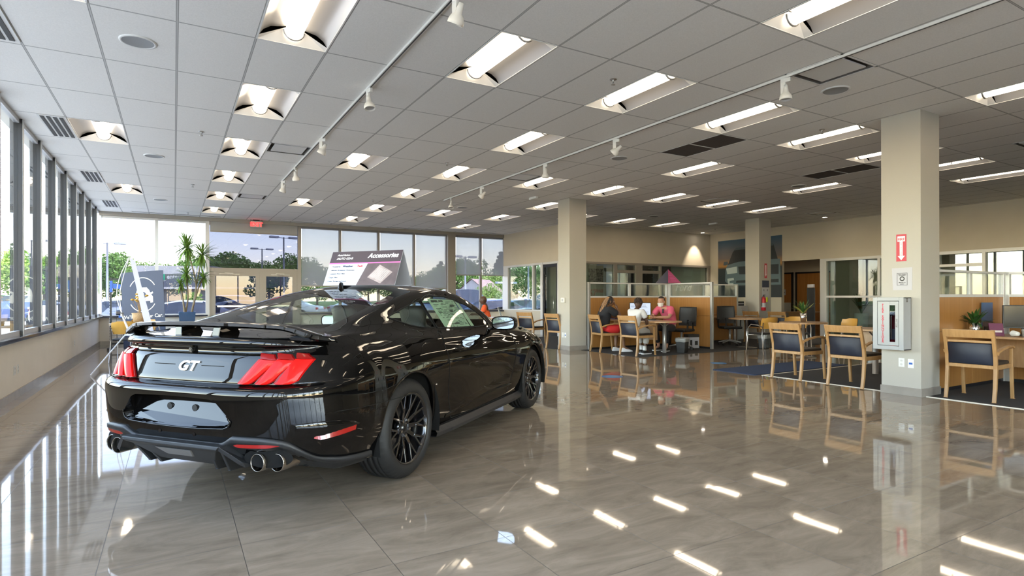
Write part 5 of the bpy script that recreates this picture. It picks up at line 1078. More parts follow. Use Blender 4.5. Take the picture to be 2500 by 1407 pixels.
def sweep(name, pts, w, parent, m='maple_light', bev=.006):   # bar through several (x,y,z,thickness) points
    mb = MB(); rows = []
    for i, (x, y, z, t) in enumerate(pts):
        a = V(pts[max(i-1, 0)][:3]); b = V(pts[min(i+1, len(pts)-1)][:3]); d = (b-a).normalized(); u = V((0, 1, 0)); n = u.cross(d).normalized(); p = V((x, y, z))
        rows.append([p+u*w/2+n*t/2, p-u*w/2+n*t/2, p-u*w/2-n*t/2, p+u*w/2-n*t/2])
    mb.grid(rows, 0, False, True); k = len(mb.v); mb.f.append([0, 1, 2, 3]); mb.m.append(0); mb.sm.append(False); mb.f.append([k-1, k-2, k-3, k-4]); mb.m.append(0); mb.sm.append(False)
    return mb.build(name, m, parent, bev=bev, seg=2)
def make_chair():
    t = thing('guest_chair', '', 'chair')
    for s in (-1, 1):
        sweep('leg', [(-.045, s*.243, 0, .034), (-.01, s*.243, .16, .042), (.015, s*.243, .40, .048), (0, s*.243, .55, .044), (-.045, s*.243, .72, .040), (-.09, s*.243, .862, .034)], .038, t)
        sweep('leg', [(.545, s*.25, 0, .034), (.525, s*.25, .22, .040), (.51, s*.25, .42, .044), (.50, s*.25, .63, .038)], .036, t)
        sweep('armrest', [(-.005, s*.252, .585, .03), (.12, s*.262, .628, .028), (.32, s*.268, .655, .028), (.47, s*.262, .652, .028), (.53, s*.255, .632, .024)], .046, t)
        MB().box((.03, s*.243-.013, .385), (.50, s*.243+.013, .44)).build('side_rail', 'maple_light', t, bev=.004)
    mb = MB(); rows = []
    for k in range(13): y = -.252+.504*k/12; b = -.022*(1-(y/.25)**2); rows.append([(-.058+b, y, .765), (-.083+b, y, .765), (-.108+b, y, .862), (-.083+b, y, .866)])
    mb.grid(rows, 0, False, True, flip=True); mb.f += [[0, 1, 2, 3], [51, 50, 49, 48]]; mb.m += [0, 0]; mb.sm += [False, False]; mb.build('top_rail', 'maple_light', t, bev=.004)
    MB().box((-.048, -.228, .705), (-.026, .228, .733)).build('cross_rail', 'maple_light', t, bev=.004)
    MB().box((-.005, -.228, .395), (.03, .228, .438)).build('back_rail', 'maple_light', t, bev=.004); MB().box((.485, -.228, .385), (.51, .228, .435)).build('front_rail', 'maple_light', t, bev=.004)
    mb = MB(); rows = []
    for z, x0, x1 in ((.440, .02, .0), (.45, .034, -.012), (.56, .036, -.014), (.69, .0, -.048), (.700, -.014, -.038)): rows.append([(x0, -.222, z), (x0+.012, 0, z), (x0, .222, z), (x1, .222, z), (x1-.004, 0, z), (x1, -.222, z)])
    mb.grid(rows, 0, True, True, flip=True); mb.f += [list(range(6)), list(range(24, 30))[::-1]]; mb.m += [0, 0]; mb.sm += [False, False]; mb.build('back_pad', 'navy_leather', t)
    MB().box((.02, -.235, .42), (.50, .235, .478)).build('seat_pad', 'black_leather', t, bev=.022, seg=3)
    return t
CH = make_chair()
def chair(x, y, rz, lab, first=[True]):
    g = 'wooden guest chairs with navy backs'
    if first[0]: first[0] = False; CH.location = (x, y, .004); CH.rotation_euler = (0, 0, rz); CH['label'] = lab; CH['group'] = g; return CH
    return dup(CH, (x, y, .004), rz, lab, g)
chair(8.47, 10.62, -.2, 'wood armchair the woman in black sits on'); chair(8.52, 9.56, .08, 'wood armchair the child in the white shirt sits on')
chair(8.13, 5.55, -.03, 'wood armchair with navy back in front of the blue mat, left of a pair'); chair(8.15, 4.66, -.01, 'wood armchair with navy back just left of the near column')
chair(8.41, 3.29, .06, 'wood armchair with navy back right of the near column'); chair(8.09, 11.82, .10, 'wood armchair just left of the first column'); chair(8.2, 13.3, .35, 'wood armchair farther left behind the car hood')
chair(13.9, 10.55, -.05, 'distant wood armchair below the notice on the third column, left one'); chair(14.05, 9.85, .0, 'distant wood armchair right of the red extinguisher')
chair(19.0, 8.7, .2, 'wood armchair inside the glazed office'); chair(19.2, 7.9, 2.6, 'second wood armchair inside the glazed office')
# partitions
def partition(name, a, b, lab, glass_=True, top=1.63, gl=1.30, parts=2, z0=.05):
    a, b = V((*a, 0)), V((*b, 0)); L_ = (b-a).length; t = thing('cubicle_partition', lab, 'partition', a, atan2(b.y-a.y, b.x-a.x), 'maple cubicle partitions')
    for k in range(parts):
        x0, x1 = L_*k/parts, L_*(k+1)/parts
        for z_, z1_ in ((z0, .80), (.806, gl-.04)): MB().box((x0+.004, -.03, z_), (x1-.004, .03, z1_)).build('maple_panel', 'maple', t, bev=.002)
        if glass_: MB().box((x0+.03, -.004, gl), (x1-.03, .004, top-.03)).build('acrylic_pane', 'acrylic', t)
        for xx in (x0, x1-.035): MB().box((xx, -.02, gl), (xx+.035, .02, top-.03)).build('upright', 'aluminium', t)
    MB().box((0, -.033, gl-.04), (L_, .033, gl)).build('mid_rail', 'aluminium', t); MB().box((0, -.033, top-.032), (L_, .033, top)).build('top_rail', 'aluminium', t)
    MB().box((0, -.028, 0), (L_, .028, z0)).build('plinth', 'alu_dark_and_shade', t)
    for xx in (-.03, L_-.03): MB().box((xx, -.035, 0), (xx+.06, .035, top+.004)).build('end_post', 'grey_metal', t, bev=.004)
partition('p', (8.66, 11.16), (11.24, 11.16), 'maple and glass partition behind the seated group'); partition('p', (11.3, 11.10), (11.3, 9.72), 'maple and glass partition ending at the grey post, right of the seated group', parts=1)
partition('p', (11.36, 11.20), (14.06, 11.20), 'maple and glass partition behind the empty black office chair')
partition('p', (8.66, 3.80), (10.72, 3.80), 'maple and glass partition right of the near column'); partition('p', (10.76, 3.74), (10.76, 1.2), 'maple and glass partition at the right edge of the photo')
# desks
def desk(lab, x0, x1, y0, y1, leg, modesty=None, z=.74, rnd=True, drawers=None):
    t = thing('desk', lab, 'desk', ((x0+x1)/2, (y0+y1)/2, .004)); w, h = (x1-x0)/2, (y1-y0)/2; pts = [(w, h), (-w, h)]
    if rnd: pts += [(-w*cos(a)*1.0, -h+w*.8-w*.8*sin(a)) for a in [pi*k/14 for k in range(15)]]
    else: pts += [(-w, -h), (w, -h)]
    MB().prism(pts, z-.03-.004, z-.004).build('desk_top', 'desk_wood', t, bev=.004)
    lx, ly = leg[0]-(x0+x1)/2, leg[1]-(y0+y1)/2
    MB().tube([(lx, ly, 0), (lx, ly, z-.034)], .045, 20).build('leg', 'grey_metal', t); MB().tube([(lx, ly, z-.16), (lx+.18, ly, z-.04)], .012, 6).tube([(lx, ly, z-.16), (lx-.18, ly, z-.04)], .012, 6).build('leg_brace', 'grey_metal', t)
    if modesty: a, b, c_, d = modesty; MB().box((a-(x0+x1)/2, c_-(y0+y1)/2, .30), (b-(x0+x1)/2, d-(y0+y1)/2, z-.036)).build('modesty_panel', 'desk_wood', t, bev=.003)
    if drawers:
        dx, dy, fx = drawers; dx -= (x0+x1)/2; dy -= (y0+y1)/2
        p_ = MB().box((dx-.2, dy-.27, .02), (dx+.2, dy+.27, .66)).build('pedestal', 'maple', t, bev=.003)
        for k in range(3): MB().box((dx-.19, dy-.285, .05+.2*k), (dx+.19, dy-.27, .235+.2*k)).build('drawer', 'maple', p_, bev=.003)
    return t
desk('rounded maple peninsula desk between the child and the man in pink', 8.98, 9.75, 9.02, 11.08, (9.62, 9.62), (9.30, 9.34, 9.55, 11.0), drawers=None)
desk('long desk top along the maple partition beyond the grey post', 11.45, 13.9, 10.62, 11.12, (13.6, 10.9), None, rnd=False, drawers=(11.75, 10.86, 0)); desk('desk behind the two wood armchairs, left of the near column', 9.65, 10.4, 4.25, 5.66, (9.93, 5.2), (10.0, 10.04, 4.3, 5.5), rnd=False)
desk('desk crowded with a monitor and cups at the right edge', 9.36, 10.2, 1.9, 3.70, (9.7, 2.5), (9.9, 9.94, 1.95, 3.6), rnd=False)
desk('desk inside the glazed office with the two chairs', 19.6, 20.4, 7.4, 9.2, (19.9, 8.0), None, rnd=False); desk('black topped desk inside the office with wooden doors', 18.8, 20.3, 12.0, 12.9, (19.2, 12.3), (18.9, 18.94, 12.05, 12.85), rnd=False)
def office_chair(x, y, rz, lab):
    t = thing('office_chair', lab, 'office chair', (x, y, .004), rz, 'black mesh office chairs')
    rows = [[(-.24-.05*((z-.5)/.5)-.03*cos(yy/.23*1.4), yy*(1-.15*abs(z-.75)), z) for yy in [-.23+.46*k/8 for k in range(9)]] for z in [.56+.05*k for k in range(10)]]
    MB().grid(rows, 0, True).grid([[(p[0]-.012, p[1], p[2]) for p in r] for r in rows], 0, True, flip=True).build('mesh_back', 'bin_black', t)
    MB().tube([rows[0][0], rows[5][0], rows[9][0], rows[9][4], rows[9][8], rows[5][8], rows[0][8]], .016, 6).build('back_frame', 'black_plastic', t)
    MB().tube([(-.08, 0, .42), (-.26, 0, .46), (-.29, 0, .70)], .022, 8).build('spine', 'black_plastic', t); MB().box((-.22, -.24, .43), (.26, .24, .50)).build('seat', 'black_leather', t, bev=.03, seg=3)
    MB().tube([(0, 0, .12), (0, 0, .43)], .028, 10).build('gas_post', 'grey_metal', t)
    for s in (-1, 1): MB().tube([(-.05, s*.20, .44), (-.03, s*.29, .48), (-.02, s*.29, .66)], .017, 6).cb((.02, s*.29, .68), (.24, .07, .03)).build('armrest', 'black_plastic', t)
    for k in range(5):
        a = 2*pi*k/5+.3; l = MB().tube([(.02*cos(a), .02*sin(a), .13), (.29*cos(a), .29*sin(a), .075)], [.026, .016], 8).build('base_arm', 'grey_metal', t)
        MB().tube([(.29*cos(a)-.02*sin(a), .29*sin(a)+.02*cos(a), .03), (.29*cos(a)+.02*sin(a), .29*sin(a)-.02*cos(a), .03)], .03, 10).build('caster', 'black_plastic', l)
office_chair(10.62, 10.05, pi+.2, 'black mesh office chair behind the man in the pink shirt'); office_chair(12.60, 10.25, pi/2+2.6, 'empty black mesh office chair right of the grey partition post'); office_chair(10.35, 4.75, pi, 'dark office chair behind the desk left of the near column') if False else None
def bin_(x, y, rz, lab):
    t = thing('waste_bin', lab, 'waste bin', (x, y, .004), rz, 'black waste bins'); r_ = lambda w, d, z: [(-w, -d, z), (w, -d, z), (w, d, z), (-w, d, z)]
    MB().grid([r_(.001, .001, .004), r_(.125, .085, 0), r_(.15, .11, .30), r_(.155, .115, .305), r_(.14, .10, .30), r_(.12, .08, .02)], 0, False, True).build('tub', 'bin_black', t, bev=.008)
    rows = []
    rnd = random.Random(5)
    for z, e in ((.27, .006), (.30, .012), (.335, .016), (.36, .010), (.34, -.01), (.28, -.02)): rows.append([((.15+e)*cx__+rnd.uniform(-.004, .004), (.11+e)*cy__+rnd.uniform(-.004, .004), z-.0-.02+rnd.uniform(-.006, .006)) for cx__, cy__ in [(max(-1, min(1, 1.35*cos(a))), max(-1, min(1, 1.35*sin(a)))) for a in [2*pi*k/24 for k in range(24)]]])
    MB().grid(rows, 0, True, True).build('bag_liner', 'bag_film', t)
bin_(9.98, 9.42, .45, 'black waste bin with clear bag beside the desk leg'); bin_(12.50, 9.15, .3, 'black waste bin with clear bag under the farther round table')
t = thing('carton', 'white printed cardboard box on the floor against the maple partition', 'box', (11.12, 10.20, .004), -.3); MB().box((-.15, -.11, 0), (.15, .11, .34)).build('box_body', 'paper_white', t, bev=.003); MB().box((-.152, -.112, .27), (.152, .112, .342)).build('box_top_print', 'black_ink', t); MB().box((-.10, -.1125, .06), (-.04, -.11, .20)).build('side_print', 'black_ink', t); MB().cb((.07, -.1115, .13), (.08, .002, .10)).build('side_print', 'black_ink', t)
# monitors and things on desks
def monitor(x, y, z, rz, w, h, lab, lit=False, grp=None):
    t = thing('monitor', lab, 'monitor', (x, y, z), rz, grp); MB().box((-w/2, -.012, .10), (w/2, .012, .10+h)).build('housing', 'black_plastic', t, bev=.004)
    MB().box((-w/2+.012, -.0135, .115), (w/2-.012, -.0115, .10+h-.014)).build('screen', 'screen_glow' if lit else 'black_gloss', t); MB().box((-.03, .012, 0), (.03, .03, .25)).build('stand', 'black_plastic', t); MB().cb((0, .02, .006), (.24, .18, .012)).build('stand_base', 'black_plastic', t, bev=.003)
    if lit:
        m = MB(); rnd = random.Random(2)
        for k in range(7): m.box((-w/2+.03, -.0142, .14+k*h/9), (-w/2+.03+w*rnd.uniform(.4, .85), -.0136, .146+k*h/9))
        m.build('screen_text', 'black_ink', t)
    return t
monitor(9.52, 10.30, .74, -.55, .50, .30, 'computer monitor showing a page, between the child and the man', True); monitor(12.0, 10.90, .742, .1, .50, .30, 'dark monitor on the long desk beyond the grey post', grp='dark monitors'); monitor(9.86, 3.24, .742, -.85, .50, .31, 'dark monitor on the crowded desk at the right edge', grp='dark monitors'); monitor(20.0, 8.4, .742, -1.2, .5, .3, 'dark monitor inside the glazed office', grp='dark monitors')
def leaf(m, base, az, L_, lean, w, droop=0, mi=0, n=6):
    d = V((cos(az), sin(az), 0)); u = V((-sin(az), cos(az), 0)); rows = []
    for k in range(n+1):
        t = k/n; el = lean-droop*t; 
        p = V(base)+d*(L_*t*cos(el))+V((0, 0, 1))*(L_*t*sin(el)); ww = w*(sin(pi*min(.999, .12+.88*t))**.6)
        rows.append([p-u*ww/2+V((0, 0, ww*.15)), p, p+u*ww/2+V((0, 0, ww*.15))])
    m.grid(rows, mi, True)
def bowl_plant(x, y, z, lab, pot, h, w, n, lw, yellow=False, cat='potted plant', pr=.07, ph=.17, grp=None, seed=1):
    t = thing('potted_plant', lab, cat, (x, y, z), 0, grp); rnd = random.Random(seed)
    MB().lathe([(.001, 0), (pr*.78, 0), (pr, ph), (pr*.95, ph), (pr*.9, ph-.02), (.001, ph-.02)], 24).build('pot', pot, t)
    m = MB()
    for k in range(n): az = rnd.uniform(0, 6.28); ln = rnd.uniform(.55, 1); leaf(m, (0, 0, ph-.02), az, h*rnd.uniform(.7, 1.05), R(90)-w*rnd.uniform(.1, 1), lw, .5*w*rnd.random(), 1 if (yellow and k % 3 == 0) else 0)
    m.build('leaves', ['leaf_dark', 'leaf_yellow'], t); return t
bowl_plant(11.38, 7.40, .744, 'variegated snake plant in a silver pot on the round table', 'chrome', .34, .9, 22, .035, True, pr=.065, ph=.19, seed=4); bowl_plant(9.30+.12, 3.64, .742, 'bushy green plant in a silver pot on the crowded desk', 'chrome', .26, 1.25, 34, .035, False, pr=.07, ph=.17, seed=8)
bowl_plant(10.95, 10.86, .004, 'dark leafy floor plant in the corner behind the man in pink', 'bin_black', .62, .3, 26, .06, pr=.13, ph=.45, seed=9); bowl_plant(18.5, 10.1, 0, 'snake plant in a tall white planter behind the office glass', 'pot_white', .75, .5, 22, .06, pr=.2, ph=.75, seed=3)
# small things on the crowded desk
t = thing('brochure_stand', 'dark red brochure holder on the crowded desk', 'brochure holder', (9.52, 3.42, .742), -.75, None, .75); MB().add([(-.11, 0, 0), (.11, 0, 0), (.11, .06, .22), (-.11, .06, .22), (-.11, .05, 0), (.11, .05, 0), (.11, .07, .22), (-.11, .07, .22)], [(0, 1, 2, 3), (7, 6, 5, 4), (0, 4, 5, 1), (1, 5, 6, 2), (3, 2, 6, 7), (0, 3, 7, 4)]).build('card', 'purple_card', t); MB().cb((0.02, -.002+.02, .06), (.12, .004, .07)).build('photo_print', 'mat_grey', t)
t = thing('photo_card', 'tall blue sky photo card standing against the maple partition', 'photo card', (10.02, 3.72, .742), -.1); MB().box((-.13, -.006, .10), (.13, .006, .44)).build('card', 'poster_sky', t); MB().box((-.13, -.008, .10), (.13, -.006, .17)).build('horizon_print', 'photo_dark', t); MB().box((-.06, .0, 0), (.06, .01, .10)).build('easel_foot', 'black_plastic', t)
for x, y, r_, h_, lab, k in ((9.50, 3.20, .038, .10, 'white paper cup lying on its side on the crowded desk', 1), (9.62, 3.16, .04, .09, 'white paper cup standing on the crowded desk', 0), (9.58, 3.03, .05, .06, 'low white bowl on the white box', 2)):
    t = thing('paper_cup', lab, 'cup', (x, y, .742 if k < 2 else .79), .8); mt = Matrix.Translation((0, 0, r_*1.0)) @ Matrix.Rotation(pi/2, 4, 'Y') if k == 1 else Matrix.Identity(4)
    MB().lathe([(.001, 0), (r_*.75, 0), (r_, h_), (r_*1.06, h_), (r_*.95, h_-.004), (r_*.7, .006), (.001, .006)], 20, mtx=mt).build('cup_body', 'pot_white', t)
t = thing('card_box', 'small flat white box on the crowded desk', 'box', (9.58, 3.03, .742), -.4); MB().box((-.09, -.06, 0), (.09, .06, .048)).build('box_body', 'paper_white', t, bev=.003); MB().box((-.05, -.0605, .015), (.03, -.06, .03)).build('box_print', 'black_ink', t)
t = thing('desk_phone', 'white handset device leaning on the crowded desk', 'phone', (9.42, 3.49, .742), .6, None, .8); MB().add([(-.03, -.04, 0), (.03, -.04, 0), (.03, .05, 0), (-.03, .05, 0), (-.03, .02, .10), (.03, .02, .10), (.03, .05, .09), (-.03, .05, .09)], [(3, 2, 1, 0), (4, 5, 6, 7), (0, 1, 5, 4), (1, 2, 6, 5), (2, 3, 7, 6), (3, 0, 4, 7)]).build('handset', 'pot_white', t, bev=.008)
for q in (.3, .7): MB().lathe([(.001, .003), (.018, .003), (.02, 0)], 14, mtx=Matrix.Translation((0, -.04+.06*q, .10*q)) @ Matrix.Rotation(R(59), 4, 'X')).build('dial', 'black_ink', t)
t = thing('cap', 'black cap lying on the wooden counter at the right edge', 'cap', (10.40, 2.62, .90), 1.2); MB().lathe([(.10, 0), (.105, .03), (.09, .08), (.05, .11), (.001, .115)], 20).build('crown', 'cloth_black', t); MB().prism([(.06+.11*cos(a), .10*sin(a)) for a in [-pi/2+pi*k/12 for k in range(13)]], .0, .01).build('brim', 'cloth_black', t)
t = thing('wood_counter', 'orange maple storage unit behind the monitor at the right edge', 'cabinet', (10.45, 2.5, .004)); MB().box((-.2, -.45, 0), (.2, .45, .895)).build('carcass', 'maple', t, bev=.003); MB().box((-.215, -.43, .05), (-.2, -.005, .86)).build('door', 'maple', t, bev=.002); MB().box((-.215, .005, .05), (-.2, .43, .86)).build('door', 'maple', t, bev=.002)
# papers and bits on the group's desk
t = thing('document', 'printed papers on the desk under the man\'s hands', 'papers', (9.36, 9.72, .742), .3); MB().box((-.15, -.11, 0), (.15, .11, .004)).build('sheets', 'paper_white', t); MB().box((-.10, -.08, .004), (.10, .0, .0045)).build('print', 'ink', t)
t = thing('keyboard', 'dark keyboard on the desk before the monitor', 'keyboard', (9.50, 10.05, .742), -.5); MB().box((-.2, -.07, 0), (.2, .07, .015)).build('keys', 'black_plastic', t, bev=.003)
t = thing('tissue_box', 'purple box on the desk beside the woman', 'box', (9.15, 10.75, .742), .3); MB().box((-.11, -.06, 0), (.11, .06, .10)).build('box_body', 'tissue_purple' if 'tissue_purple' in MATS else mat('tissue_purple', (.06, .03, .14), .5), t, bev=.004); MB().add([(-.03, 0, .10), (.03, 0, .10), (.02, .01, .15), (-.03, -.01, .14)], [(0, 1, 2, 3), (3, 2, 1, 0)]).build('tissue', 'paper_white', t)
for k, (x, y, c) in enumerate(((9.30, 10.35, 'fire_red'), (9.22, 10.50, 'pot_white'), (9.70, 10.15, 'label_yellow'))):
    t = thing('mug', ('red mug', 'white mug', 'yellow-green cup')[k]+' on the desk in front of the monitor', 'mug', (x, y, .742)); MB().lathe([(.001, 0), (.035, 0), (.038, .09), (.034, .09), (.03, .01), (.001, .01)], 16).build('mug_body', c, t)
# pyramid on the partition corner
t = thing('pyramid_display', 'four sided cardboard pyramid display on the partition corner', 'display', (11.27, 11.13, 1.636), 0); a = .235
MB().add([(-a, a, 0), (-a, -a, 0), (0, 0, .37)], [(0, 1, 2)]).add([(a, a, 0), (-a, a, 0), (0, 0, .37)], [(0, 1, 2)]).build('dark_face', 'navy_card', t); MB().add([(-a, -a, 0), (a, -a, 0), (0, 0, .37)], [(0, 1, 2)]).add([(a, -a, 0), (a, a, 0), (0, 0, .37)], [(0, 1, 2)]).add([(-a, -a, 0), (a, -a, 0), (a, a, 0), (-a, a, 0)], [(3, 2, 1, 0)]).build('magenta_face', 'magenta', t)
m = MB()
for k in range(6): z_ = .03+.04*k; y_ = -a*(1-z_/.37)-.002; m.box((-.09+.0*k, y_, z_), (.12-.022*k, y_+.002, z_+.014))
m.build('printed_lines', 'sign_pink', t)
# ---- cafe chairs, round tables
def make_cafe():
    t = thing('cafe_chair', '', 'chair'); rows = []
    for k in range(9): z = .56+.235*k/8; w = .235*(1-.10*abs(k-5)/5); rows.append([(-.19-.06*(z-.56)/.25-.045*(1-(q/4)**2)+.05*abs(q/4)**2, w*q/4, z+(.02 if abs(q) < 3 else .0)*(k == 8)) for q in range(-4, 5)])
    MB().grid(rows, 0, True).grid([[(p[0]-.012, p[1], p[2]) for p in r] for r in rows], 0, True, flip=True).build('back_shell', 'cafe_ply', t, weld=False)
    MB().box((-.20, -.22, .43), (.22, .22, .47)).build('seat', 'black_leather', t, bev=.018, seg=3)
    for s in (-1, 1):
        MB().tube([(-.26, s*.25, 0), (-.21, s*.235, .42), (-.235, s*.225, .70)], .0115, 8).build('leg', 'steel', t); MB().tube([(.25, s*.25, 0), (.20, s*.245, .42), (.18, s*.25, .58), (.10, s*.25, .65), (-.1, s*.245, .64), (-.22, s*.23, .60)], .0115, 8).build('leg', 'steel', t)
        MB().tube([(-.215, s*.235, .42), (.2, s*.24, .42)], .009, 6).build('side_bar', 'steel', t)
    return t
CF = make_cafe(); CF.location = (-.80, 13.95, 0); CF.rotation_euler = (0, 0, 1.35); tag(CF, 'yellow shelled chair at the small table, front left of the banner', 'chair', 'yellow shelled cafe chairs')
for x, y, rz, lb in ((-.55, 15.0, -1.4, 'yellow shelled chair beyond the small table, mostly hidden'), (11.43, 8.40, pi/2-.15, 'yellow shelled chair left of the round table with the plant'), (12.15, 8.05, -2.4, 'yellow shelled chair behind the round table with the plant'), (11.98, 6.95, 2.75, 'yellow shelled chair seen from its side, right of the round table')): dup(CF, (x, y, 0), rz, lb, 'yellow shelled cafe chairs')
def rtable(x, y, r_, lab):
    t = thing('round_table', lab, 'table', (x, y, 0)); MB().tube([(0, 0, .712), (0, 0, .742)], r_, 40).build('table_top', 'desk_wood', t, bev=.004); MB().tube([(0, 0, .02), (0, 0, .715)], .035, 16).build('post', 'steel', t); MB().lathe([(.001, .03), (.06, .028), (.24, .012), (.25, 0)], 28).build('foot', 'steel', t)
rtable(12.37, 9.55, .43, 'round wooden table right of the grey post, above the farther waste bin'); rtable(11.38, 7.40, .46, 'small round table carrying the snake plant'); rtable(-.72, 14.62, .45, 'small round wooden table by the left windows'); rtable(7.35, 13.55, .40, 'small round table beside the person in orange')
t = thing('tablet_stand', 'slim white tablet standing on the table behind the person in orange', 'tablet', (7.62, 13.62, .744), .9); MB().add([(-.10, 0, 0), (.10, 0, 0), (.10, .09, .26), (-.10, .09, .26), (-.10, .012, 0), (.10, .012, 0), (.10, .10, .26), (-.10, .10, .26)], [(0, 1, 2, 3), (7, 6, 5, 4), (0, 4, 5, 1), (1, 5, 6, 2), (3, 2, 6, 7), (0, 3, 7, 4)]).build('panel', 'pot_white', t); MB().add([(-.08, -.002, .02), (.08, -.002, .02), (.08, .082, .24), (-.08, .082, .24)], [(0, 1, 2, 3)]).build('screen', 'black_gloss', t)
t = thing('stool', 'dark seat under the person in orange', 'stool', (7.5, 14.25, .004)); MB().tube([(0, 0, .40), (0, 0, .46)], .2, 24).build('seat', 'black_leather', t, bev=.01); MB().tube([(0, 0, .02), (0, 0, .41)], .03, 12).build('post', 'steel', t); MB().lathe([(.001, .03), (.2, .012), (.21, 0)], 24).build('foot', 'steel', t)
# dried flowers in a basket on the left table
t = thing('dried_flowers', 'dried ochre flowers in a woven basket on the small left table', 'dried flowers', (-.62, 14.5, .744)); MB().lathe([(.001, 0), (.11, 0), (.15, .22), (.14, .22), (.10, .02), (.001, .02)], 20).build('basket', 'basket', t); rnd = random.Random(6)
for k in range(12):
    a = rnd.uniform(0, 6.28); r_ = rnd.uniform(.03, .17); h_ = rnd.uniform(.42, .62); MB().tube([(0, 0, .1), (r_*.5*cos(a), r_*.5*sin(a), .32), (r_*cos(a), r_*sin(a), h_)], .004, 5).build('stalk', 'basket', t)
    MB().ball((r_*cos(a), r_*sin(a), h_), (.035, .035, .022), 5).build('flower_head', 'flower_ochre', t)
# ---- grid rack with blue shelf and blue frame arm
t = thing('wire_grid_rack', 'tall black wire grid display rack in the far left corner', 'display rack', (-.72, 17.35, 0), -.12)
for x in (-.64, .26): MB().box((x-.02, -.02, 0), (x+.02, .02, 1.78)).build('upright', 'black_plastic', t)
MB().box((-.62, -.01, 1.72), (.24, .01, 1.76)).box((-.62, -.01, .12), (.24, .01, .16)).build('cross_bar', 'black_plastic', t)
m = MB()
for k in range(1, 9): m.tube([(-.62+k*.1, 0, .14), (-.62+k*.1, 0, 1.74)], .003, 4, cap=False)
for k in range(1, 16): m.tube([(-.62, .004, .14+k*.1), (.24, .004, .14+k*.1)], .003, 4, cap=False)
m.build('wire_grid', 'black_plastic', t)
m = MB()
for k in range(22): m.box((-.662, -.022, .2+k*.07), (-.655, -.018, .235+k*.07))
m.build('upright_slots', 'pole_white', t)
for x in (-.64, .26): MB().box((x-.02, -.3, 0), (x+.02, .3, .05)).build('foot', 'black_plastic', t)
t = thing('blue_arm_bracket', 'bright blue display arm fixed near the top of the wire rack', 'display arm', (-1.33, 17.34, 1.50), -.12); MB().add([(0, -.05, .02), (.62, -.05, -.06), (.62, -.05, .04), (0, -.05, .14), (0, -.02, .02), (.62, -.02, -.06), (.62, -.02, .04), (0, -.02, .14)], [(0, 1, 2, 3), (7, 6, 5, 4), (0, 4, 5, 1), (1, 5, 6, 2), (2, 6, 7, 3), (3, 7, 4, 0)]).box((-.03, -.06, -.08), (.03, -.03, .20)).build('arm', 'blue_plastic', t)
t = thing('display_shelf', 'navy padded display shelf with blue rim on the wire rack', 'display shelf', (-.95, 17.0, .84), -.12); MB().box((-.26, -.12, .02), (.30, .24, .14)).build('pad', 'stool_dark', t, bev=.03); MB().box((-.20, -.10, -.05), (.24, .22, .02)).build('rim', 'blue_plastic', t, bev=.01); MB().box((-.02, .2, -.02), (.02, .34, .02)).build('hook', 'black_plastic', t)
# ---- navy banner
BX, BY, brz = -.60, 16.40, -.50
t = thing('navy_banner', 'tall navy banner reading We\'ll Buy Your Car with a car and dollar symbol', 'banner', (BX, BY, 0), brz)
tilt = Matrix.Rotation(R(-4.0), 4, 'Y') @ Matrix.Rotation(R(-3), 4, 'X')
def bn(mb, poly, y, mi=0): mb.add([(x, y, z) for x, z in poly], [list(range(len(poly)))], mi, mtx=tilt); return mb
MB().box((-.50, 0, .08), (.50, .012, 1.92), mtx=tilt).build('fabric', 'banner_navy', t)
for s in (-1, 1):
    m = MB(); n_ = 18; a0, a1 = (R(32), R(148)) if s > 0 else (R(212), R(325))
    rows = [[tilt @ V((.33*cos(q), -.003, 1.36+.40*sin(q))), tilt @ V((.35*cos(q), -.003, 1.36+.42*sin(q)))] for q in [a0+(a1-a0)*k/n_ for k in range(n_+1)]]
    m.grid(rows, 0, False).build('arc_print', 'banner_cream', t)
bn(MB(), [(-.16, 1.20), (-.16, 1.36), (-.14, 1.46), (-.09, 1.53), (.10, 1.53), (.16, 1.46), (.18, 1.40), (.24, 1.42), (.25, 1.38), (.20, 1.36), (.24, 1.30), (.24, 1.16), (.18, 1.15), (.17, 1.20)], -.003).build('car_symbol', 'banner_cream', t)
m = MB(); m.prism([(.0+.085*cos(2*pi*k/24), 1.345+.085*sin(2*pi*k/24)) for k in range(24)], 0, .001, mtx=tilt @ Matrix.Translation((0, -.005, 0)) @ Matrix.Rotation(pi/2, 4, 'X')).build('coin_disc', 'banner_navy', t)
def btext(s_, x, z, sz, name, **k): m = MB(); text_mb(m, s_, sz, tilt @ Matrix.Translation((x, -.008, z)) @ Matrix.Rotation(pi/2, 4, 'X'), 0, **k); m.build(name, 'banner_cream', t)
btext('$', .0, 1.295, .15, 'dollar_sign', align='CENTER', bold=.003); btext("We'll Buy Your Car.", .47, .80, .118, 'headline', align='RIGHT', bold=.002); btext('No Purchase', .30, .66, .115, 'subline', align='RIGHT'); btext('Necessary', .20, .52, .115, 'subline', align='RIGHT'); btext('See an associate for the', .42, .30, .05, 'small_print', align='RIGHT')
for s in (-1, 1): MB().box((s*.35-.03, -.2, 0), (s*.35+.03, .25, .03)).build('foot', 'black_plastic', t)
MB().tube([(0, .35, .02), (-.05, .16, 1.3)], .012, 6).build('back_prop', 'black_plastic', t)
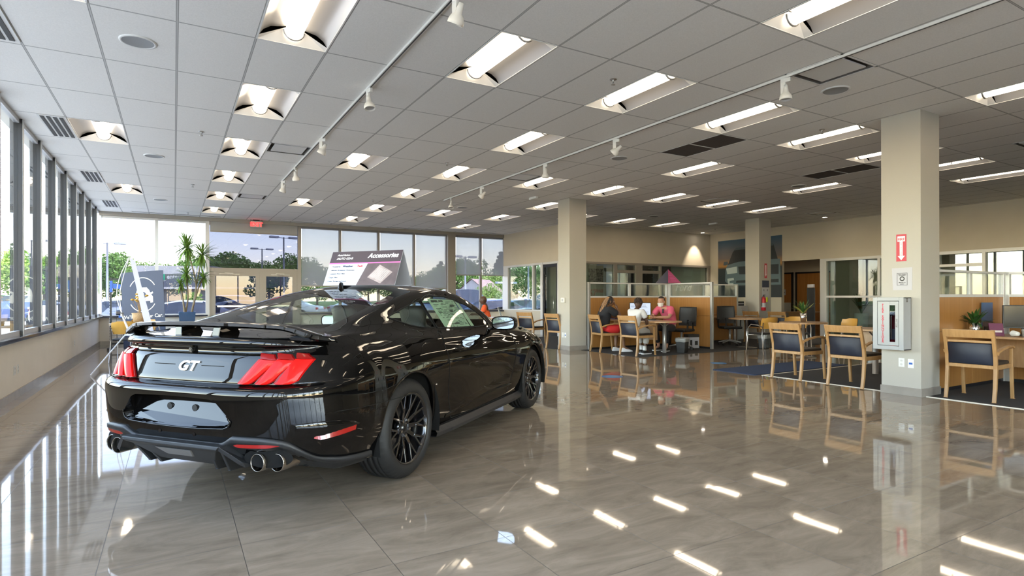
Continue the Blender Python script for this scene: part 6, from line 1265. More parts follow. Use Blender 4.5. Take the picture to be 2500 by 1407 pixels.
# ---- X-frame banner stand seen edge-on
t = thing('x_banner_stand', 'white banner seen edge on, on a thin white tripod frame behind the car', 'banner stand', (0, 0, 0))
T0 = V((-.665, 11.98, 1.985)); D0 = V((-.33, 11.62, .52))
e = V((.035, -.015, 0)); MB().grid([[T0+V((0, 0, -.0)), T0+e*1.6+V((.03, 0, -.07))], [T0*.66+D0*.34-e*.4, T0*.66+D0*.34+e*1.9], [T0*.33+D0*.67-e*.9, T0*.33+D0*.67+e*2.1], [D0-e*1.0, D0+e*2.0]], 0, True).grid([[T0+V((0, .012, 0)), T0+e*1.6+V((.03, .012, -.07))], [T0*.66+D0*.34-e*.4+V((0, .012, 0)), T0*.66+D0*.34+e*1.9+V((0, .012, 0))], [T0*.33+D0*.67-e*.9+V((0, .012, 0)), T0*.33+D0*.67+e*2.1+V((0, .012, 0))], [D0-e*1.0+V((0, .012, 0)), D0+e*2.0+V((0, .012, 0))]], 0, True, flip=True).build('banner_sheet', 'x_banner', t)
hub = V((-.66, 11.72, .72)); j1 = V((-.76, 11.8, .99))
for dx, dz in ((0, 0), (.05, 0)): MB().tube(crom([T0, V((-.80+dx, 11.9, 1.62)), V((-.835+dx*.8, 11.85, 1.3)), j1], 6), .007, 6).build('curved_rod', 'pole_white', t)
MB().tube([j1+V((0, 0, .04)), j1-V((0, 0, .03))], .022, 8).build('joint', 'grey_metal', t); MB().tube([j1, hub], .016, 8).build('pole', 'pole_white', t); MB().tube([hub+V((-.02, 0, .03)), hub-V((-.02, 0, .04))], .026, 8).build('joint', 'grey_metal', t)
for f in (V((-1.18, 11.67, .01)), V((-.42, 11.25, .01)), V((-.35, 12.2, .01))): MB().tube([hub, f], .012, 8).build('leg', 'pole_white', t)
MB().tube([hub, D0], .008, 6).build('stay', 'pole_white', t)
# ---- yucca in the tall blue planter
t = thing('yucca_plant', 'tall multi headed yucca in a blue tapered planter before the second window', 'potted plant', (.31, 18.2, 0)); rnd = random.Random(11)
MB().grid([[(-.15, -.15, 0), (.15, -.15, 0), (.15, .15, 0), (-.15, .15, 0)], [(-.20, -.20, .89), (.20, -.20, .89), (.20, .20, .89), (-.20, .20, .89)], [(-.185, -.185, .89), (.185, -.185, .89), (.185, .185, .89), (-.185, .185, .89)], [(-.18, -.18, .82), (.18, -.18, .82), (.18, .18, .82), (-.18, .18, .82)]], 0, False, True).build('planter', 'pot_blue', t, bev=.008)
MB().add([(-.18, -.18, .85), (.18, -.18, .85), (.18, .18, .85), (-.18, .18, .85)], [(0, 1, 2, 3)]).build('soil', 'soil', t)
heads = [((.10, 0, .86), (.22, 0, 1.6), (.0, .02, 2.66), .52, 95), ((.12, .05, .86), (.24, .05, 1.7), (.37, 0, 2.46), .50, 90), ((-.04, .0, .86), (.02, 0, 1.3), (-.02, 0, 1.93), .36, 70), ((-.06, -.05, .86), (-.10, 0, 1.25), (-.16, -.1, 1.66), .28, 40), ((.1, -.05, .86), (.26, 0, 1.5), (.40, -.05, 1.86), .32, 55)]
for a, b, c_, L_, n_ in heads:
    MB().tube(crom([a, b, c_], 5), [.026-.001*k for k in range(11)], 7).build('stem', 'stem', t); m = MB()
    for k in range(n_): leaf(m, (c_[0], c_[1], c_[2]+rnd.uniform(-.06, .04)), rnd.uniform(0, 6.28), L_*rnd.uniform(.75, 1.08), rnd.uniform(R(-75), R(80)), .040, .3, 0, 4)
    m.build('leaf_head', 'leaf_yucca', t)
# ---- column fittings
def wall_plate(name, x, y, z, nrm, lab, w=.07, h=.115, extra=None, grp=None, cat='socket'):
    t = thing(name, lab, cat, (x, y, z), {'-x': 0, '-y': pi/2, '+x': pi}[nrm], grp); MB().box((-.006, -w/2, -h/2), (0, w/2, h/2)).build('plate', 'white_plastic', t, bev=.002)
    if extra == 'sock':
        for q in (-1, 1): MB().tube([(-.009, 0, q*.024), (-.005, 0, q*.024)], .016, 14).build('outlet_face', 'pot_white', t); MB().box((-.0095, -.007, q*.024-.002), (-.009, -.005, q*.024+.006)).box((-.0095, .005, q*.024-.002), (-.009, .007, q*.024+.006)).build('slots', 'black_ink', t)
    if extra == 'data': MB().box((-.009, -.02, -.012), (-.005, .02, .012)).build('data_port', 'blue_plastic', t)
    return t
CX = 8.115
wall_plate('wall_socket', CX, 4.07-.145, .42, '-x', 'white double power socket low on the near column', extra='sock'); wall_plate('data_socket', CX, 3.815, .415, '-x', 'white data plate with blue port low on the near column', extra='data')
wall_plate('wall_socket', CX, 11.46, .36, '-x', 'white socket low on the first column, left one', extra='sock', grp='sockets on the first column'); wall_plate('data_socket', CX, 11.36, .36, '-x', 'white plate with dark port low on the first column', extra='data')
wall_plate('wall_socket', XL, 9.50, .36, '+x', 'white socket plate low under the left windows, nearest group', extra='sock', w=.12); wall_plate('wall_socket', XL, 9.68, .36, '+x', 'second white plate low under the left windows', extra='sock'); wall_plate('wall_socket', XL, 14.6, .36, '+x', 'white socket plate low under the far left windows', extra='sock', w=.12)
t = thing('thermostat', 'white wall control box with clear cover on the first column', 'thermostat', (CX, 11.42, 1.20)); MB().box((-.05, -.07, -.06), (0, .07, .06)).build('clear_cover', 'white_plastic', t, bev=.008); MB().box((-.053, -.03, -.03), (-.05, .03, .03)).build('display', 'grey_metal', t)
def fire_sign(x, y, z, lab, sc=1, grp=None):
    t = thing('fire_extinguisher_sign', lab, 'sign', (x, y, z), -pi/2, grp, sc); MB().box((-.06, 0, -.175), (.06, .003, .175)).build('red_plate', 'fire_red', t)
    m = MB(); m.add([(px_*.001, -.001, pz_*.001) for px_, pz_ in ((-45, 150), (45, 150), (45, 82), (18, 82), (18, -105), (42, -105), (0, -160), (-42, -105), (-18, -105), (-18, 82), (-45, 82))], [list(range(11))[::-1]]); m.build('white_arrow', 'sign_white', t)
    m = MB(); text_mb(m, 'FIRE', .046, Matrix.Translation((0, -.002, .095)) @ Matrix.Rotation(pi/2, 4, 'X'), 0, 'CENTER', bold=.001)
    for k, ch in enumerate('EXTINGUISHER'): text_mb(m, ch, .019, Matrix.Translation((0, -.002, .060-.0152*k)) @ Matrix.Rotation(pi/2, 4, 'X'), 0, 'CENTER')
    m.build('lettering', 'fire_red', t)
fire_sign(CX-.003, 3.925, 1.9, 'red and white FIRE EXTINGUISHER arrow sign on the near column')
t = thing('paper_notice', 'white paper notice taped to the near column above the cabinet', 'notice', (CX-.003, 3.915, 1.50), -pi/2); MB().add([(-.11, 0, -.145), (.115, 0, -.145), (.12, 0, .145), (-.125, 0, .14), (-.11, .002, -.145), (.115, .002, -.145), (.12, .002, .145), (-.125, .002, .14)], [(0, 1, 2, 3), (7, 6, 5, 4), (0, 4, 5, 1), (1, 5, 6, 2), (2, 6, 7, 3), (3, 7, 4, 0)]).build('sheet', 'paper_white', t)
m = MB()
for a, b, c_, d in ((-.06, -.085, .06, -.081), (-.06, .071, .06, .075), (-.062, -.085, -.058, .075), (.058, -.085, .062, .075)): m.box((a, -.0012, b), (c_, -.0002, d))
m.build('printed_frame', 'black_ink', t); m = MB(); rr = [(.030*cos(2*pi*k/24), .030*sin(2*pi*k/24)) for k in range(24)]; m.grid([[(x, -.001, z+.0) for x, z in rr], [(x*.62, -.001, z*.62) for x, z in rr]], 0, False, True).build('mask_symbol', 'black_ink', t)
m = MB()
for s_, z, sz in (('FACE MASKS', .052, .017), ('REQUIRED', .036, .017), ('PRIOR TO', -.056, .018), ('ENTRY', -.075, .015)): text_mb(m, s_, sz, Matrix.Translation((0, -.0015, z)) @ Matrix.Rotation(pi/2, 4, 'X'), 0, 'CENTER')
m.build('lettering', 'black_ink', t)
# extinguisher cabinet on the near column
mat('cab_white', (.33, .345, .365), .35)
t = thing('extinguisher_cabinet', 'white wall cabinet lettered FIRE EXTINGUISHER on the near column', 'fire extinguisher cabinet', (CX, 3.995, .925), -pi/2)
f = MB(); w0, w1, z0, z1 = -.185, .185, -.335, .335; dp = -.19
f.box((w0, dp+.02, z0), (w0+.012, 0, z1)).box((w1-.012, dp+.02, z0), (w1, 0, z1)).box((w0, dp+.02, z0), (w1, 0, z0+.012)).box((w0, dp+.02, z1-.012), (w1, 0, z1)).box((w0, -.012, z0), (w1, 0, z1))
f.box((w0, dp, z0), (-.13, dp+.02, z1)).box((.13, dp, z0), (w1, dp+.02, z1)).box((-.13, dp, z0), (.13, dp+.02, z0+.05)).box((-.13, dp, z1-.045), (.13, dp+.02, z1)); f.build('housing', 'cab_white', t, bev=.002)
d = MB().box((-.125, dp+.002, -.28), (.018, dp+.014, .285)).box((.085, dp+.002, -.28), (.125, dp+.014, .285)).box((.018, dp+.002, -.28), (.085, dp+.014, -.235)).box((.018, dp+.002, .235), (.085, dp+.014, .285)).build('door', 'cab_white', t, bev=.0015)
MB().box((.02, dp+.006, -.235), (.083, dp+.009, .235)).build('window_pane', 'glass_clear', d); MB().tube([(.105, dp, -.04), (.105, dp-.014, -.04), (.105, dp-.014, .06), (.105, dp, .06)], .004, 6).build('handle', 'grey_metal', d)
m = MB()
for k, ch in enumerate('FIRE EXTINGUISHER'): text_mb(m, ch, .040, Matrix.Translation((-.062, dp+.001, .225-.0297*k)) @ Matrix.Rotation(pi/2, 4, 'X'), 0, 'CENTER', bold=.0012)
m.build('lettering', 'fire_red', d); MB().box((w1-.0, -.12, z1-.06), (w1+.003, -.09, z1-.035)).box((w1-.0, -.12, z1-.03), (w1+.003, -.09, z1-.01)).build('side_label', 'grille_dark', t)
def extinguisher(x, y, z, lab, sc=1, rz=0):
    t = thing('fire_extinguisher', lab, 'fire extinguisher', (x, y, z), rz, None, sc); MB().lathe([(.001, 0), (.060, 0), (.066, .01), (.066, .33), (.055, .375), (.02, .40), (.02, .42), (.001, .42)], 24).build('cylinder', 'cabinet_red', t)
    MB().box((-.02, -.012, .42), (.05, .012, .445)).box((-.02, -.008, .455), (.08, .008, .47)).box((-.02, -.008, .42), (0, .008, .47)).build('valve_handle', 'black_plastic', t); MB().tube([(-.02, 0, .43), (-.085, 0, .38), (-.085, 0, .12)], .009, 6).build('hose', 'black_plastic', t)
    MB().lathe([(.0665, .10), (.0672, .11), (.0672, .22), (.0665, .23)], 24).build('label_band', 'paper_white', t); MB().box((.02, -.085, .26), (.075, -.072, .40)).build('inspection_tag', 'label_yellow', t); return t
extinguisher(CX-.10, 3.955, .615, 'red fire extinguisher inside the wall cabinet', 1.05); extinguisher(15.15, 11.11, .86, 'red fire extinguisher with yellow tag hanging on the third column', 1.0)
# third column notices
t = thing('fire_extinguisher_sign', 'small red and white fire extinguisher sign on the third column', 'sign', (15.36, 11.185, 2.05), 0, None, 1); MB().box((-.055, 0, -.22), (.055, .004, .22)).build('red_plate', 'fire_red', t); MB().box((-.02, -.002, -.1), (.02, 0, .17)).add([(-.035, -.001, -.10), (.035, -.001, -.10), (0, -.001, -.18)], [(0, 2, 1)]).build('white_arrow', 'sign_white', t)
t = thing('notice_poster', 'navy and white notice poster on the third column', 'notice', (15.34, 11.18, 1.50)); MB().box((-.16, 0, -.26), (.16, .005, .26)).build('sheet', 'paper_white', t); MB().box((-.16, -.003, .05), (.16, 0, .26)).build('navy_header', 'banner_navy', t); MB().box((-.09, -.003, -.06), (-.07, 0, .0)).box((.07, -.003, -.06), (.09, 0, .0)).build('figure_print', 'black_ink', t)
m = MB(); text_mb(m, 'STAY SAFE', .04, Matrix.Translation((0, -.005, .16)) @ Matrix.Rotation(pi/2, 4, 'X'), 0, 'CENTER'); m.build('header_lettering', 'sign_white', t) if False else None
# ---- murals and posters
def grad_mat(n, stops, axis, lo, hi):
    m_, t_, b_ = newmat(n); tc = t_.nodes.new('ShaderNodeTexCoord'); sp_ = t_.nodes.new('ShaderNodeSeparateXYZ'); mr = t_.nodes.new('ShaderNodeMapRange'); r_ = t_.nodes.new('ShaderNodeValToRGB')
    t_.links.new(tc.outputs['Object'], sp_.inputs[0]); t_.links.new(sp_.outputs[axis], mr.inputs[0]); mr.inputs[1].default_value = lo; mr.inputs[2].default_value = hi; t_.links.new(mr.outputs[0], r_.inputs[0]); t_.links.new(r_.outputs[0], b_.inputs['Base Color'])
    e_ = r_.color_ramp.elements; e_[0].position = stops[0][0]; e_[0].color = L(stops[0][1]); e_[1].position = stops[-1][0]; e_[1].color = L(stops[-1][1])
    for p_, c_ in stops[1:-1]: q_ = e_.new(p_); q_.color = L(c_)
    b_.inputs['Roughness'].default_value = .35
grad_mat('dusk_print', [(0, (.012, .02, .03)), (.50, (.012, .022, .03)), (.55, (.40, .20, .05)), (.68, (.12, .10, .10)), (1, (.03, .09, .16))], 2, -1.05, 1.05); mat('truck_body', (.10, .155, .19), .4); mat('truck_dark', (.012, .02, .03), .3); mat('truck_light', (.45, .55, .58), .4); mat('truck_mid', (.045, .075, .10), .4)
t = thing('truck_mural', 'large dusk photo mural of a sport utility vehicle front on the right wall', 'mural', (XR-.012, 13.55, 2.30), -pi/2); MB().box((-1.32, 0, -1.05), (1.32, .012, 1.05)).build('print_board', 'dusk_print', t)
def poly(m_, name, pts, y=-.002): MB().add([(x, y, z) for x, z in pts], [list(range(len(pts)))[::-1] if sum(pts[i][0]*pts[(i+1) % len(pts)][1]-pts[(i+1) % len(pts)][0]*pts[i][1] for i in range(len(pts))) < 0 else list(range(len(pts)))]).build(name, m_, t)
poly('truck_dark', 'cabin_print', [(-.90, .10), (-.66, .60), (-.50, .74), (1.0, .78), (1.2, .15)], -.002); poly('truck_mid', 'roof_print', [(-.62, .66), (-.52, .75), (1.0, .80), (1.0, .72)], -.004)
poly('truck_body', 'bonnet_print', [(-.98, -.02), (-.90, .14), (-.40, .24), (1.25, .26), (1.28, -.62), (-.80, -.62), (-1.0, -.45)], -.003); poly('truck_dark', 'grille_print', [(-.42, .06), (1.2, .08), (1.2, -.26), (-.38, -.22)], -.005); poly('truck_light', 'headlight_print', [(-.95, .02), (-.48, .07), (-.46, -.16), (-.90, -.20)], -.005)
poly('truck_light', 'fog_light_print', [(-.90, -.36), (-.62, -.34), (-.60, -.42), (-.80, -.44), (-.80, -.52), (-.62, -.52), (-.66, -.60), (-.86, -.60)], -.005); poly('truck_dark', 'bumper_print', [(-.50, -.44), (1.2, -.42), (1.2, -.54), (-.52, -.52)], -.005); poly('truck_mid', 'mirror_print', [(-1.08, .14), (-1.05, .27), (-.88, .27), (-.86, .16), (-.98, .13)], -.005); poly('truck_dark', 'shadow_print', [(-.8, -.62), (1.28, -.62), (1.28, -.85), (-.5, -.85)], -.004)
def atY(px, Y_): q = (px-1250)/FP; s_, c_ = sin(YW), cos(YW); return Y_*(s_+c_*q)/(c_-s_*q)
grad_mat('city_print', [(0, (.008, .010, .035)), (.55, (.015, .014, .022)), (1, (.16, .05, .03))], 0, -1.2, 1.2)
t = thing('city_mural', 'dark night city mural behind the back wall glass', 'mural', (16.35, 17.17, 1.55)); MB().box((-1.18, 0, -.95), (1.18, .012, .95)).build('print_board', 'city_print', t)
m = MB(); rnd = random.Random(5)
for k in range(46): x, z = rnd.uniform(-.5, .5), rnd.uniform(-.5, .85); m.box((x, -.002, z), (x+rnd.uniform(.02, .09), 0, z+.012))
m.build('window_prints', 'sign_side', t)
t = thing('script_logo', 'white script logo lettering on the back wall glass beside the pyramid', 'logo', (atY(1668, 15.22), 15.236, 1.50)); m = MB(); text_mb(m, 'Ford', .40, Matrix.Rotation(pi/2, 4, 'X'), 0, 'CENTER', shear=.45, extrude=.003, wide=1.05, bold=.004); m.build('lettering', 'sign_white', t)
mat('poster_pic', (.10, .12, .18), .5, noise=.9, nscale=14, c2=(.5, .42, .40)); mat('poster_orange', (.62, .14, .04), .5); mat('poster_cream', (.62, .58, .48), .5)
x0 = atY(1437, 16.56); x1 = atY(1474, 16.56); t = thing('race_poster', 'framed race poster reading 67 WINNER seen through the back glass', 'poster', ((x0+x1)/2, 16.57, 1.80)); hw = (x1-x0)/2
MB().box((-hw, 0, -.56), (hw, .02, .62)).build('sheet', 'poster_cream', t); MB().box((-hw+.01, -.003, .02), (hw-.01, 0, .50)).build('picture_print', 'poster_pic', t)
m = MB(); text_mb(m, '67', .40, Matrix.Translation((-.17, -.004, -.52)) @ Matrix.Rotation(pi/2, 4, 'X'), 0, 'CENTER', shear=.15, bold=.008, wide=.8); m.build('numeral_lettering', 'poster_orange', t)
m = MB(); text_mb(m, 'WINNER', .15, Matrix.Translation((.13, -.004, -.36)) @ Matrix.Rotation(pi/2, 4, 'X'), 0, 'CENTER', bold=.004, wide=.7); m.build('word_lettering', 'poster_orange', t)
# cabinet and printer by the third column, kiosk, low cabinet
t = thing('filing_cabinet', 'grey filing cabinet left of the third column', 'cabinet', (14.62, 11.75, .004)); MB().box((-.25, -.3, 0), (.25, .3, 1.0)).build('carcass', 'grey_metal', t, bev=.004)
for k in range(3): dr_ = MB().box((-.24, -.315, .04+.32*k), (.24, -.3, .34+.32*k)).build('drawer', 'grey_metal', t, bev=.003); MB().box((-.06, -.33, .24+.32*k), (.06, -.315, .26+.32*k)).build('handle', 'steel', dr_)
t = thing('printer', 'dark flat printer on the grey filing cabinet', 'printer', (14.62, 11.75, 1.006)); MB().box((-.2, -.22, 0), (.2, .22, .13)).build('housing', 'black_plastic', t, bev=.012); MB().box((-.15, -.24, .05), (.15, -.21, .07)).build('paper_slot', 'paper_white', t)
t = thing('display_kiosk', 'tall thin black kiosk with a white top card by the office opening', 'kiosk', (17.35, 11.02, 0)); MB().box((-.03, -.12, 0), (.03, .12, 1.55)).build('panel', 'bin_black', t, bev=.004); MB().box((-.035, -.1, 1.56), (.035, .1, 1.66)).build('top_card', 'paper_white', t)
t = thing('low_cabinet', 'grey low cabinet inside the office opening', 'cabinet', (19.3, 13.75, 0)); MB().box((-.4, -.45, 0), (.4, .45, 1.05)).build('carcass', 'grey_metal', t, bev=.006); MB().box((-.415, -.43, .05), (-.4, .43, 1.0)).build('door', 'grey_metal', t, bev=.003)
t = thing('door_notice', 'small white sign on the wooden door inside the office', 'notice', (21.52, 14.9, 1.45)); MB().box((0, -.14, -.12), (.008, .14, .12)).build('sheet', 'paper_white', t); MB().box((-.002, -.1, -.03), (0, .1, .02)).build('print', 'ink', t)
# ================================================================ PEOPLE
mat('skin_brown', (.16, .075, .040), .5); mat('skin_deep', (.075, .036, .022), .5); mat('skin_light', (.46, .24, .16), .5); mat('eye_white', (.7, .68, .64), .3); mat('eye_dark', (.01, .008, .006), .2); mat('lip', (.22, .07, .06), .5)
mat('tee_black', (.010, .011, .016), .9, bump=.1, bscale=200); mat('shorts_red', (.52, .015, .018), .8); mat('tee_white', (.62, .63, .66), .85); mat('pants_grey', (.38, .37, .36), .85); mat('polo_pink', (.66, .115, .20), .8); mat('trousers_dark', (.02, .02, .025), .85); mat('tee_orange', (.68, .095, .022), .8); mat('mask_white', (.72, .72, .70), .7); mat('sock_white', (.66, .66, .66), .8)
mat('hair_dark', (.012, .008, .007), .7); mat('hair_blond', (.40, .22, .11), .7); mat('hair_brown', (.04, .02, .012), .8, noise=.5, nscale=60); mat('shoe_white', (.66, .66, .68), .5); mat('shoe_navy', (.02, .03, .09), .5); mat('shoe_black', (.012, .012, .013), .5)
def skin_geo(chains, sub=2):
    """chains: lists of (point, radius or (rx, ry)); points with equal coordinates are shared, the first point of the first chain is the root"""
    vs, rs, es, ix = [], [], [], {}
    for ch in chains:
        prev = None
        for p, r in ch:
            k = tuple(round(c, 4) for c in p)
            if k not in ix: ix[k] = len(vs); vs.append(k); rs.append(r if isinstance(r, tuple) else (r, r))
            if prev is not None: es.append((prev, ix[k]))
            prev = ix[k]
    me = bpy.data.meshes.new('s'); me.from_pydata(vs, es, []); o = bpy.data.objects.new('s', me); COL.objects.link(o)
    m = o.modifiers.new('k', 'SKIN'); m.use_smooth_shade = True; m.branch_smoothing = .6
    for i, d in enumerate(me.skin_vertices[0].data): d.radius = rs[i]; d.use_root = i == 0
    o.modifiers.new('u', 'SUBSURF').levels = sub
    bpy.context.view_layer.update(); e = o.evaluated_get(bpy.context.evaluated_depsgraph_get()).to_mesh()
    r = ([v.co.copy() for v in e.vertices], [list(p.vertices) for p in e.polygons]); bpy.data.objects.remove(o); return r
def head(mb, c, yaw, pitch, skin=0, mi_eye=1, mi_dark=2, mi_lip=3, sc=1.0):
    M_ = Matrix.Translation(c) @ Matrix.Rotation(yaw, 4, 'Z') @ Matrix.Rotation(pitch, 4, 'Y') @ Matrix.Scale(sc, 4); rows = []; N, K = 22, 32
    for i in range(N+1):
        th = pi*i/N; row = []
        for k in range(K):
            a = 2*pi*k/K; x, y, z = sin(th)*cos(a), sin(th)*sin(a), -cos(th); X, Y, Z = x*.098, y*.077, z*.118
            if z < 0: f = 1+.30*z; Y *= f; X *= (1+.12*z) if x > 0 else (1+.34*z)
            if x > 0: X -= .006*abs(y); 
            if x > .5:
                X += .024*math.exp(-((y/.16)**2))*math.exp(-((z+.16)/.17)**2)*(1 if z > -.35 else .3)+.007*math.exp(-((z-.22)/.10)**2)
                X -= .010*(math.exp(-(((abs(y)-.36)/.15)**2)))*math.exp(-((z-.04)/.10)**2)
                X += .008*math.exp(-((y/.3)**2))*math.exp(-((z+.52)/.08)**2)+.008*math.exp(-((y/.3)**2))*math.exp(-((z+.88)/.12)**2)
            row.append((X, Y, Z))
        rows.append(row)
    mb.grid(rows, skin, True, True, mtx=M_)
    for s in (-1, 1):
        mb.ball((.0805, s*.030, .006), (.009, .012, .007), 6, mi_eye, mtx=M_); mb.ball((.0868, s*.030, .006), (.004, .0065, .0062), 5, mi_dark, mtx=M_)
        mb.ball((-.002, s*.078, -.006), (.018, .010, .030), 6, skin, mtx=M_)
    mb.ball((.089, 0, -.058), (.008, .022, .008), 6, mi_lip, mtx=M_); return M_
def hand(mb, w, d, up, side, curl=.5, s=1.0):
    """palm and five fingers from the wrist w pointing along d; up = back of the hand; side = +1 when the thumb lies towards up x d"""
    d = V(d).normalized(); up = (V(up)-d*V(up).dot(d)).normalized(); u = up.cross(d).normalized()*side; w = V(w)
    mb.tube([w-d*.01, w+d*.03, w+d*.06, w+d*.088], [.024*s, .030*s, .034*s, .030*s], 10, 0, squash=(1, 1)); 
    for k, (off, L_) in enumerate(((.027, .070), (.010, .080), (-.008, .074), (-.025, .058))):
        b = w+d*.082+u*off*s; q = d; pts = [b]
        for j in range(3): q = (q*cos(curl*.6)-up*sin(curl*.6)).normalized(); pts.append(pts[-1]+q*L_*s*(.45, .32, .25)[j])
        mb.tube(pts, [.0092*s, .0088*s, .008*s, .006*s], 8, 0)
    b = w+d*.025+u*.026*s; t1 = (d*.65+u*.7-up*.15).normalized(); t2 = (d*.9+u*.25-up*.35).normalized(); mb.tube([b, b+t1*.036*s, b+t1*.036*s+t2*.036*s], [.012*s, .010*s, .007*s], 8, 0)
def person(lab, x, y, rz, skin, P_, build=1.0, grp=None):
    t = thing('person', lab, 'person', (x, y, .004), rz); mb = MB(); b = build
    pel, sp, chst, nk, hb = P_['pel'], P_['spine'], P_['chest'], P_['neck'], P_['head']
    ch = [[(pel, .12*b), (sp, .108*b), (chst, .108*b), (nk, .052), (tuple(V(nk)*.5+V(hb)*.5+V((-.01, 0, -.02))), .050)]]
    for s in ('L', 'R'): ch.append([(chst, .108*b), (P_['sh'+s], .054*b), (P_['el'+s], .040*b), (P_['wr'+s], .026)]); ch.append([(pel, .12*b), (P_['hip'+s], .085*b), (P_['kn'+s], .055*b), (P_['an'+s], .035), (P_['toe'+s], .028)])
    v, f = skin_geo(ch); mb.add(v, f, 0, True)
    HM = head(mb, hb, P_.get('yaw', 0), P_.get('pitch', 0))
    for s, sd in (('L', -1), ('R', 1)): hand(mb, P_['wr'+s], P_['hd'+s], P_.get('up'+s, (0, 0, 1)), sd, P_.get('curl', .5), .95)
    mb.build('body', [skin, 'eye_white', 'eye_dark', 'lip'], t); return t, HM
def garment(t, name, chains, m): v, f = skin_geo(chains); return MB().add(v, f, 0, True).build(name, m, t)
def mid(a, b, q): return tuple(V(a)*(1-q)+V(b)*q)
def shirt(t, P_, b, m, name='shirt', sleeve=.62, g=.014):
    ch = [[((P_['pel'][0], P_['pel'][1], P_['pel'][2]-.02), .15*b+g), (P_['spine'], .134*b+g), (P_['chest'], .146*b+g), (mid(P_['chest'], P_['neck'], .72), .068*b)]]
    for s in ('L', 'R'): e = mid(P_['sh'+s], P_['el'+s], sleeve); ch.append([(P_['chest'], .146*b+g), (P_['sh'+s], .064*b+g), (mid(P_['sh'+s], P_['el'+s], sleeve*.5), .058*b+g), (e, .052*b+g)])
    return garment(t, name, ch, m)
def bottoms(t, P_, b, m, name, upto, g=.012):
    ch = [[(tuple(V(P_['pel'])+V((0, 0, .09))), .125*b+g), (P_['pel'], .140*b+g)]]
    for s in ('L', 'R'):
        c_ = [(P_['pel'], .140*b+g), (P_['hip'+s], .092*b+g), (mid(P_['hip'+s], P_['kn'+s], .6), .078*b+g)]
        if upto > 1: c_ += [(P_['kn'+s], .062*b+g), (mid(P_['kn'+s], P_['an'+s], upto-1), .048*b+g)]
        else: c_[-1] = (mid(P_['hip'+s], P_['kn'+s], upto), .080*b+g)
        ch.append(c_)
    return garment(t, name, ch, m)
def shoe(t, an, toe, m, sole='shoe_white', s=1):
    a, b = V(an), V(toe); d = V((b.x-a.x, b.y-a.y, 0)).normalized(); u = V((-d.y, d.x, 0)); mb = MB(); rows = []; z0 = min(b.z-.03, a.z-.08); z0 = max(z0, 0)
    for q, w, h in ((-.075, .028, .055), (-.06, .036, .085), (0, .038, .095), (.06, .042, .070), (.12, .046, .052), (.17, .040, .042), (.20, .022, .030)):
        c = a+d*(q+.0); c.z = z0; rows.append([c-u*w, c-u*w*1.02+V((0, 0, h*.45)), c-u*w*.6+V((0, 0, h)), c+u*w*.6+V((0, 0, h)), c+u*w*1.02+V((0, 0, h*.45)), c+u*w])
    mb.grid(rows, 0, True).add(rows[0], [list(range(6))]).add(rows[-1], [list(range(6))[::-1]]); o = mb.build('shoe', m, t)
    mb = MB(); rr = []
    for q, w in ((-.08, .028), (-.06, .040), (.06, .046), (.13, .050), (.185, .040), (.208, .02)): c = a+d*q; c.z = z0; rr.append([c-u*w, c-u*w+V((0, 0, .022)), c+u*w+V((0, 0, .022)), c+u*w])
    mb.grid(rr, 0, False, True).add(rr[0], [[0, 1, 2, 3]]).add(rr[-1], [[3, 2, 1, 0]]).build('sole', sole, o)
    mb = MB()
    for q in (.02, .045, .07): c = a+d*q; c.z = z0+.092-.35*q; mb.tube([c-u*.022, c+V((0, 0, .006)), c+u*.022], .003, 4)
    mb.build('laces', sole, o)
SE = .50
# woman in black
PW = dict(pel=(.06, 0, .56), spine=(.10, 0, .76), chest=(.17, 0, .94), neck=(.21, 0, 1.055), head=(.27, -.0, 1.165), yaw=-.25, pitch=.10, shL=(.17, .19, 1.00), shR=(.17, -.19, 1.00), elL=(.42, .24, .80), elR=(.44, -.20, .80), wrL=(.60, .12, .80), wrR=(.42, -.06, 1.0), hdL=(1, -.4, .0), hdR=(-.25, .25, .9), upR=(1, 0, .3),
    hipL=(.12, .11, .545), hipR=(.12, -.11, .545), knL=(.50, .14, .53), knR=(.50, -.14, .53), anL=(.46, .12, .11), anR=(.54, -.16, .11), toeL=(.60, .13, .035), toeR=(.68, -.18, .035))
t, HM = person('person with braids in a black shirt and red shorts, hand at the chin', 8.50, 10.56, -.28, 'skin_brown', PW, 1.22)
shirt(t, PW, 1.24, 'tee_black', sleeve=.75, g=.022); bottoms(t, PW, 1.24, 'shorts_red', 'shorts', .95, .016)
for s in ('L', 'R'): shoe(t, PW['an'+s], PW['toe'+s], 'shoe_white')
hm = MB(); hm.grid([[(.0-.012+.103*sin(pi*i/10)*cos(a), .083*sin(pi*i/10)*sin(a), .02+.112*cos(pi*i/10)*1.0) for a in [R(52)+R(256)*k/22 for k in range(23)]] for i in range(1, 8)], 0, True, mtx=HM); hm.grid([[(-.01+.10*sin(R(18)*i/2)*cos(a), .08*sin(R(18)*i/2)*sin(a), .128*cos(R(18)*i/2)) for a in [2*pi*k/20 for k in range(20)]] for i in range(5)], 0, True, True, mtx=HM)
hm.build('hair', 'hair_dark', t); rnd = random.Random(9)
for mat_, n_ in (('hair_dark', 20), ('hair_blond', 5)):
    for k in range(n_):
        a = R(95)+R(170)*((k+.5)/n_) if mat_ == 'hair_dark' else R(200)+R(60)*k/5; p0 = HM @ V((-.02+.10*cos(a), .084*sin(a), .05)); p1 = HM @ V((-.05+.125*cos(a), .10*sin(a), -.06)); p2 = V((p1.x-.06, p1.y*1.0, p1.z-.13+rnd.uniform(-.02, .02))); MB().tube(crom([HM @ V((-.01+.07*cos(a), .06*sin(a), .095)), p0, p1, p2, p2+V((-.01, 0, -.10))], 3), .0085 if mat_ == 'hair_dark' else .0095, 5).build('braid', mat_, t)
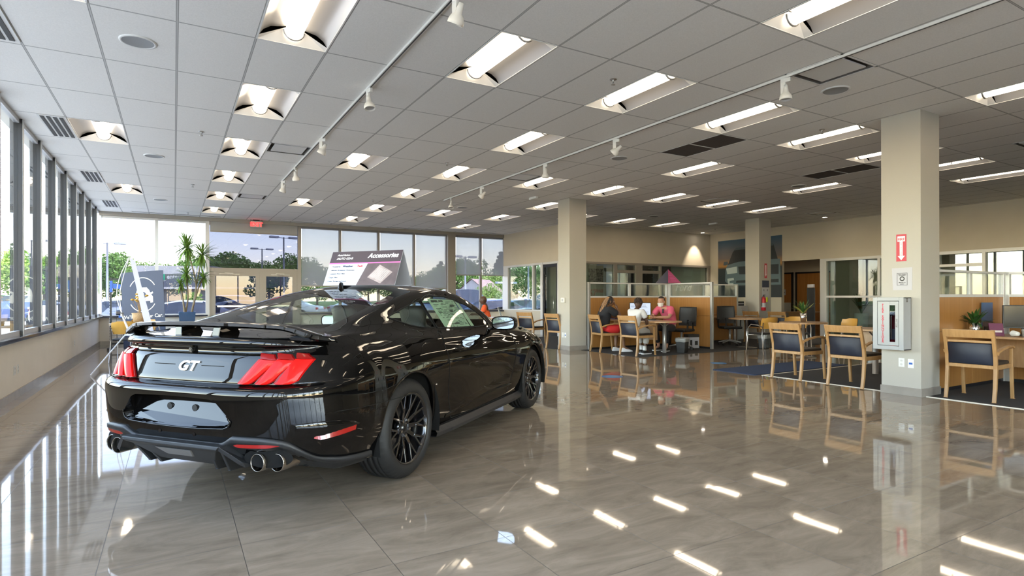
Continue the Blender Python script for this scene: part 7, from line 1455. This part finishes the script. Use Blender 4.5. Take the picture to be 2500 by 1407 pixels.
# child in white
PB = dict(pel=(.10, 0, .555), spine=(.16, 0, .74), chest=(.25, 0, .91), neck=(.29, 0, 1.01), head=(.34, 0, 1.115), yaw=-.1, pitch=.22, shL=(.25, .155, .965), shR=(.25, -.155, .965), elL=(.40, .20, .77), elR=(.34, -.21, .73), wrL=(.56, .10, .77), wrR=(.42, -.17, .60), hdL=(1, -.3, 0), hdR=(.6, .3, -.6),
    hipL=(.16, .09, .54), hipR=(.16, -.09, .54), knL=(.52, .11, .53), knR=(.52, -.13, .52), anL=(.50, .02, .11), anR=(.40, -.12, .11), toeL=(.62, .05, .035), toeR=(.54, -.15, .035))
t, HM = person('child with curly hair in a white shirt and pale trousers, seen from behind', 8.55, 9.56, .30, 'skin_deep', PB, .95)
shirt(t, PB, .97, 'tee_white', sleeve=.72, g=.02); bottoms(t, PB, .98, 'pants_grey', 'trousers', 1.75, .018)
for s in ('L', 'R'): shoe(t, PB['an'+s], PB['toe'+s], 'shoe_black'); MB().tube([V(PB['an'+s])+V((0, 0, -.02)), V(PB['an'+s])+V((0, 0, .08))], .042, 12).build('sock', 'sock_white', t)
hm = MB(); rnd = random.Random(4)
for k in range(150):
    a = rnd.uniform(R(62), R(298)); e = rnd.uniform(-.3, 1.0); r_ = sqrt(max(0, 1-e*e*.9)); hm.ball((-.012+.092*r_*cos(a), .080*r_*sin(a), .03+.095*e), rnd.uniform(.014, .022), 4, mtx=HM)
hm.build('hair', 'hair_brown', t)
# man in pink
PM = dict(pel=(0, 0, .56), spine=(.08, 0, .76), chest=(.24, 0, .95), neck=(.32, 0, 1.05), head=(.385, 0, 1.16), yaw=.22, pitch=.12, shL=(.24, .19, 1.01), shR=(.24, -.19, 1.01), elL=(.44, .27, .80), elR=(.42, -.26, .80), wrL=(.66, .07, .80), wrR=(.67, -.04, .815), hdL=(1, -.5, 0), hdR=(1, .4, 0),
    hipL=(.06, .10, .545), hipR=(.06, -.10, .545), knL=(.44, .14, .54), knR=(.44, -.14, .54), anL=(.36, .14, .11), anR=(.30, -.14, .11), toeL=(.50, .15, .035), toeR=(.44, -.15, .035), curl=.7)
t, HM = person('person in a pink polo shirt and white face mask leaning on the desk', 10.22, 9.98, pi+.12, 'skin_light', PM, 1.05)
shirt(t, PM, 1.08, 'polo_pink', sleeve=.80, g=.018); bottoms(t, PM, 1.05, 'trousers_dark', 'trousers', 1.85)
MB().tube([V(PM['chest'])+V((-.02, -.06, .10)), V(PM['neck'])+V((.045, -.03, .0)), V(PM['neck'])+V((.055, .03, .0)), V(PM['chest'])+V((-.02, .06, .10))], .016, 8).build('collar', 'polo_pink', t)
for s in ('L', 'R'): shoe(t, PM['an'+s], PM['toe'+s], 'shoe_black')
mk = MB(); rows = []
for i in range(7):
    z = -.020-.088*i/6; rows.append([(.012+(.100 if abs(z+.05) < .04 else .090)*cos(a)*(1-.10*i/6)+.006, .080*sin(a)*(1-.22*i/6), z) for a in [R(-72)+R(144)*k/12 for k in range(13)]])
mk.grid(rows, 0, True, flip=True, mtx=HM).build('face_mask', 'mask_white', t)
hm = MB(); hm.grid([[(-.006+.101*sin(R(q))*cos(a), .081*sin(R(q))*sin(a), .012+.118*cos(R(q))) for a in [2*pi*k/24 for k in range(24)]] for q in (2, 20, 38, 52)], 0, True, True, mtx=HM); hm.grid([[(-.008+.102*sin(R(q))*cos(a), .082*sin(R(q))*sin(a), .012+.118*cos(R(q))) for a in [R(80)+R(200)*k/20 for k in range(21)]] for q in (50, 65, 80, 95, 108)], 0, True, mtx=HM)
hm.build('hair', 'hair_dark', t); MB().tube([V(PM['wrR'])+V((-.02, -.022, -.022)), V(PM['wrR'])+V((-.02, .022, .0)), V(PM['wrR'])+V((-.02, 0, .03)), V(PM['wrR'])+V((-.02, -.025, .005))], .006, 6).build('bracelet', 'black_plastic', t); MB().cb((.35, .02, .94), (.02, .035, .10)).build('lanyard_badge', 'black_plastic', t, bev=.004)
# person in orange
PO = dict(pel=(0, 0, .57), spine=(.01, 0, .77), chest=(.04, 0, .98), neck=(.06, 0, 1.09), head=(.09, 0, 1.185), yaw=0, pitch=.06, shL=(.04, .18, 1.03), shR=(.04, -.18, 1.03), elL=(.12, .24, .80), elR=(.12, -.23, .80), wrL=(.34, .15, .80), wrR=(.34, -.12, .80), hdL=(1, -.3, 0), hdR=(1, .3, 0),
    hipL=(.06, .10, .555), hipR=(.06, -.10, .555), knL=(.46, .12, .54), knR=(.46, -.12, .54), anL=(.44, .12, .11), anR=(.44, -.12, .11), toeL=(.58, .13, .035), toeR=(.58, -.13, .035))
t, HM = person('bald person in an orange shirt seated beyond the car, in profile', 7.5, 14.25, pi-.5, 'skin_deep', PO, 1.08)
shirt(t, PO, 1.10, 'tee_orange', sleeve=.8, g=.018); bottoms(t, PO, 1.05, 'trousers_dark', 'trousers', 1.85)
for s in ('L', 'R'): shoe(t, PO['an'+s], PO['toe'+s], 'shoe_black')
